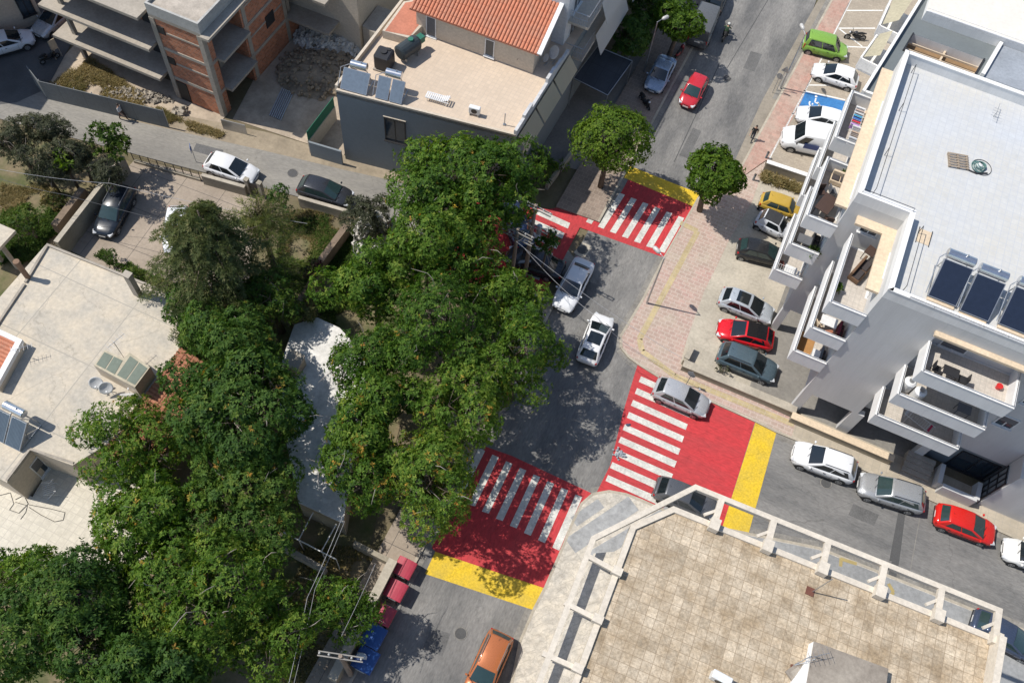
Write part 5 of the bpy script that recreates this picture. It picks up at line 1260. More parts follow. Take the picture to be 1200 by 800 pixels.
tree("broadleaf_tree", "green tree wedged between the white shed and the middle of the garden trees", (440, 490), 6.8, 3.3, 2.5, n=20, group=TG, flower=.05)
tree("broadleaf_tree", "green tree between the tallest tree and the electricity poles over the side street mouth", (548, 292), 6.4, 3.4, 2.5, n=20, group=TG, flower=.02)
tree("broadleaf_tree", "dark leafy tree squeezed between the conifer and the bougainvillea", (318, 348), 4.6, 2.7, 2.2, mat=G_DARK, n=18, group=LGp_)
tree("broadleaf_tree", "dark leafy tree at the roof corner under the conifer's left side", (228, 362), 4.8, 2.3, 2.0, mat=G_DARK, n=16, group=LGp_)
tree("shrub", "dark brownish bush at the top end of the white shed roof", (352, 362), 3.0, 1.5, 1.2, mat=G_CON, n=10, dens=16, L=.22, trunk=.08, twigs=0, cat="shrub")
tree("street_sapling", "small dark leafy sapling right in front of the electricity poles", (640, 282), 4.6, 1.25, 1.2, mat=G_DARK, n=8, trunk=.09, twigs=3)
LGp = "trees of the left garden"
tree("broadleaf_tree", "dark tree directly below the conifer, above the red verandah tiles", (268, 420), 6.0, 4.4, 2.6, mat=G_DARK, n=24, group=LGp, flower=.015)
tree("broadleaf_tree", "wide dark green tree spreading right of the red verandah tiles towards the shed", (285, 495), 6.5, 5.2, 3.0, mat=G_DARK, n=30, group=LGp, flower=.06, twigs=16)
tree("broadleaf_tree", "yellow flecked tree growing over the edge of the cracked beige roof and its tiles", (158, 525), 5.6, 3.9, 2.3, n=22, group=LGp, flower=.10, fill=.8)
tree("broadleaf_tree", "dark tree beside the pit under the bare white pergola frame", (290, 592), 6.0, 4.2, 2.6, mat=G_DARK, n=22, group=LGp, flower=.04)
tree("broadleaf_tree", "bright green tree with orange tips overhanging the cream patio tiles", (178, 622), 6.0, 4.3, 2.6, n=24, group=LGp, flower=.07)
tree("broadleaf_tree", "broad light green tree with pale bare branches near the bottom left", (240, 700), 6.5, 4.7, 3.0, n=28, group=LGp, flower=.06, twigs=18)
tree("broadleaf_tree", "deep green tree filling the bottom left corner", (75, 735), 6.0, 5.2, 3.0, mat=G_DARK, n=30, group=LGp, flower=.012)
tree("broadleaf_tree", "dark green tree cut by the bottom edge, left of the two overhead wires", (185, 795), 6.0, 4.2, 2.8, mat=G_DARK, n=24, group=LGp, flower=.02, twigs=14)
tree("broadleaf_tree", "yellow green tree at the bottom edge beside the two overhead wires", (316, 738), 5.5, 3.3, 2.3, n=18, group=LGp, flower=.10)
tree("broadleaf_tree", "small light green tree between the overhead wires and the blue bins", (403, 712), 4.4, 2.5, 2.0, n=18, flower=.05, trunk=.12, group=LGp)
tree("broadleaf_tree", "light green rounded tree by the patio's lower edge at the left", (28, 668), 3.4, 2.6, 1.8, n=16, group=LGp, trunk=.14)
SG = "round street trees"
kw = dict(mat=G_STREET, dens=26., L=.20, W=.10, k=6, rag=.2, twigs=0, group=SG, fill=.62, r0=.24, r1=.42)
tree("street_tree", "largest round bright green street tree, casting shade on the upper red crossing", (717, 166), 5.4, 3.7, 2.7, n=34, **kw)
tree("street_tree", "round green street tree at the corner by the yellow band and pink pavement", (838, 204), 4.6, 2.85, 2.1, n=28, **kw)
tree("street_tree", "round green street tree beside the tall lamp at the top, next to the dark van", (796, 24), 4.4, 2.5, 2.0, n=18, **kw)
OG = "olive trees in the top left plot"
kw = dict(mat=G_OLIVE, dens=20., L=.24, W=.055, k=8, twigs=4, group=OG, trunk=.16)
for px, R_, lb in (((18, 165), 2.6, "grey green olive tree at the left edge of the top left plot"), ((58, 160), 2.4, "grey green olive tree second from the left edge, close to the side street"), ((92, 180), 2.1, "grey green olive tree in the middle of the plot behind the cream wall"), ((50, 195), 2.2, "grey green olive tree nearest the overhead wires"), ((125, 205), 1.5, "small olive tree leaning on the cream courtyard wall")):
    tree("olive_tree", lb, px, 3.2, R_, 1.8, n=15, **kw)
tree("olive_tree", "big silvery olive bush beside the dark grey parked car", (432, 256), 4.0, 2.6, 2.2, n=17, **{**kw, 'group': None})
tree("fig_tree", "fresh green large leaved tree at the corner of the olive plot by the side street", (128, 168), 3.4, 1.9, 1.6, mat=G_LAWN, n=12, L=.42, W=.16, dens=9, trunk=.12, twigs=0)
tree("fig_tree", "small bright green tree among the olives", (75, 190), 3.2, 1.2, 1.2, mat=G_STREET, n=9, L=.4, W=.15, dens=9, trunk=.1, twigs=0)
tree("shrub", "dark green bush on the pale side street between the palm and the dark grey car", (330, 236), 2.2, 1.6, 1.3, mat=G_DARK, n=11, dens=16, L=.2, trunk=.1, twigs=0, cat="shrub")
tree("shrub", "big leafy green bush left of the cream courtyard wall", (32, 262), 1.8, 2.3, 1.4, mat=G_LAWN, n=13, dens=12, trunk=.1, twigs=0, cat="shrub")
tree("shrub", "rust tinged low bush by the dry ground at the left", (62, 235), 1.0, 1.1, .8, mat=G_DRY, n=8, dens=12, trunk=.06, twigs=0, cat="shrub")
tree("bougainvillea", "purple bougainvillea bush over the brown garden wall", (368, 312), 3.0, 1.3, 1.1, mat=G_BOUG, n=10, dens=18, L=.17, W=.11, trunk=.08, twigs=0, cat="shrub")
tree("bougainvillea", "dark bougainvillea with few purple flowers in the bottom left trees", (75, 705), 8.2, .8, .5, mat=G_BOUG, n=6, dens=16, L=.17, W=.11, trunk=.06, twigs=0, cat="shrub")
for px, R_, lb in (((125, 302), .9, "low hedge shrub nearest the navy estate car"), ((150, 318), 1.2, "hedge shrub along the top edge of the cracked roof, second from the left"), ((180, 328), 1.2, "hedge shrub at the right end of the row above the cracked roof")):
    tree("hedge_shrub", lb, px, .9, R_, .9, mat=G_LAWN, n=8, dens=14, L=.22, trunk=.06, twigs=0, group="hedge shrubs behind the flat roof", cat="shrub")
tree("shrub", "spiky dark shrub beside the terrace awnings", (632, 195), 1.6, 1.5, 1.2, mat=G_DARK, n=9, dens=10, L=.5, W=.08, trunk=.08, twigs=0, cat="shrub")
tree("shrub", "yellow green shrub by the brown pavement left of the largest street tree", (657, 194), 1.2, .8, .8, mat=G_STREET, n=6, dens=12, L=.34, W=.08, trunk=.06, twigs=0, cat="shrub")
tree("shrub", "small green weed bush on the low car park wall beside the blue grey suv", (847, 433), .6, .55, .4, mat=G_OLIVE, n=5, dens=16, L=.16, trunk=.03, twigs=0, cat="shrub")
for px, lb in (((735, 40), "dark tree in the shaded yard beside the white town house"), ((765, 8), "dark tree in deep shade at the top edge left of the round tree")):
    tree("yard_tree", lb, px, 3.5, 2.6, 2.2, mat=G_DARK, n=13, trunk=.14, twigs=0, group="dark trees in the shaded yard")

# conifer with tiers of level branches
c = G(254, 308, 6.0); cf = thing("conifer", "tall olive brown conifer with level feathery branches over the courtyard cars", "tree", (c.x, c.y, 0))
b = MB(); H_ = 11.5; b.tube([V(0, 0, 0), V(.1, 0, 5), V(0, .1, H_)], [.26, .18, .04], 9); P = []; N = []; T = []
for i in range(84):
    f = (i / 84) ** .9; z = 1.6 + f * (H_ - 2.0); ln = (5.9 * (1 - f) ** .6 + .6) * rng.uniform(.7, 1.1); a_ = i * 2.4 + rng.normal(0, .2); d = np.array((math.cos(a_), math.sin(a_), 0))
    pts = [np.array((0, 0, z)) + d * ln * s_ + np.array((0, 0, .25 * math.sin(s_ * 3) - .35 * s_ * s_)) for s_ in np.linspace(0, 1, 7)]
    b.tube([Vector(p) for p in pts], [.05, .045, .04, .033, .026, .02, .01], 5)
    sd = np.array((-d[1], d[0], 0))
    for s_ in np.arange(.22, 1.0, .055):
        p0 = pts[0] + (pts[-1] - pts[0]) * s_ + np.array((0, 0, .25 * math.sin(s_ * 3) - .35 * (s_ * s_ - s_)))
        for sg in (-1, 1):
            l2 = .75 * (1.15 - s_) * ln * .28 + .22
            for q in np.arange(.15, 1.01, .25):
                p = p0 + (sd * sg + d * .55) * l2 * q + rng.normal(0, .05, 3); P.append(p); nn = sd * sg * .5 + d * .6 + np.array((0, 0, .55)); N.append(nn / np.linalg.norm(nn)); T.append(.38 + .12 * rng.normal() + (.35 if rng.random() < .16 else 0))
b.build("trunk", m_bark, cf, local=True, smooth=True)
pc = G(306, 262, 6.2); P = np.array(P); kk = np.hypot(P[:, 0] + cf.location.x - pc.x, P[:, 1] + cf.location.y - pc.y) > 2.5; P, N, T = P[kk], np.array(N)[kk], np.array(T)[kk]
leaf_mesh("crown", np.array(P), np.array(N), np.array(T), G_CON, L=.26, W=.06, k=7, spread=.8, parent=cf)
# palm
c = G(306, 262, 6.2); pl = thing("palm_tree", "feathery yellow green palm between the conifer and the dark bush", "palm", (c.x, c.y, 0))
b = MB(); b.tube([V(0, 0, 0), V(.05, 0, 3.0), V(0, .05, 6.2)], [.26, .2, .24], 10); P = []; N = []; T = []
for i in range(46):
    a_ = i * 2.399; el = R(75 - 95 * (i / 46)); ln = rng.uniform(2.2, 3.0); d = np.array((math.cos(a_), math.sin(a_), 0)); pts = []
    for s_ in np.linspace(0, 1, 9): pts.append(np.array((0, 0, 6.2)) + d * ln * s_ * math.cos(el) + np.array((0, 0, ln * s_ * math.sin(el) - .95 * s_ * s_)))
    b.tube([Vector(p) for p in pts], [.03, .028, .025, .022, .02, .017, .014, .01, .006], 4)
    for s_ in np.linspace(.2, .98, 26):
        j = min(7, int(s_ * 8)); p = pts[j] + (pts[j + 1] - pts[j]) * (s_ * 8 - j); nn = d * .7 + np.array((0, 0, .5)); P.append(p); N.append(nn / np.linalg.norm(nn)); T.append(.45 + .2 * rng.normal() + (.25 if i > 36 else 0))
b.build("trunk", m_bark, pl, local=True)
leaf_mesh("crown", np.array(P), np.array(N), np.array(T), G_PALM, L=.48, W=.05, k=4, spread=1.0, parent=pl)

# grass, weeds, ground cover
def cover(name, poly, n, mat, L, W, k, label, z=0., bare=.0, hgt=.0):
    pts = GL(poly, z); xs = [p.x for p in pts]; ys = [p.y for p in pts]; P = []
    def inside(x, y):
        r = False
        for i in range(len(pts)):
            a, c = pts[i], pts[i - 1]
            if (a.y > y) != (c.y > y) and x < (c.x - a.x) * (y - a.y) / (c.y - a.y) + a.x: r = not r
        return r
    while len(P) < n:
        x, y = rng.uniform(min(xs), max(xs)), rng.uniform(min(ys), max(ys))
        if inside(x, y) and math.sin(x * 1.3 + 1) * math.sin(y * 1.1) > bare - .6: P.append((x, y, z + .02 + hgt * rng.random()))
    P = np.array(P); N = np.tile(np.array((0, 0, 1.)), (n, 1)) + rng.normal(0, .15, (n, 3)); N /= np.linalg.norm(N, axis=1, keepdims=True)
    T = np.clip(.5 + .25 * np.sin(P[:, 0] * .9) * np.sin(P[:, 1] * .8 + 2) + rng.normal(0, .16, n), 0, 1); o = leaf_mesh(name, P, N, T, mat, L, W, k, spread=.8, droop=-.25); tag(o, label, "ground cover", kind="stuff"); return o
cover("dry_grass", [(62, 98), (105, 68), (130, 85), (175, 118), (210, 140), (195, 146)], 1500, G_DRY, .34, .05, 7, "dry golden grass inside the grey fence below the unfinished block")
cover("weeds", [(330, 262), (400, 250), (420, 300), (350, 345), (320, 330)], 1500, G_LAWN, .34, .06, 6, "green weeds between the palm and the brown garden wall", bare=.3)
cover("dry_grass", [(330, 248), (400, 245), (400, 290), (330, 300)], 700, G_DRY, .3, .05, 6, "straw coloured grass behind the cream street wall")
cover("weeds", [(0, 250), (75, 225), (75, 290), (0, 320)], 1500, G_LAWN, .3, .08, 6, "wild green weeds left of the courtyard wall")
cover("dry_grass", [(0, 215), (60, 215), (60, 240), (0, 250)], 500, G_DRY, .25, .05, 6, "bleached dry grass at the left edge", bare=.5)
cover("dry_grass", [(893, 203), (945, 222), (942, 230), (890, 214)], 260, G_DRY, .42, .07, 7, "dry weeds below the dividing wall behind the yellow car", hgt=.25)
cover("leaf_litter", [(300, 640), (420, 640), (440, 660), (390, 800), (320, 800)], 2600, G_DRY, .16, .09, 4, "fallen brown leaves on the shaded garden soil by the bins", bare=.2)
cover("dry_grass", [(200, 135), (270, 158), (262, 164), (195, 146)], 260, G_DRY, .26, .05, 7, "dry grass tufts along the side street verge", bare=.4)
cover("weeds", [(120, 292), (205, 335), (200, 345), (110, 300)], 400, G_LAWN, .22, .06, 6, "low weeds at the edge of the courtyard hedge")

cover("weeds", [(380, 262), (425, 258), (445, 330), (400, 410), (372, 395), (378, 330)], 1300, G_LAWN, .3, .07, 6, "green undergrowth between the brown garden wall and the middle trees", bare=.2)
# ---------------------------------------------------------------- walls, fences, poles and small things
m_pole = M("wooden_pole", (.30, .24, .19), .95, dark=.7, s1=2., s2=10., uvmap=False)
m_wire = flat("overhead_cable", (.10, .10, .105), .5)
m_wirep = flat("pale_cable", (.36, .36, .37), .5)
m_porc = flat("porcelain", (.55, .54, .52), .3)
def gwall(name, label, a, c, w, h, body, cap=None, capw=.06, cat="wall", za=0.):
    t = thing(name, label, cat, (G(*a) + G(*c)) / 2); b = MB(); b.wall(G(*a), G(*c), w, za, h); b.build("wall_body", body, t)
    if cap: b = MB(); b.wall(G(*a), G(*c), w + capw, h + .004, h + .09); b.build("coping", cap, t)
    return t
# grey sheet fence in front of the unfinished block
a, c = G(56, 116), G(198, 150); a.z = c.z = 0
t = thing("sheet_fence", "long grey sheet metal fence around the dry plot below the unfinished block", "fence", (a + c) / 2)
b = MB(); b.wall(a, c, .05, .0, 1.95); b.build("fence_panel", M("fence_sheet", (.17, .18, .185), .7, dark=.85, s1=.4, s2=5., stains=.2, tile=(2., 9., .02, (.10, .11, .11), .06, 0.)), t)
a2 = G(42, 98); b = MB(); b.wall(a, a2, .05, 0, 1.9); b.build("side_panel", MATS["fence_sheet"], t)
for i in range(8):
    p = a + (c - a) * i / 7; b = MB(); b.tube([p + FN * .06, p + FN * .06 + V(0, 0, 2.05)], .035); b.build("post", m_steel, t)
t = thing("metal_hoarding", "short pale grey sheet panel leaning by the brick corner at the verge", "fence", G(280, 152)); b = MB(); b.wall(G(262, 151), G(290, 158), .06, 0, 1.1); b.build("panel", m_steel, t)
t = thing("notice_board", "blank beige board on posts behind the black scooter", "sign", G(72, 78)); b = MB(); p, q = G(66, 70), G(73, 66); b.wall(p, q, .04, .9, 1.9); b.build("board", m_ledge, t); b = MB(); b.tube([p, p + V(0, 0, 1.9)], .03); b.tube([q, q + V(0, 0, 1.9)], .03); b.build("post", m_rawc, t)
# courtyard walls
gwall("courtyard_wall", "tall cream wall between the olive trees and the courtyard with the navy estate car", (152, 201), (76, 300), .3, 1.7, m_wall, m_kerb)
gwall("garden_wall", "old brown plank topped wall left of the cream courtyard wall", (103, 232), (70, 275), .5, 1.2, M("old_brown_wall", (.24, .18, .13), .95, s1=1., s2=6., stains=.4))
gwall("street_wall", "low rendered wall between the white hatchback and the courtyard", (240, 215), (290, 229), .22, 1.0, m_wall, m_kerb)
gwall("street_wall", "cream garden wall with stone coping in front of the dark grey car", (352, 241), (408, 257), .22, 1.0, m_cream, m_kerb)
gwall("inner_wall", "brown garden wall leading down from the weeds to the bougainvillea", (408, 275), (375, 320), .4, 1.2, MATS["old_brown_wall"], MATS["old_brown_wall"])
gwall("inner_wall", "brown stone wall below the bougainvillea at the top of the white shed", (375, 340), (345, 385), .6, 1.9, MATS["old_brown_wall"])
t = thing("gate_pillars", "pair of weathered gate pillars in front of the white hatchback on the side street", "gate", G(302, 222))
for p in ((293, 226), (308, 230)): b = MB(); q = G(*p); b.obox(q + V(0, 0, .8), .3, .3, 1.6, FA); b.build("pillar", m_rawc, t); b = MB(); b.obox(q + V(0, 0, 1.64), .36, .36, .08, FA); b.build("cap", m_wall, t)
b = MB(); b.wall(G(294, 226.5), G(307, 229.5), .04, .1, 1.3); b.build("gate_leaf", m_dframe, t)
t = thing("wire_fence", "low wire mesh fence with posts along the top of the courtyard", "fence", G(200, 200)); a, c = G(158, 190), G(236, 212); b = MB()
for i in range(9): b = MB(); p = a + (c - a) * i / 8; b.tube([p, p + V(0, 0, 1.1)], .03); b.build("post", m_iron, t)
b = MB()
for z in (.15, .45, .75, 1.05): b.tube([a + V(0, 0, z), c + V(0, 0, z)], .012, 4)
for i in range(40): p = a + (c - a) * (i + .5) / 40; b.tube([p + V(0, 0, .1), p + V(0, 0, 1.05)], .006, 3)
b.build("mesh", m_iron, t); b = MB(); b.wall(a, c, .2, 0, .25); b.build("plinth", m_wall, t)
gwall("bin_wall", "concrete boundary wall behind the red and blue bins", (462, 663), (392, 800), .5, 1.5, m_wall, m_conc)
gwall("boundary_wall", "low brown wall with stones above the row of bins", (416, 640), (455, 660), .3, .9, m_wall)
gwall("pit_wall", "grey retaining wall below the bare pergola frame", (330, 642), (383, 672), .3, 1.0, m_rawc)
gwall("pavement_wall", "low pale wall by the brown pavement under the largest street tree", (640, 222), (672, 180), .25, .7, m_rawc)
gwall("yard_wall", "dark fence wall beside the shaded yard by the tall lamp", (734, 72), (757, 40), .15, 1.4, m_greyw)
# green screened yard at the terrace building's left
t = thing("yard_enclosure", "small walled yard with green mesh screen beside the blue grey street wall", "yard", G(385, 170)); b = MB()
b.wall(G(365, 182), G(402, 193), .15, 0, 1.6); b.build("wall_body", m_greyw, t); b = MB(); b.wall(G(364, 180), G(394, 140), .15, 0, 1.5); b.build("side_wall", m_cream, t)
b = MB(); b.wall(G(364, 180), G(394, 140), .04, 1.502, 2.5); b.build("mesh_screen", flat("green_mesh", (.02, .16, .09), .8), t)
# old buildings top centre and top left
t = thing("old_house", "plain weathered concrete house behind the rubble heap", "building", G(400, 5)); b = MB(); o_ = G(372, 41); e_ = V(math.cos(R(-16)), math.sin(R(-16)), 0); n_ = V(-e_.y, e_.x, 0)
b.prism([o_, o_ + e_ * 4.2, o_ + e_ * 4.2 + n_ * 12, o_ + n_ * 12 - e_ * 5, o_ - e_ * 5], 0, 6.); b.build("wall", m_cream, t); b = MB(); b.prism([o_ + e_ * 4.3 + n_ * .3, o_ + e_ * 6.8 - n_ * .2, o_ + e_ * 6.8 + n_ * 3, o_ + e_ * 4.3 + n_ * 3], 0, 2.6); b.build("annex", m_rawc, t)
b = MB(); b.wall(o_ + e_ * 7.5, o_ + e_ * 14, .3, 0, 1.6); b.wall(o_ + e_ * 7.2 + n_ * 3, o_ + e_ * 13 + n_ * 3, .3, 0, 1.2); b.build("yard_walls", m_rawc, t)
t = thing("old_house", "pale wall house with barred window at the top left corner", "building", G(20, 10)); b = MB(); o_ = G(60, 33); e_ = (G(0, 58) - o_).normalized(); n_ = V(e_.y, -e_.x, 0)
o_ = G(52, 24); b.prism([o_, o_ + e_ * 20, o_ + e_ * 20 + n_ * 10, o_ + n_ * 10], 0, 5.5); b.build("wall", m_cream, t); win(t, o_ + e_ * 1.4, o_ + e_ * .3, 1.0, 3.6, -n_, frame=m_dframe, name="barred_window")

t = thing("unseen_house", "tall unseen house beyond the top left corner, added to shade the yard", "building", V(-52, 54, 0)); b = MB(); b.prism([V(-60, 46.5, 0), V(-46.6, 45.2, 0), V(-44.6, 62, 0), V(-58, 64, 0)], 0, 10.5); b.build("wall", m_cream, t); b = MB(); ribbon(b, [V(-60, 46.5, 0), V(-46.6, 45.2, 0), V(-44.6, 62, 0)], .2, 10.5, 11.2); b.build("parapet", m_rawc, t)  # house out of view, added to cast the shade lying over the yard
# rubble and building materials
def heap(name, label, px, rx, ry, h, mat, n=160, s0=.08, s1=.28, seed=1):
    rd = random.Random(seed); p = G(*px); b = MB(); b.blob(p + V(0, 0, -.05), rx, ry, h, seed, jit=.2, n=14, m=8)
    for i in range(n):
        a = rd.uniform(0, 6.28); q = math.sqrt(rd.random()); x, y = rx * q * math.cos(a) * 1.15, ry * q * math.sin(a) * 1.15; s = rd.uniform(s0, s1)
        ax = Vector((rd.gauss(0, 1), rd.gauss(0, 1), rd.gauss(0, 1))).normalized(); ay = ax.orthogonal().normalized(); b.obox(p + V(x, y, h * max(0, 1 - q * q) ** .6 + s * .1), s * 1.5, s, s * .7, (ax, ay, ax.cross(ay)))
    o = b.build(name, mat); tag(o, label, "rubble", kind="stuff"); return o
m_rub = M("white_rubble", (.68, .65, .59), .95, dark=.6, s1=1.5, s2=9., stains=.3, uvmap=False); m_rub2 = M("brown_spoil", (.34, .27, .19), .95, dark=.6, s1=.8, s2=5., stains=.4, bump=.6, uvmap=False)
m_rub3 = M("dusty_rubble", (.42, .37, .30), .95, dark=.6, s1=1.5, s2=9., stains=.4, uvmap=False)
heap("rubble_heap", "heap of broken white stone between the brick block and the terrace", (388, 48), 2.9, 1.6, .8, m_rub, 420, seed=2)
heap("spoil_heap", "brown earth heap with scraps in the shade below the white rubble", (372, 85), 3.0, 2.6, .7, m_rub2, 260, seed=3)
heap("rubble_heap", "pale rubble and scraps along the foot of the unfinished block", (160, 112), 2.6, .6, .2, m_rub3, 200, .05, .18, seed=4)
heap("rubble_heap", "white plaster lump by the grey fence's right end", (212, 131), .55, .45, .4, m_rub3, 12, seed=5)
heap("stone_heap", "stack of pale flat stones showing between the middle trees", (446, 296), 1.6, 1.0, 4.4, m_rub, 200, .15, .5, seed=6)
t = thing("scaffold_tubes", "bundle of steel tubes lying on the shaded earth beside the brick block", "pipes", G(322, 120)); b = MB()
for i in range(7): d = V(.16 * i, -.05 * i, .05); b.tube([G(316, 136) + d, G(331, 104) + d], .05)
b.build("tubes", m_steel, t)
t = thing("plywood_sheet", "grey brown boards lying near the rubble heap", "boards", G(350, 95)); b = MB(); b.obox(G(350, 92) + V(0, 0, .08), 2.2, .5, .06, 1.9); b.build("boards", m_pole, t)

# bins
RB = flat("red_bin_plastic", (.42, .045, .075), .45); BB = flat("blue_bin_plastic", (.02, .085, .30), .4)
def bin_(label, px, mat, group, w=1.02, d=1.12, h=1.2):
    p = G(*px, h); t = thing("wheeled_bin", label, "bin", (p.x, p.y, 0), R(72), group)
    b = MB(); x0, x1 = w / 2, w / 2 - .10; 
    vs = [V(sx * x1, sy * (d / 2 - .10), .18) for sx, sy in ((-1, -1), (1, -1), (1, 1), (-1, 1))] + [V(sx * x0, sy * d / 2, h - .22) for sx, sy in ((-1, -1), (1, -1), (1, 1), (-1, 1))]
    b.add(vs, [(3, 2, 1, 0), (4, 5, 6, 7), (0, 1, 5, 4), (1, 2, 6, 5), (2, 3, 7, 6), (3, 0, 4, 7)]); b.build("container", mat, t, local=True, bevel=.03)
    b = MB(); n_ = 8
    for i in range(n_):
        a0, a1 = math.pi * i / n_, math.pi * (i + 1) / n_; y0, z0, y1, z1 = -math.cos(a0) * (d / 2 + .05), h - .22 + math.sin(a0) * .13, -math.cos(a1) * (d / 2 + .05), h - .22 + math.sin(a1) * .13
        b.add([V(-x0 - .05, y0, z0), V(x0 + .05, y0, z0), V(x0 + .05, y1, z1), V(-x0 - .05, y1, z1)], [(0, 1, 2, 3)])
    for sx in (-1, 1): b.add([V(sx * (x0 + .05), -math.cos(math.pi * i / n_) * (d / 2 + .05), h - .22 + math.sin(math.pi * i / n_) * .13) for i in range(n_ + 1)], [tuple(range(n_ + 1)) if sx < 0 else tuple(range(n_, -1, -1))])
    b.build("lid", mat, t, local=True, recalc=True)
    for sx in (-1, 1):
        for sy in (-1, 1): b = MB(); b.tube([V(sx * .5, sy * .36 - .03, .09), V(sx * .5, sy * .36 + .03, .09)], .09, 10); b.build("castor", m_tyre, t, local=True)
        b = MB(); b.tube([V(sx * (x0 + .07), -.3, h - .25), V(sx * (x0 + .07), .3, h - .25)], .025); b.build("handle", m_steel, t, local=True)
    return t
bin_("red wheeled bin nearest the yellow band, first in the row", (474, 664), RB, "wheeled bins along the wall"); bin_("red wheeled bin in the middle of the three red ones", (463.5, 690), RB, "wheeled bins along the wall"); bin_("red wheeled bin touching the first blue bin", (449.5, 719), RB, "wheeled bins along the wall")
bin_("blue wheeled bin between the last red bin and the bagged blue bin", (437, 744), BB, "wheeled bins along the wall", w=1.2, d=1.2); bin_("blue wheeled bin at the end of the row with a clear bag on its lid", (428, 772), BB, "wheeled bins along the wall", w=1.2, d=1.2)
p = G(424, 768, 1.35); b = MB(); b.blob(p, .34, .2, .10, 8, jit=.3); tag(b.build("rubbish_bag", flat("clear_bag", (.5, .55, .6), .25), smooth=True), "crumpled clear bag lying on the last blue bin", "bag")

# lamps
def lamp(label, base, top, head, h):
    p = G(*base); t = thing("street_lamp", label, "street lamp", p, 0, "street lamps"); b = MB(); b.tube([V(0, 0, 0), V(0, 0, .9), V(0, 0, h)], [.09, .07, .045], 8); b.build("pole", m_steel, t, local=True)
    d = G(*head, h) - G(*top, h); d.z = 0; d = d.normalized() if d.length > .05 else V(1, 0, 0)
    b = MB(); b.tube([V(0, 0, h), d * .35 + V(0, 0, h + .07), d * .8 + V(0, 0, h + .08)], .028, 6); b.build("arm", m_steel, t, local=True)
    b = MB(); b.tube([d * .45 + V(0, 0, h + .08), d * .6 + V(0, 0, h + .09), d * 1.0 + V(0, 0, h + .09), d * 1.12 + V(0, 0, h + .08)], [.06, .15, .16, .07], 10); b.build("lamp_head", m_porc, t, local=True, smooth=True)
    b = MB(); b.obox(V(0, 0, .01), .34, .34, .03); b.build("base_plate", m_rawc, t, local=True)
lamp("tall street lamp with white head in the shade beside the pale blue saloon", (754.4, 85), (768.5, 28), (773, 26), 5.5); lamp("street lamp on the pink pavement edge casting a long thin shadow across it", (757.5, 356), (779, 303), (775, 299), 6.0); lamp("street lamp at the kerb behind the green van and the traffic signs", (914.4, 104), (942, 40), (940, 36), 6.0)
# traffic signs
def tsign(label, base, h, kind, face, group="traffic signs"):
    p = G(*base); t = thing("traffic_sign", label, "traffic sign", p, R(face), group); b = MB(); b.tube([V(0, 0, 0), V(0, 0, h)], .03, 8); b.build("post", m_steel, t, local=True)
    b = MB(); z = h - .3
    if kind == 'tri': pts = [(math.cos(R(90 + 120 * i)) * .42, math.sin(R(90 + 120 * i)) * .42) for i in range(3)]
    elif kind == 'sq': pts = [(-.28, -.28), (.28, -.28), (.28, .28), (-.28, .28)]
    else: pts = [(math.cos(i * math.pi / 8) * .3, math.sin(i * math.pi / 8) * .3) for i in range(16)]
    n = len(pts); vs = [V(.045, y, z + q) for y, q in pts] + [V(.065, y, z + q) for y, q in pts]; b.add(vs, [tuple(range(n - 1, -1, -1)), tuple(range(n, 2 * n))] + [(i, (i + 1) % n, n + (i + 1) % n, n + i) for i in range(n)])
    b.build("sign_plate", m_steel if kind != 'sq' else flat("sign_blue", (.03, .12, .4), .4), t, local=True); return t
tsign("grey backed triangular traffic sign at the kerb left of the green van", (910, 106), 2.6, 'tri', 70); tsign("round grey traffic sign lowest of the sign group by the red pavement", (905, 109), 2.2, 'round', 60); tsign("thin traffic sign on the verge beside the white hatchback on the side street", (230, 190), 1.9, 'sq', 200); tsign("small round traffic sign on the tactile path beside the low car park wall", (803, 452), 2.2, 'round', 240)
for px, lb in (((897, 186), "short grey ticket post at the corner of the van bay"), ((882, 212), "short grey post below the dividing wall beside the red pavement")):
    p = G(*px); t = thing("bollard", lb, "bollard", p, 0, "short posts at the red pavement"); b = MB(); b.tube([V(0, 0, 0), V(0, 0, .75)], .09, 10); b.build("post", m_greyw, t, local=True); b = MB(); b.blob(V(0, 0, .78), .11, .11, .07, 1, jit=.0); b.build("cap", m_iron, t, local=True)
# litter / cone things on the stripes
p = G(726, 532); b = MB(); rd = random.Random(4)
for i in range(30): b.blob(p + V(rd.gauss(0, .22), rd.gauss(0, .16), .06 + .1 * rd.random()), .09, .07, .05, i, jit=.3, n=6, m=4)
tag(b.build("crumpled_sheet", flat("blue_white_scrap", (.30, .34, .38), .6)), "crumpled grey white scrap lying on a stripe of the right hand crossing", "litter")
p = G(735, 498); b = MB(); b.blob(p + V(0, 0, .05), .14, .1, .06, 2, jit=.3); b.blob(p + V(.15, .06, .04), .09, .07, .05, 3, jit=.3); tag(b.build("litter", flat("dark_scrap", (.05, .07, .12), .6)), "small dark scrap on the edge of the right hand crossing", "litter")

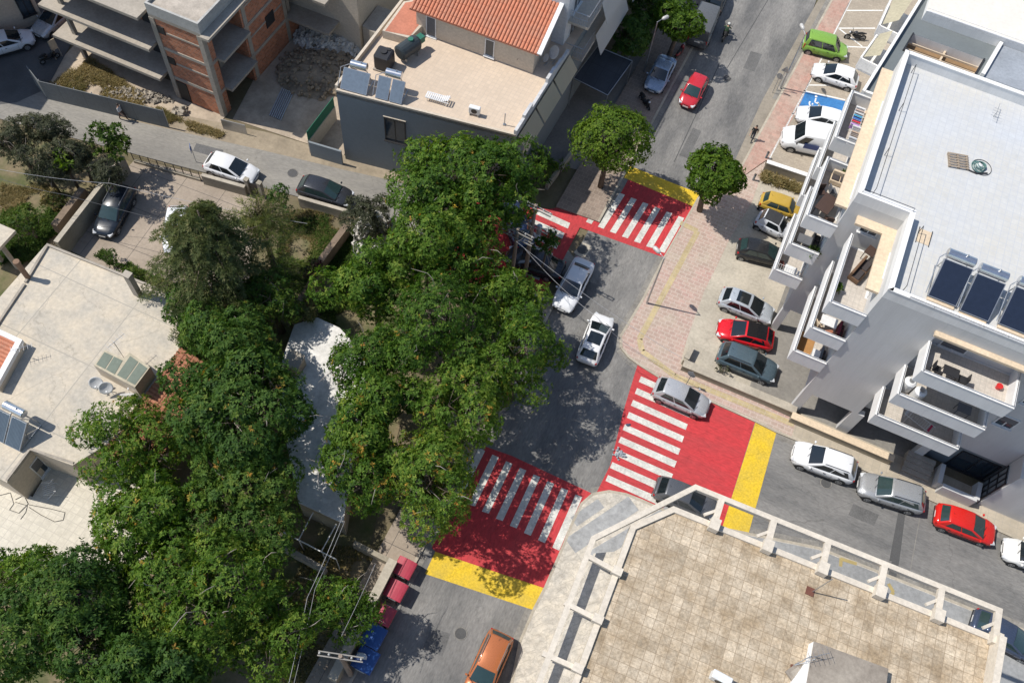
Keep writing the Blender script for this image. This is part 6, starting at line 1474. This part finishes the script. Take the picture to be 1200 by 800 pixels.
# electricity poles
m_arm = flat('weathered_arm', (.27, .255, .23), .7)
def epole(label, base, h, arms, az, drums=0, group="electricity poles"):
    p = G(*base); t = thing("electricity_pole", label, "utility pole", p, 0, group); b = MB(); b.tube([V(0, 0, 0), V(0, 0, h)], [.17, .11], 9); b.build("pole", m_pole, t, local=True); d = V(math.cos(R(az)), math.sin(R(az)), 0); n = V(-d.y, d.x, 0)
    for z in arms:
        b = MB()
        for s in (-1, 1): b.beam(-d * 1.2 + n * s * .11 + V(0, 0, z), d * 1.2 + n * s * .11 + V(0, 0, z), .06, .10)
        ar = b.build("cross_arm", m_arm, t, local=True); b = MB()
        for x in (-1.1, -.6, .6, 1.1): b.tube([d * x + V(0, 0, z + .05), d * x + V(0, 0, z + .14), d * x + V(0, 0, z + .24)], [.03, .07, .03], 8)
        b.build("insulators", m_porc, ar, local=True)
    for k in range(drums): b = MB(); q = n * .42 + d * (-.35 + .7 * k) + V(0, 0, h - 3.4); b.tube([q, q + V(0, 0, .8)], .2, 12); b.build("transformer", m_steel, t, local=True)
    return p, d
EP1, ED1 = epole("taller electricity pole with double cross arms rising from the middle trees", (615, 322.7), 8.6, (8.3, 6.3), -22, 2); EP2, ED2 = epole("shorter electricity pole with cross arms left of the taller one", (598, 335), 7.2, (6.9, 6.2), -22); EP3, ED3 = epole("old concrete electricity pole with white insulators beside the blue bins", (411, 790), 6.5, (6.3,), 0)
def cable(name, label, pts, r=.012, sag=.5, mat=None):
    b = MB()
    for i in range(len(pts) - 1):
        a, c = pts[i], pts[i + 1]; b.tube([a + (c - a) * (k / 12) - V(0, 0, 4 * sag * (k / 12) * (1 - k / 12)) for k in range(13)], r, 5)
    tag(b.build(name, mat or m_wirep), label, "cable", "overhead cables")
cable("overhead_cable", "pale overhead cable crossing above the white saloon to the pink pavement", [EP1 + V(0, 0, 6.4), G(605, 283, 7.5), G(800, 420, 4.0)], .013)
cable("overhead_cable", "second pale overhead cable crossing above the white car's bonnet", [EP2 + V(0, 0, 6.0), G(700, 372, 6.0), G(770, 425, 3.2)], .013)
cable("overhead_cable", "upper wire above the courtyard wall and the navy estate car", [G(-20, 195, 6), G(130, 215, 5.5), G(360, 262, 6.0)], .013, .25)
cable("overhead_cable", "lower wire above the courtyard passing over the navy car's roof", [G(-20, 203, 5), G(75, 228, 4.8), G(330, 290, 5.0)], .014, .25, m_wire)
cable("overhead_cable", "left one of the twin wires running down to the bottom edge", [G(401, 606, 6.5), G(360, 700, 6.4), G(336, 810, 6.3)], .014, .2); cable("overhead_cable", "right one of the twin wires running down to the bottom edge", [G(404, 610, 6.2), G(369, 690, 6.2), G(342, 810, 6.1)], .011, .2)
cable("overhead_cable", "thin wires beside the small light green tree above the bins", [G(440, 660, 6.2), G(400, 745, 6.2)], .011, .2)
# ---------------------------------------------------------------- things on roofs and balconies
def solar(label, p, ax, along, cols, cw=1.1, chh=2.0, tilt=38, tank=1.5, mat=None, group="solar water heaters", z=0., tr=.29):
    "collectors falling along direction ax from p (the middle of the low edge); tank behind the high edge"
    t = thing("solar_water_heater", label, "solar heater", (p.x, p.y, z), 0, group); X = V(math.cos(R(along)), math.sin(R(along)), 0); Y = V(-X.y, X.x, 0); S = Y * math.cos(R(tilt)) + V(0, 0, math.sin(R(tilt))); Nn = X.cross(S)
    for i in range(cols):
        c = X * ((i - (cols - 1) / 2) * (cw + .1)) + S * (chh / 2) + V(0, 0, .18); b = MB(); b.obox(c, cw, chh, .10, (X, S, Nn)); o = b.build("collector", m_steel, t, local=True); b = MB(); b.obox(c + Nn * .052, cw - .09, chh - .09, .012, (X, S, Nn)); b.build("glass", mat or m_collector, o, local=True)
    hy = chh * math.cos(R(tilt)); hz_ = chh * math.sin(R(tilt)); q = Y * (hy + .35) + V(0, 0, hz_ + .30)
    b = MB(); b.tube([q - X * (tank / 2 + .04), q - X * tank / 2, q + X * tank / 2, q + X * (tank / 2 + .04)], [tr * .8, tr, tr, tr * .8], 18); b.build("tank", m_chrome, t, local=True, smooth=False)
    b = MB(); wd = cols * (cw + .1) / 2
    for s in (-1, 1): b.beam(X * s * wd * .9 + V(0, 0, .1), X * s * wd * .9 + Y * (hy + .5) + V(0, 0, .03), .05, .05); b.beam(X * s * wd * .75 + Y * (hy + .55), q + X * s * tank * .35, .045, .045); b.beam(X * s * wd * .9 + Y * hy * .05 + V(0, 0, .15), X * s * wd * .9 + Y * (hy + .1) + V(0, 0, hz_), .05, .05); b.beam(X * s * wd * .75 + Y * hy * .6, X * s * wd * .75 + S * chh * .95 + V(0, 0, .12), .045, .045)
    b.tube([-X * (wd + .12) + V(0, 0, .35), -X * (wd + .2) + Y * hy + V(0, 0, hz_ + .1), q - X * tank / 2], .03); b.tube([X * .2 + q + V(0, 0, tr), X * .2 + q + V(0, 0, tr + .12)], .05); b.build("stand", m_steel, t, local=True)
    return t
zd = 15.23
lo = [((1103, 353), "solar water heater at the left end of the white block's roof row"), ((1140.5, 370.5), "solar water heater in the middle of the white block's roof row"), ((1186, 386), "solar water heater at the right edge of the white block's roof")]
for px, lb in lo:
    p = G(*px, zd + .15); solar(lb, p, None, -16.8, 1, 1.6, 2.2, 34, 1.5, z=zd)
    b = MB(); b.wall(p - FE * .75 - FN * .1, p + FE * .75 - FN * .1, .22, zd, zd + .12)
    tag(b.build("support_block", m_ledge), lb.replace("solar water heater", "beige footing under the solar heater"), "block", "footings of the solar heaters")
p = G(415, 108, 7.5); solar("wide solar heater at the left corner of the tan terrace, its collector facing the street", G(414, 107.5, 7.6), None, -8, 1, 1.95, 1.5, 45, 1.15, flat("pale_collector", (.16, .20, .25), .15), z=7.4)
solar("solar heater with two upright collectors beside the white deck chair on the tan terrace", G(455, 118, 7.6), None, -8, 2, .92, 1.55, 48, 1.1, MATS["pale_collector"], z=7.4)
solar("solar heater with shiny tank at the left edge of the cracked beige roof", G(6, 520, 4.1), None, -17, 2, 1.05, 1.9, 42, 1.35, M("striped_collector", (.10, .13, .16), .2, s1=1., s2=3., tile=(.09, 9., .02, (.045, .06, .08), .05, 0.), spec=.7), z=4.0, tr=.27)
# water tanks on the tan terrace
p = G(451, 78, 7.4); t = thing("water_tank", "black square water tank behind the left solar heater on the tan terrace", "water tank", p); b = MB(); b.obox(V(0, 0, .75), 1.2, 1.2, 1.3, R(-12)); b.build("body", m_iron, t, local=True, bevel=.12); b = MB(); b.tube([V(0, 0, 1.4), V(0, 0, 1.5)], .24, 14); b.obox(V(.3, .3, 1.43), .3, .25, .06); b.build("lid", m_arch, t, local=True); b = MB(); b.obox(V(0, 0, .05), 1.3, 1.3, .1, R(-12)); b.build("stand", m_rawc, t, local=True)
p = G(479, 66, 7.4); t = thing("water_tank", "dark green lying barrel tank on the tan terrace beside the terracotta block", "water tank", p); d = V(math.cos(R(55)), math.sin(R(55)), 0); b = MB(); b.tube([d * -.95 + V(0, 0, .85), d * -.85 + V(0, 0, .85), d * .75 + V(0, 0, .85), d * .95 + V(0, 0, .85)], [.42, .58, .58, .40], 18); b.build("body", flat("charcoal_plastic", (.035, .045, .05), .5), t, local=True); b = MB(); b.tube([d * .25 + V(0, 0, 1.35), d * .25 + V(0, 0, 1.52)], .2, 12); b.obox(d * 1.2 + V(0, 0, .9), .5, .5, .5, R(55)); b.build("cap", flat("green_plastic", (.03, .16, .11), .5), t, local=True); b = MB()
for s in (-.55, .55): b.obox(d * s + V(0, 0, .18), .12, .9, .36, R(55))
b.build("stand", m_steel, t, local=True)
# deck furniture and bits on the tan terrace
p = G(513, 118, 7.4); t = thing("sun_lounger", "white plastic sun lounger on the tan terrace by the street parapet", "lounger", p, R(-10)); b = MB()
for i in range(12): b.obox(V(-.8 + i * .145, 0, .34 + max(0, (i - 8) * .06)), .10, .55, .03)
b.build("slats", m_frame, t, local=True); b = MB()
for y in (-.28, .28): b.beam(V(-.85, y, .31), V(.9, y, .31), .05, .06); [b.tube([V(x, y, 0), V(x, y, .3)], .03) for x in (-.7, .7)]
b.build("frame", m_frame, t, local=True)
p = G(556, 134, 7.4); t = thing("air_conditioner", "small white air conditioner box on the terrace parapet", "air conditioner", p, R(-8)); b = MB(); b.obox(V(0, 0, .45), .8, .35, .6); b.build("case", m_frame, t, local=True, bevel=.03); b = MB(); b.tube([V(0, -.17, .45), V(0, -.185, .45)], .22, 14); b.build("fan_grille", m_iron, t, local=True); b = MB(); b.obox(V(-.3, 0, .08), .06, .4, .15); b.obox(V(.3, 0, .08), .06, .4, .15); b.build("feet", m_steel, t, local=True)
p = G(591, 146, 7.4); t = thing("terrace_post", "thin steel post on the street side of the tan terrace", "post", p); b = MB(); b.tube([V(0, 0, 0), V(0, 0, 1.1)], .04); b.build("post", m_steel, t, local=True); b = MB(); b.obox(V(0, 0, .02), .2, .2, .04); b.build("base", m_steel, t, local=True)
p = G(601, 77, 7.4); t = thing("bicycle", "old bicycle leaning at the foot of the roof room's wall", "bicycle", p, R(-15)); b = MB()
for x in (-.5, .5): b = MB(); b.ring(V(x, 0, .33), (0, 1, 0), .31, .025, 20, 6); b.build("wheel", m_iron, t, local=True)
b = MB(); [b.tube([V(*a_), V(*c_)], .02) for a_, c_ in (((-.5, 0, .33), (-.15, 0, .8)), ((-.15, 0, .8), (.38, 0, .82)), ((.38, 0, .82), (-.05, 0, .33)), ((-.05, 0, .33), (-.15, 0, .8)), ((-.5, 0, .33), (-.05, 0, .33)), ((.38, 0, .9), (.5, 0, .33)))]; b.build("frame", flat("dark_red_frame", (.12, .03, .03), .5), t, local=True); b = MB(); b.tube([V(.36, -.25, .95), V(.38, 0, .9), V(.36, .25, .95)], .015); b.obox(V(-.17, 0, .84), .24, .12, .05); b.build("handlebar_and_saddle", m_iron, t, local=True)
p = G(622, 80, 7.4); t = thing("garden_hose", "green hose coiled at the corner of the roof room", "hose", p); b = MB()
for i in range(3): b.ring(V(0, 0, .04 + i * .04), (0, 0, 1), .26 - i * .03, .022, 18, 5)
b.build("coil", flat("green_hose", (.08, .28, .10), .5), t, local=True)
def dish(label, px, z, az, r=.42, h=.7, base=None):
    p = G(*px, z); t = thing("satellite_dish", label, "satellite dish", p, R(az), "satellite dishes"); b = MB(); rings = 5; seg = 18; c = V(.1, 0, h); ax = V(math.cos(R(35)), 0, math.sin(R(35))); a = V(0, 1, 0); u = ax.cross(a); o_ = 0; b.v.append(c)
    for i in range(1, rings + 1):
        for k in range(seg): t_ = 2 * math.pi * k / seg; b.v.append(c + (a * math.cos(t_) + u * math.sin(t_)) * r * i / rings + ax * (.22 * r * (i / rings) ** 2))
    for k in range(seg): b.f.append((0, 1 + k, 1 + (k + 1) % seg)); b.m.append(0)
    for i in range(rings - 1):
        for k in range(seg): b.f.append((1 + i * seg + k, 1 + (i + 1) * seg + k, 1 + (i + 1) * seg + (k + 1) % seg, 1 + i * seg + (k + 1) % seg)); b.m.append(0)
    o = b.build("dish", flat("dish_white", (.66, .66, .65), .45), t, local=True, smooth=True); md = o.modifiers.new("s", 'SOLIDIFY'); md.thickness = .02
    b = MB(); b.tube([V(0, 0, 0), V(0, 0, h)], .03); b.tube([c - u * r * .9, c + ax * r * .9 - u * .1], .014); b.obox(c + ax * r * .92 - u * .1, .1, .07, .07); b.tube([V(0, 0, 0), V(.3, .2, 0)], .025); b.tube([V(0, 0, 0), V(.3, -.2, 0)], .025); b.build("mast_and_arm", m_steel, t, local=True)
dish("white satellite dish left of the pair beside the skylight box", (117, 452), 4.0, -70); dish("white satellite dish right of the pair beside the skylight box", (128, 458), 4.0, -60); dish("white satellite dish seen from behind at the foot of the skylight box's corner", (153, 470), 4.0, 100, .45, .6); dish("white satellite dish behind the roof room on the curved terrace parapet", (650, 72), 7.4, -150, .5, .9); dish("small satellite dish near the dark gap at the roof room's corner", (641, 74), 7.4, -160, .32, .5)
def aerial(label, px, z, h, az, n=6):
    p = G(*px, z); t = thing("tv_aerial", label, "aerial", p, R(az), "television aerials"); b = MB(); b.tube([V(0, 0, 0), V(0, 0, h)], .022); b.build("mast", m_steel, t, local=True); b = MB(); b.tube([V(-.5, 0, h - .05), V(.8, 0, h - .05)], .014)
    for i in range(n): x = -.45 + i * .24; b.tube([V(x, -.3 + i * .02, h - .05), V(x, .3 - i * .02, h - .05)], .009, 4)
    b.build("elements", m_steel, t, local=True)
aerial("tall television aerial beside the skylight box", (146, 420), 4.0, 2.2, 60); aerial("television aerial lying dark on the white block's pale roof", (1164, 137), zd, .5, 70, 4); aerial("television aerial at the corner of the red tiled house's verge", (26, 413), 4.6, .6, 30); aerial("tangled aerial on the stair house of the travertine roof", (955, 770), 12.6, .7, 200)
p = G(952, 693, 11.9); t = thing("mast", "thin steel mast on a rusty red plate at the travertine roof's edge", "mast", p); b = MB(); b.tube([V(0, 0, .03), V(0, 0, 2.6)], .03, 6); b.build("pole", m_steel, t, local=True); b = MB(); b.obox(V(-.12, 0, .015), .42, .42, .025, R(-16)); b.build("base_plate", flat("rust_red", (.16, .06, .04), .9), t, local=True)
p = G(928, 780, 11.9); t = thing("rusty_bracket", "rusty bracket with two stays bolted to the travertine roof beside the stair house", "bracket", p); b = MB(); b.tube([V(0, 0, .05), G(951, 768, 12.7) - p], .02, 5); b.tube([V(0, 0, .05), G(955, 772, 12.7) - p], .02, 5); b.build("stay", m_steel, t, local=True); b = MB(); b.obox(V(0, 0, .05), .14, .14, .1); b.build("foot", MATS["rust_red"], t, local=True)
p = G(842, 796, 11.9); t = thing("air_conditioner", "white air conditioner on the travertine roof cut by the bottom edge", "air conditioner", p, R(-20)); b = MB(); b.obox(V(0, 0, .4), .95, .4, .65); b.build("case", m_frame, t, local=True, bevel=.03); b = MB(); b.tube([V(0, -.2, .4), V(0, -.215, .4)], .24, 14); b.build("fan_grille", m_iron, t, local=True)
p = G(933, 790, 11.9); t = thing("stone_cover", "mossy stone cover slab lying by the stair house wall", "slab", p); b = MB(); b.obox(V(0, 0, .08), .8, .8, .16, R(40)); b.build("slab", MATS["weathered_slab"], t, local=True); b = MB(); b.obox(V(0, 0, .18), .5, .5, .05, R(40)); b.build("lid", m_rawc, t, local=True)
# pallet and coiled junk on the white block's roof
p = G(1122, 190, zd); t = thing("pallet", "weathered wooden pallet lying on the white block's pale roof", "pallet", p, R(-2)); b = MB()
for i in range(6): b.obox(V(0, -.5 + i * .2, .13), 1.25, .10, .025)
for i in range(3): b.obox(V(-.55 + i * .55, 0, .065), .1, 1.1, .10)
b.build("boards", M("weathered_wood", (.36, .29, .22), .9, s1=3., s2=10., uvmap=False), t, local=True); b = MB(); [b.obox(V(-.55 + i * .55, y, .01), .12, .12, .02) for i in range(3) for y in (-.45, .45)]; b.build("blocks", m_pole, t, local=True)
p = G(1146, 196, zd); t = thing("hose_reel", "tangle of blue and green hose coiled beside the pallet", "hose", p); b = MB()
for i in range(4): b.ring(V(.05 * i, .02 * i, .05 + i * .05), (.1, .05 * i, 1), .42 - i * .05, .03, 22, 5)
b.build("coil", flat("teal_hose", (.12, .24, .22), .5), t, local=True); b = MB(); b.ring(V(.2, 0, .04), (0, 0, 1), .6, .018, 24, 5); b.tube([V(-.7, -.35, .04), V(-.2, -.55, .04), V(.5, -.4, .04)], .05); b.build("cable", m_iron, t, local=True); b = MB(); b.blob(V(.05, .02, .12), .22, .2, .1, 3, jit=.2); b.build("bucket", m_frame, t, local=True)
p = B(.9, 4.6, zd); t = thing("hatch_frame", "square roof hatch cover between two bars by the recess of the white block's roof", "hatch", p, FA); b = MB(); b.prism([V(0, 0, 0), V(.75, 0, 0), V(.75, 1.0, 0), V(0, 1.0, 0)], 0, .03); b.build("cover", m_ledge, t, local=True); b = MB()
for x in (0, .75): b.tube([V(x, -.1, .03), V(x, 1.1, .05)], .022)
b.build("hoop", m_iron, t, local=True)
# cable tangle on the patio
p = G(20, 590, 1.); t = thing("cable_tangle", "black cable lying in loose loops on the cream patio tiles", "cable", p); b = MB(); z0 = 1.02
for pts in ([(0, 580), (12, 577), (16, 590), (11, 597), (22, 601), (33, 590), (28, 580), (18, 585)], [(18, 588), (32, 592), (30, 600), (24, 608)], [(34, 591), (60, 596), (76, 600), (74, 609), (64, 611), (48, 603), (34, 594)]):
    P_ = [G(x, y, z0) - p for x, y in pts]; b.tube([P_[i // 4] + (P_[min(i // 4 + 1, len(P_) - 1)] - P_[i // 4]) * ((i % 4) / 4) for i in range(4 * len(P_) - 3)], .018, 5)
b.build("cable", m_iron, t, local=True)
p = G(62, 575, 1.0); t = thing("clothes_airer", "small white folding airer in the shaded corner of the patio", "airer", p, R(30)); b = MB()
for i in range(7): b.tube([V(-.35, -.4 + i * .13, .75), V(.35, -.4 + i * .13, .75)], .012, 4)
b.build("rails", m_frame, t, local=True); b = MB(); [b.tube([V(x, y, 0), V(-x, y, .75)], .018) for x in (-.35, .35) for y in (-.42, .42)]; b.build("legs", m_frame, t, local=True)

# balcony furniture
m_wood = flat("dark_wood", (.07, .04, .03), .6); m_rattan = flat("brown_rattan", (.16, .09, .05), .8); m_pot = flat("clay_pot", (.35, .14, .08), .8)
def table(label, u, v, z, l, w_, mat, rot=0, h=.74):
    p = B(u, v, z); t = thing("balcony_table", label, "table", p, FA + R(rot), "balcony tables"); b = MB(); b.obox(V(0, 0, h), l, w_, .04); b.build("tabletop", mat, t, local=True)
    for x in (-1, 1):
        for y in (-1, 1): b = MB(); b.tube([V(x * (l / 2 - .06), y * (w_ / 2 - .06), 0), V(x * (l / 2 - .06), y * (w_ / 2 - .06), h)], .025); b.build("leg", mat, t, local=True)
    return t
def chair(label, u, v, z, rot, mat, seat=.45):
    p = B(u, v, z); t = thing("balcony_chair", label, "chair", p, FA + R(rot), "balcony chairs"); b = MB(); b.obox(V(0, 0, seat), .46, .46, .05); b.build("seat", mat, t, local=True); b = MB(); b.obox(V(-.22, 0, seat + .27), .05, .44, .42); b.build("backrest", mat, t, local=True)
    for x in (-1, 1):
        for y in (-1, 1): b = MB(); b.tube([V(x * .2, y * .2, 0), V(x * .2, y * .2, seat)], .02); b.build("leg", mat, t, local=True)
def plant(label, u, v, z, r=.3, h=.4, mat=None):
    p = B(u, v, z); t = thing("potted_plant", label, "plant", p, 0, "potted plants on balconies"); b = MB(); b.tube([V(0, 0, 0), V(0, 0, h * .8)], [r * .45, r * .6], 12); b.build("pot", m_pot, t, local=True); P = rand_dirs(46, .4) * r + np.array((0, 0, h + r * .6)); N = rand_dirs(46, .4); leaf_mesh("foliage", P, N, np.clip(rng.normal(.5, .2, 46), 0, 1), mat or G_LAWN, .2, .08, 5, parent=t)
def airer(label, u, v, z, cols, rot=0):
    p = B(u, v, z); t = thing("clothes_airer", label, "airer", p, FA + R(rot)); b = MB(); [b.tube([V(-.3, -.9 + i * .15, .9), V(.3, -.9 + i * .15, .9)], .01, 4) for i in range(13)]; [b.tube([V(x, -.95, .9), V(x, .95, .9)], .014, 4) for x in (-.3, .3)]; [b.tube([V(x, y, 0), V(-x, y, .9)], .016, 4) for x in (-.3, .3) for y in (-.6, .6)]; b.build("rack", m_frame, t, local=True)
    for i, c in enumerate(cols): b = MB(); y = -.8 + i * 1.6 / max(1, len(cols) - 1); b.panel([V(-.28, y, .5), V(.28, y, .5), V(.28, y + .02, .92), V(-.28, y + .02, .92)], .02); b.panel([V(-.28, y, .915), V(.28, y, .915), V(.28, y + .13, .91), V(-.28, y + .13, .91)], .02); b.build("garment", flat("cloth_%d_%d_%d" % tuple(int(100 * x) for x in c), c, .9), t, local=True)
def sofa(label, u, v, z, l, w_, mat, rot=0):
    p = B(u, v, z); t = thing("outdoor_sofa", label, "sofa", p, FA + R(rot)); b = MB(); b.obox(V(0, 0, .22), l, w_, .36); b.build("base", mat, t, local=True, bevel=.03); b = MB(); b.obox(V(0, w_ / 2 - .09, .55), l, .16, .4); b.build("backrest", mat, t, local=True, bevel=.03); b = MB(); [b.obox(V(x * l / 4, -.05, .44), l / 2 - .08, w_ - .25, .10) for x in (-1, 1)]; b.build("cushion", flat("charcoal_cushion", (.06, .05, .05), .9), t, local=True, bevel=.03)
z3, z2, z1 = 12.2, 9.2, 6.2
airer("clothes airer with bright washing on the top far left balcony", -4.1, 14.6, z3, [(.5, .3, .6), (.6, .05, .06), (.05, .15, .5), (.03, .3, .5), (.6, .6, .6), (.5, .4, .35), (.7, .7, .7)], 0)
airer("clothes airer with white laundry nearer the front of the top far left balcony", -3.9, 12.9, z3, [(.65, .66, .68), (.55, .58, .62), (.5, .38, .3), (.7, .7, .7)], 0)
chair("beige chair on the top far left balcony by the wall", -3.5, 15.6, z3, 180, m_ledge)
table("dark slatted table on the top middle balcony by its front corner", -4.1, 6.9, z3, 1.5, .9, m_wood, 75); chair("dark chair left of the slatted table on the top middle balcony", -4.6, 7.9, z3, -60, m_wood); chair("dark chair right of the slatted table on the top middle balcony", -3.6, 6.0, z3, 100, m_wood); chair("grey chair in the middle of the top middle balcony", -4.0, 8.3, z3, 30, m_shut)
sofa("cream padded bench with white throw at the back of the top middle balcony", -3.8, 9.5, z3, 1.1, .7, m_ledge, 0); plant("potted plant at the back corner of the top middle balcony", -3.5, 10.0, z3)
table("grey table on the second floor middle balcony", -4.2, 6.2, z2, .9, .7, m_shut); sofa("dark sofa against the wall of the second floor middle balcony", -3.5, 6.6, z2, 1.2, .55, m_iron, 90); plant("leafy green potted plant in the front corner of the second floor middle balcony", -3.4, 5.6, z2, .35)
chair("dark red wooden chair on the lowest middle balcony", -4.7, 6.3, z1, 20, flat("red_wood", (.16, .05, .035), .6)); table("white table on the lowest middle balcony", -4.0, 5.9, z1, .8, .6, m_frame); airer("low clothes airer at the front of the lowest middle balcony", -4.2, 5.6, z1, [(.6, .62, .65), (.4, .42, .45)], 90)
sofa("long dark brown lounger on the top corner balcony", -.9, 3.4, z3, 1.7, .7, m_rattan, 72); table("dark side table at the back of the top corner balcony", -.75, 4.7, z3, .7, .6, m_wood, 70); plant("round dark potted plant by the parapet of the top corner balcony", -1.85, 1.6, z3, .24, .2, G_DARK)
table("white table with cloth on the second floor corner balcony", -1.2, 1.0, z2, 1.0, .7, m_frame, 0); chair("pale chair on the second floor corner balcony", -1.7, .7, z2, 40, m_ledge); chair("clay coloured chair at the front of the second floor corner balcony", -.9, .4, z2, 120, m_pot); sofa("narrow dark bench with red blanket on the second floor corner balcony", -.35, .9, z2, 1.0, .4, flat("maroon", (.15, .02, .04), .9), 90)
b = MB(); b.prism([B(-1.9, .1), B(-.9, .1), B(-.9, 2.2), B(-1.9, 2.2)], z1 + .003, z1 + .02); tag(b.build("floor_mat", flat("orange_mat", (.42, .22, .08), .9)), "orange brown mat on the lowest corner balcony", "mat")
table("white cabinet table on the lowest corner balcony", -.75, .5, z1, .5, .6, m_frame); sofa("slate grey bench at the right of the lowest corner balcony", -.3, .8, z1, .9, .4, flat("slate_box", (.12, .14, .17), .6), 90)
table("wire table on the top front balcony above the street", 5.3, -1.2, z3, .9, .6, m_iron); chair("wire chair left of the table on the top front balcony", 4.6, -1.2, z3, 0, m_iron); chair("wire chair right of the table on the top front balcony", 6.1, -1.2, z3, 180, m_iron)
b = MB(); p = B(8.2, -.5, z3); b.tube([p, p + V(0, 0, .28)], [.14, .18], 14); b.ring(p + V(0, 0, .27), (0, 0, 1), .18, .015, 16, 5); tag(b.build("bucket", flat("red_plastic", (.6, .03, .03), .4)), "red bucket at the right end of the top front balcony", "bucket")
for u, lb in ((4.25, "white round water drum at the left of the second floor front balcony"), (4.95, "white round water drum right of its twin on the second floor front balcony")):
    p = B(u, -.9 - (u - 4.25) * .5, z2); t = thing("water_drum", lb, "drum", p, 0, "white drums on the front balcony"); b = MB(); b.tube([V(0, 0, 0), V(0, 0, .1), V(0, 0, .9), V(0, 0, 1.0)], [.3, .36, .36, .25], 16); b.build("body", m_frame, t, local=True); b = MB(); b.tube([V(0, 0, 1.0), V(0, 0, 1.06)], .15, 12); b.build("lid", m_steel, t, local=True)
airer("folded airer on the lowest front balcony beside a red cloth", 6.3, -1.2, z1, [(.4, .03, .08), (.6, .6, .62)], 70); table("grey table at the far end of the second floor front balcony", 7.6, -1.1, z2, .8, .6, m_shut)
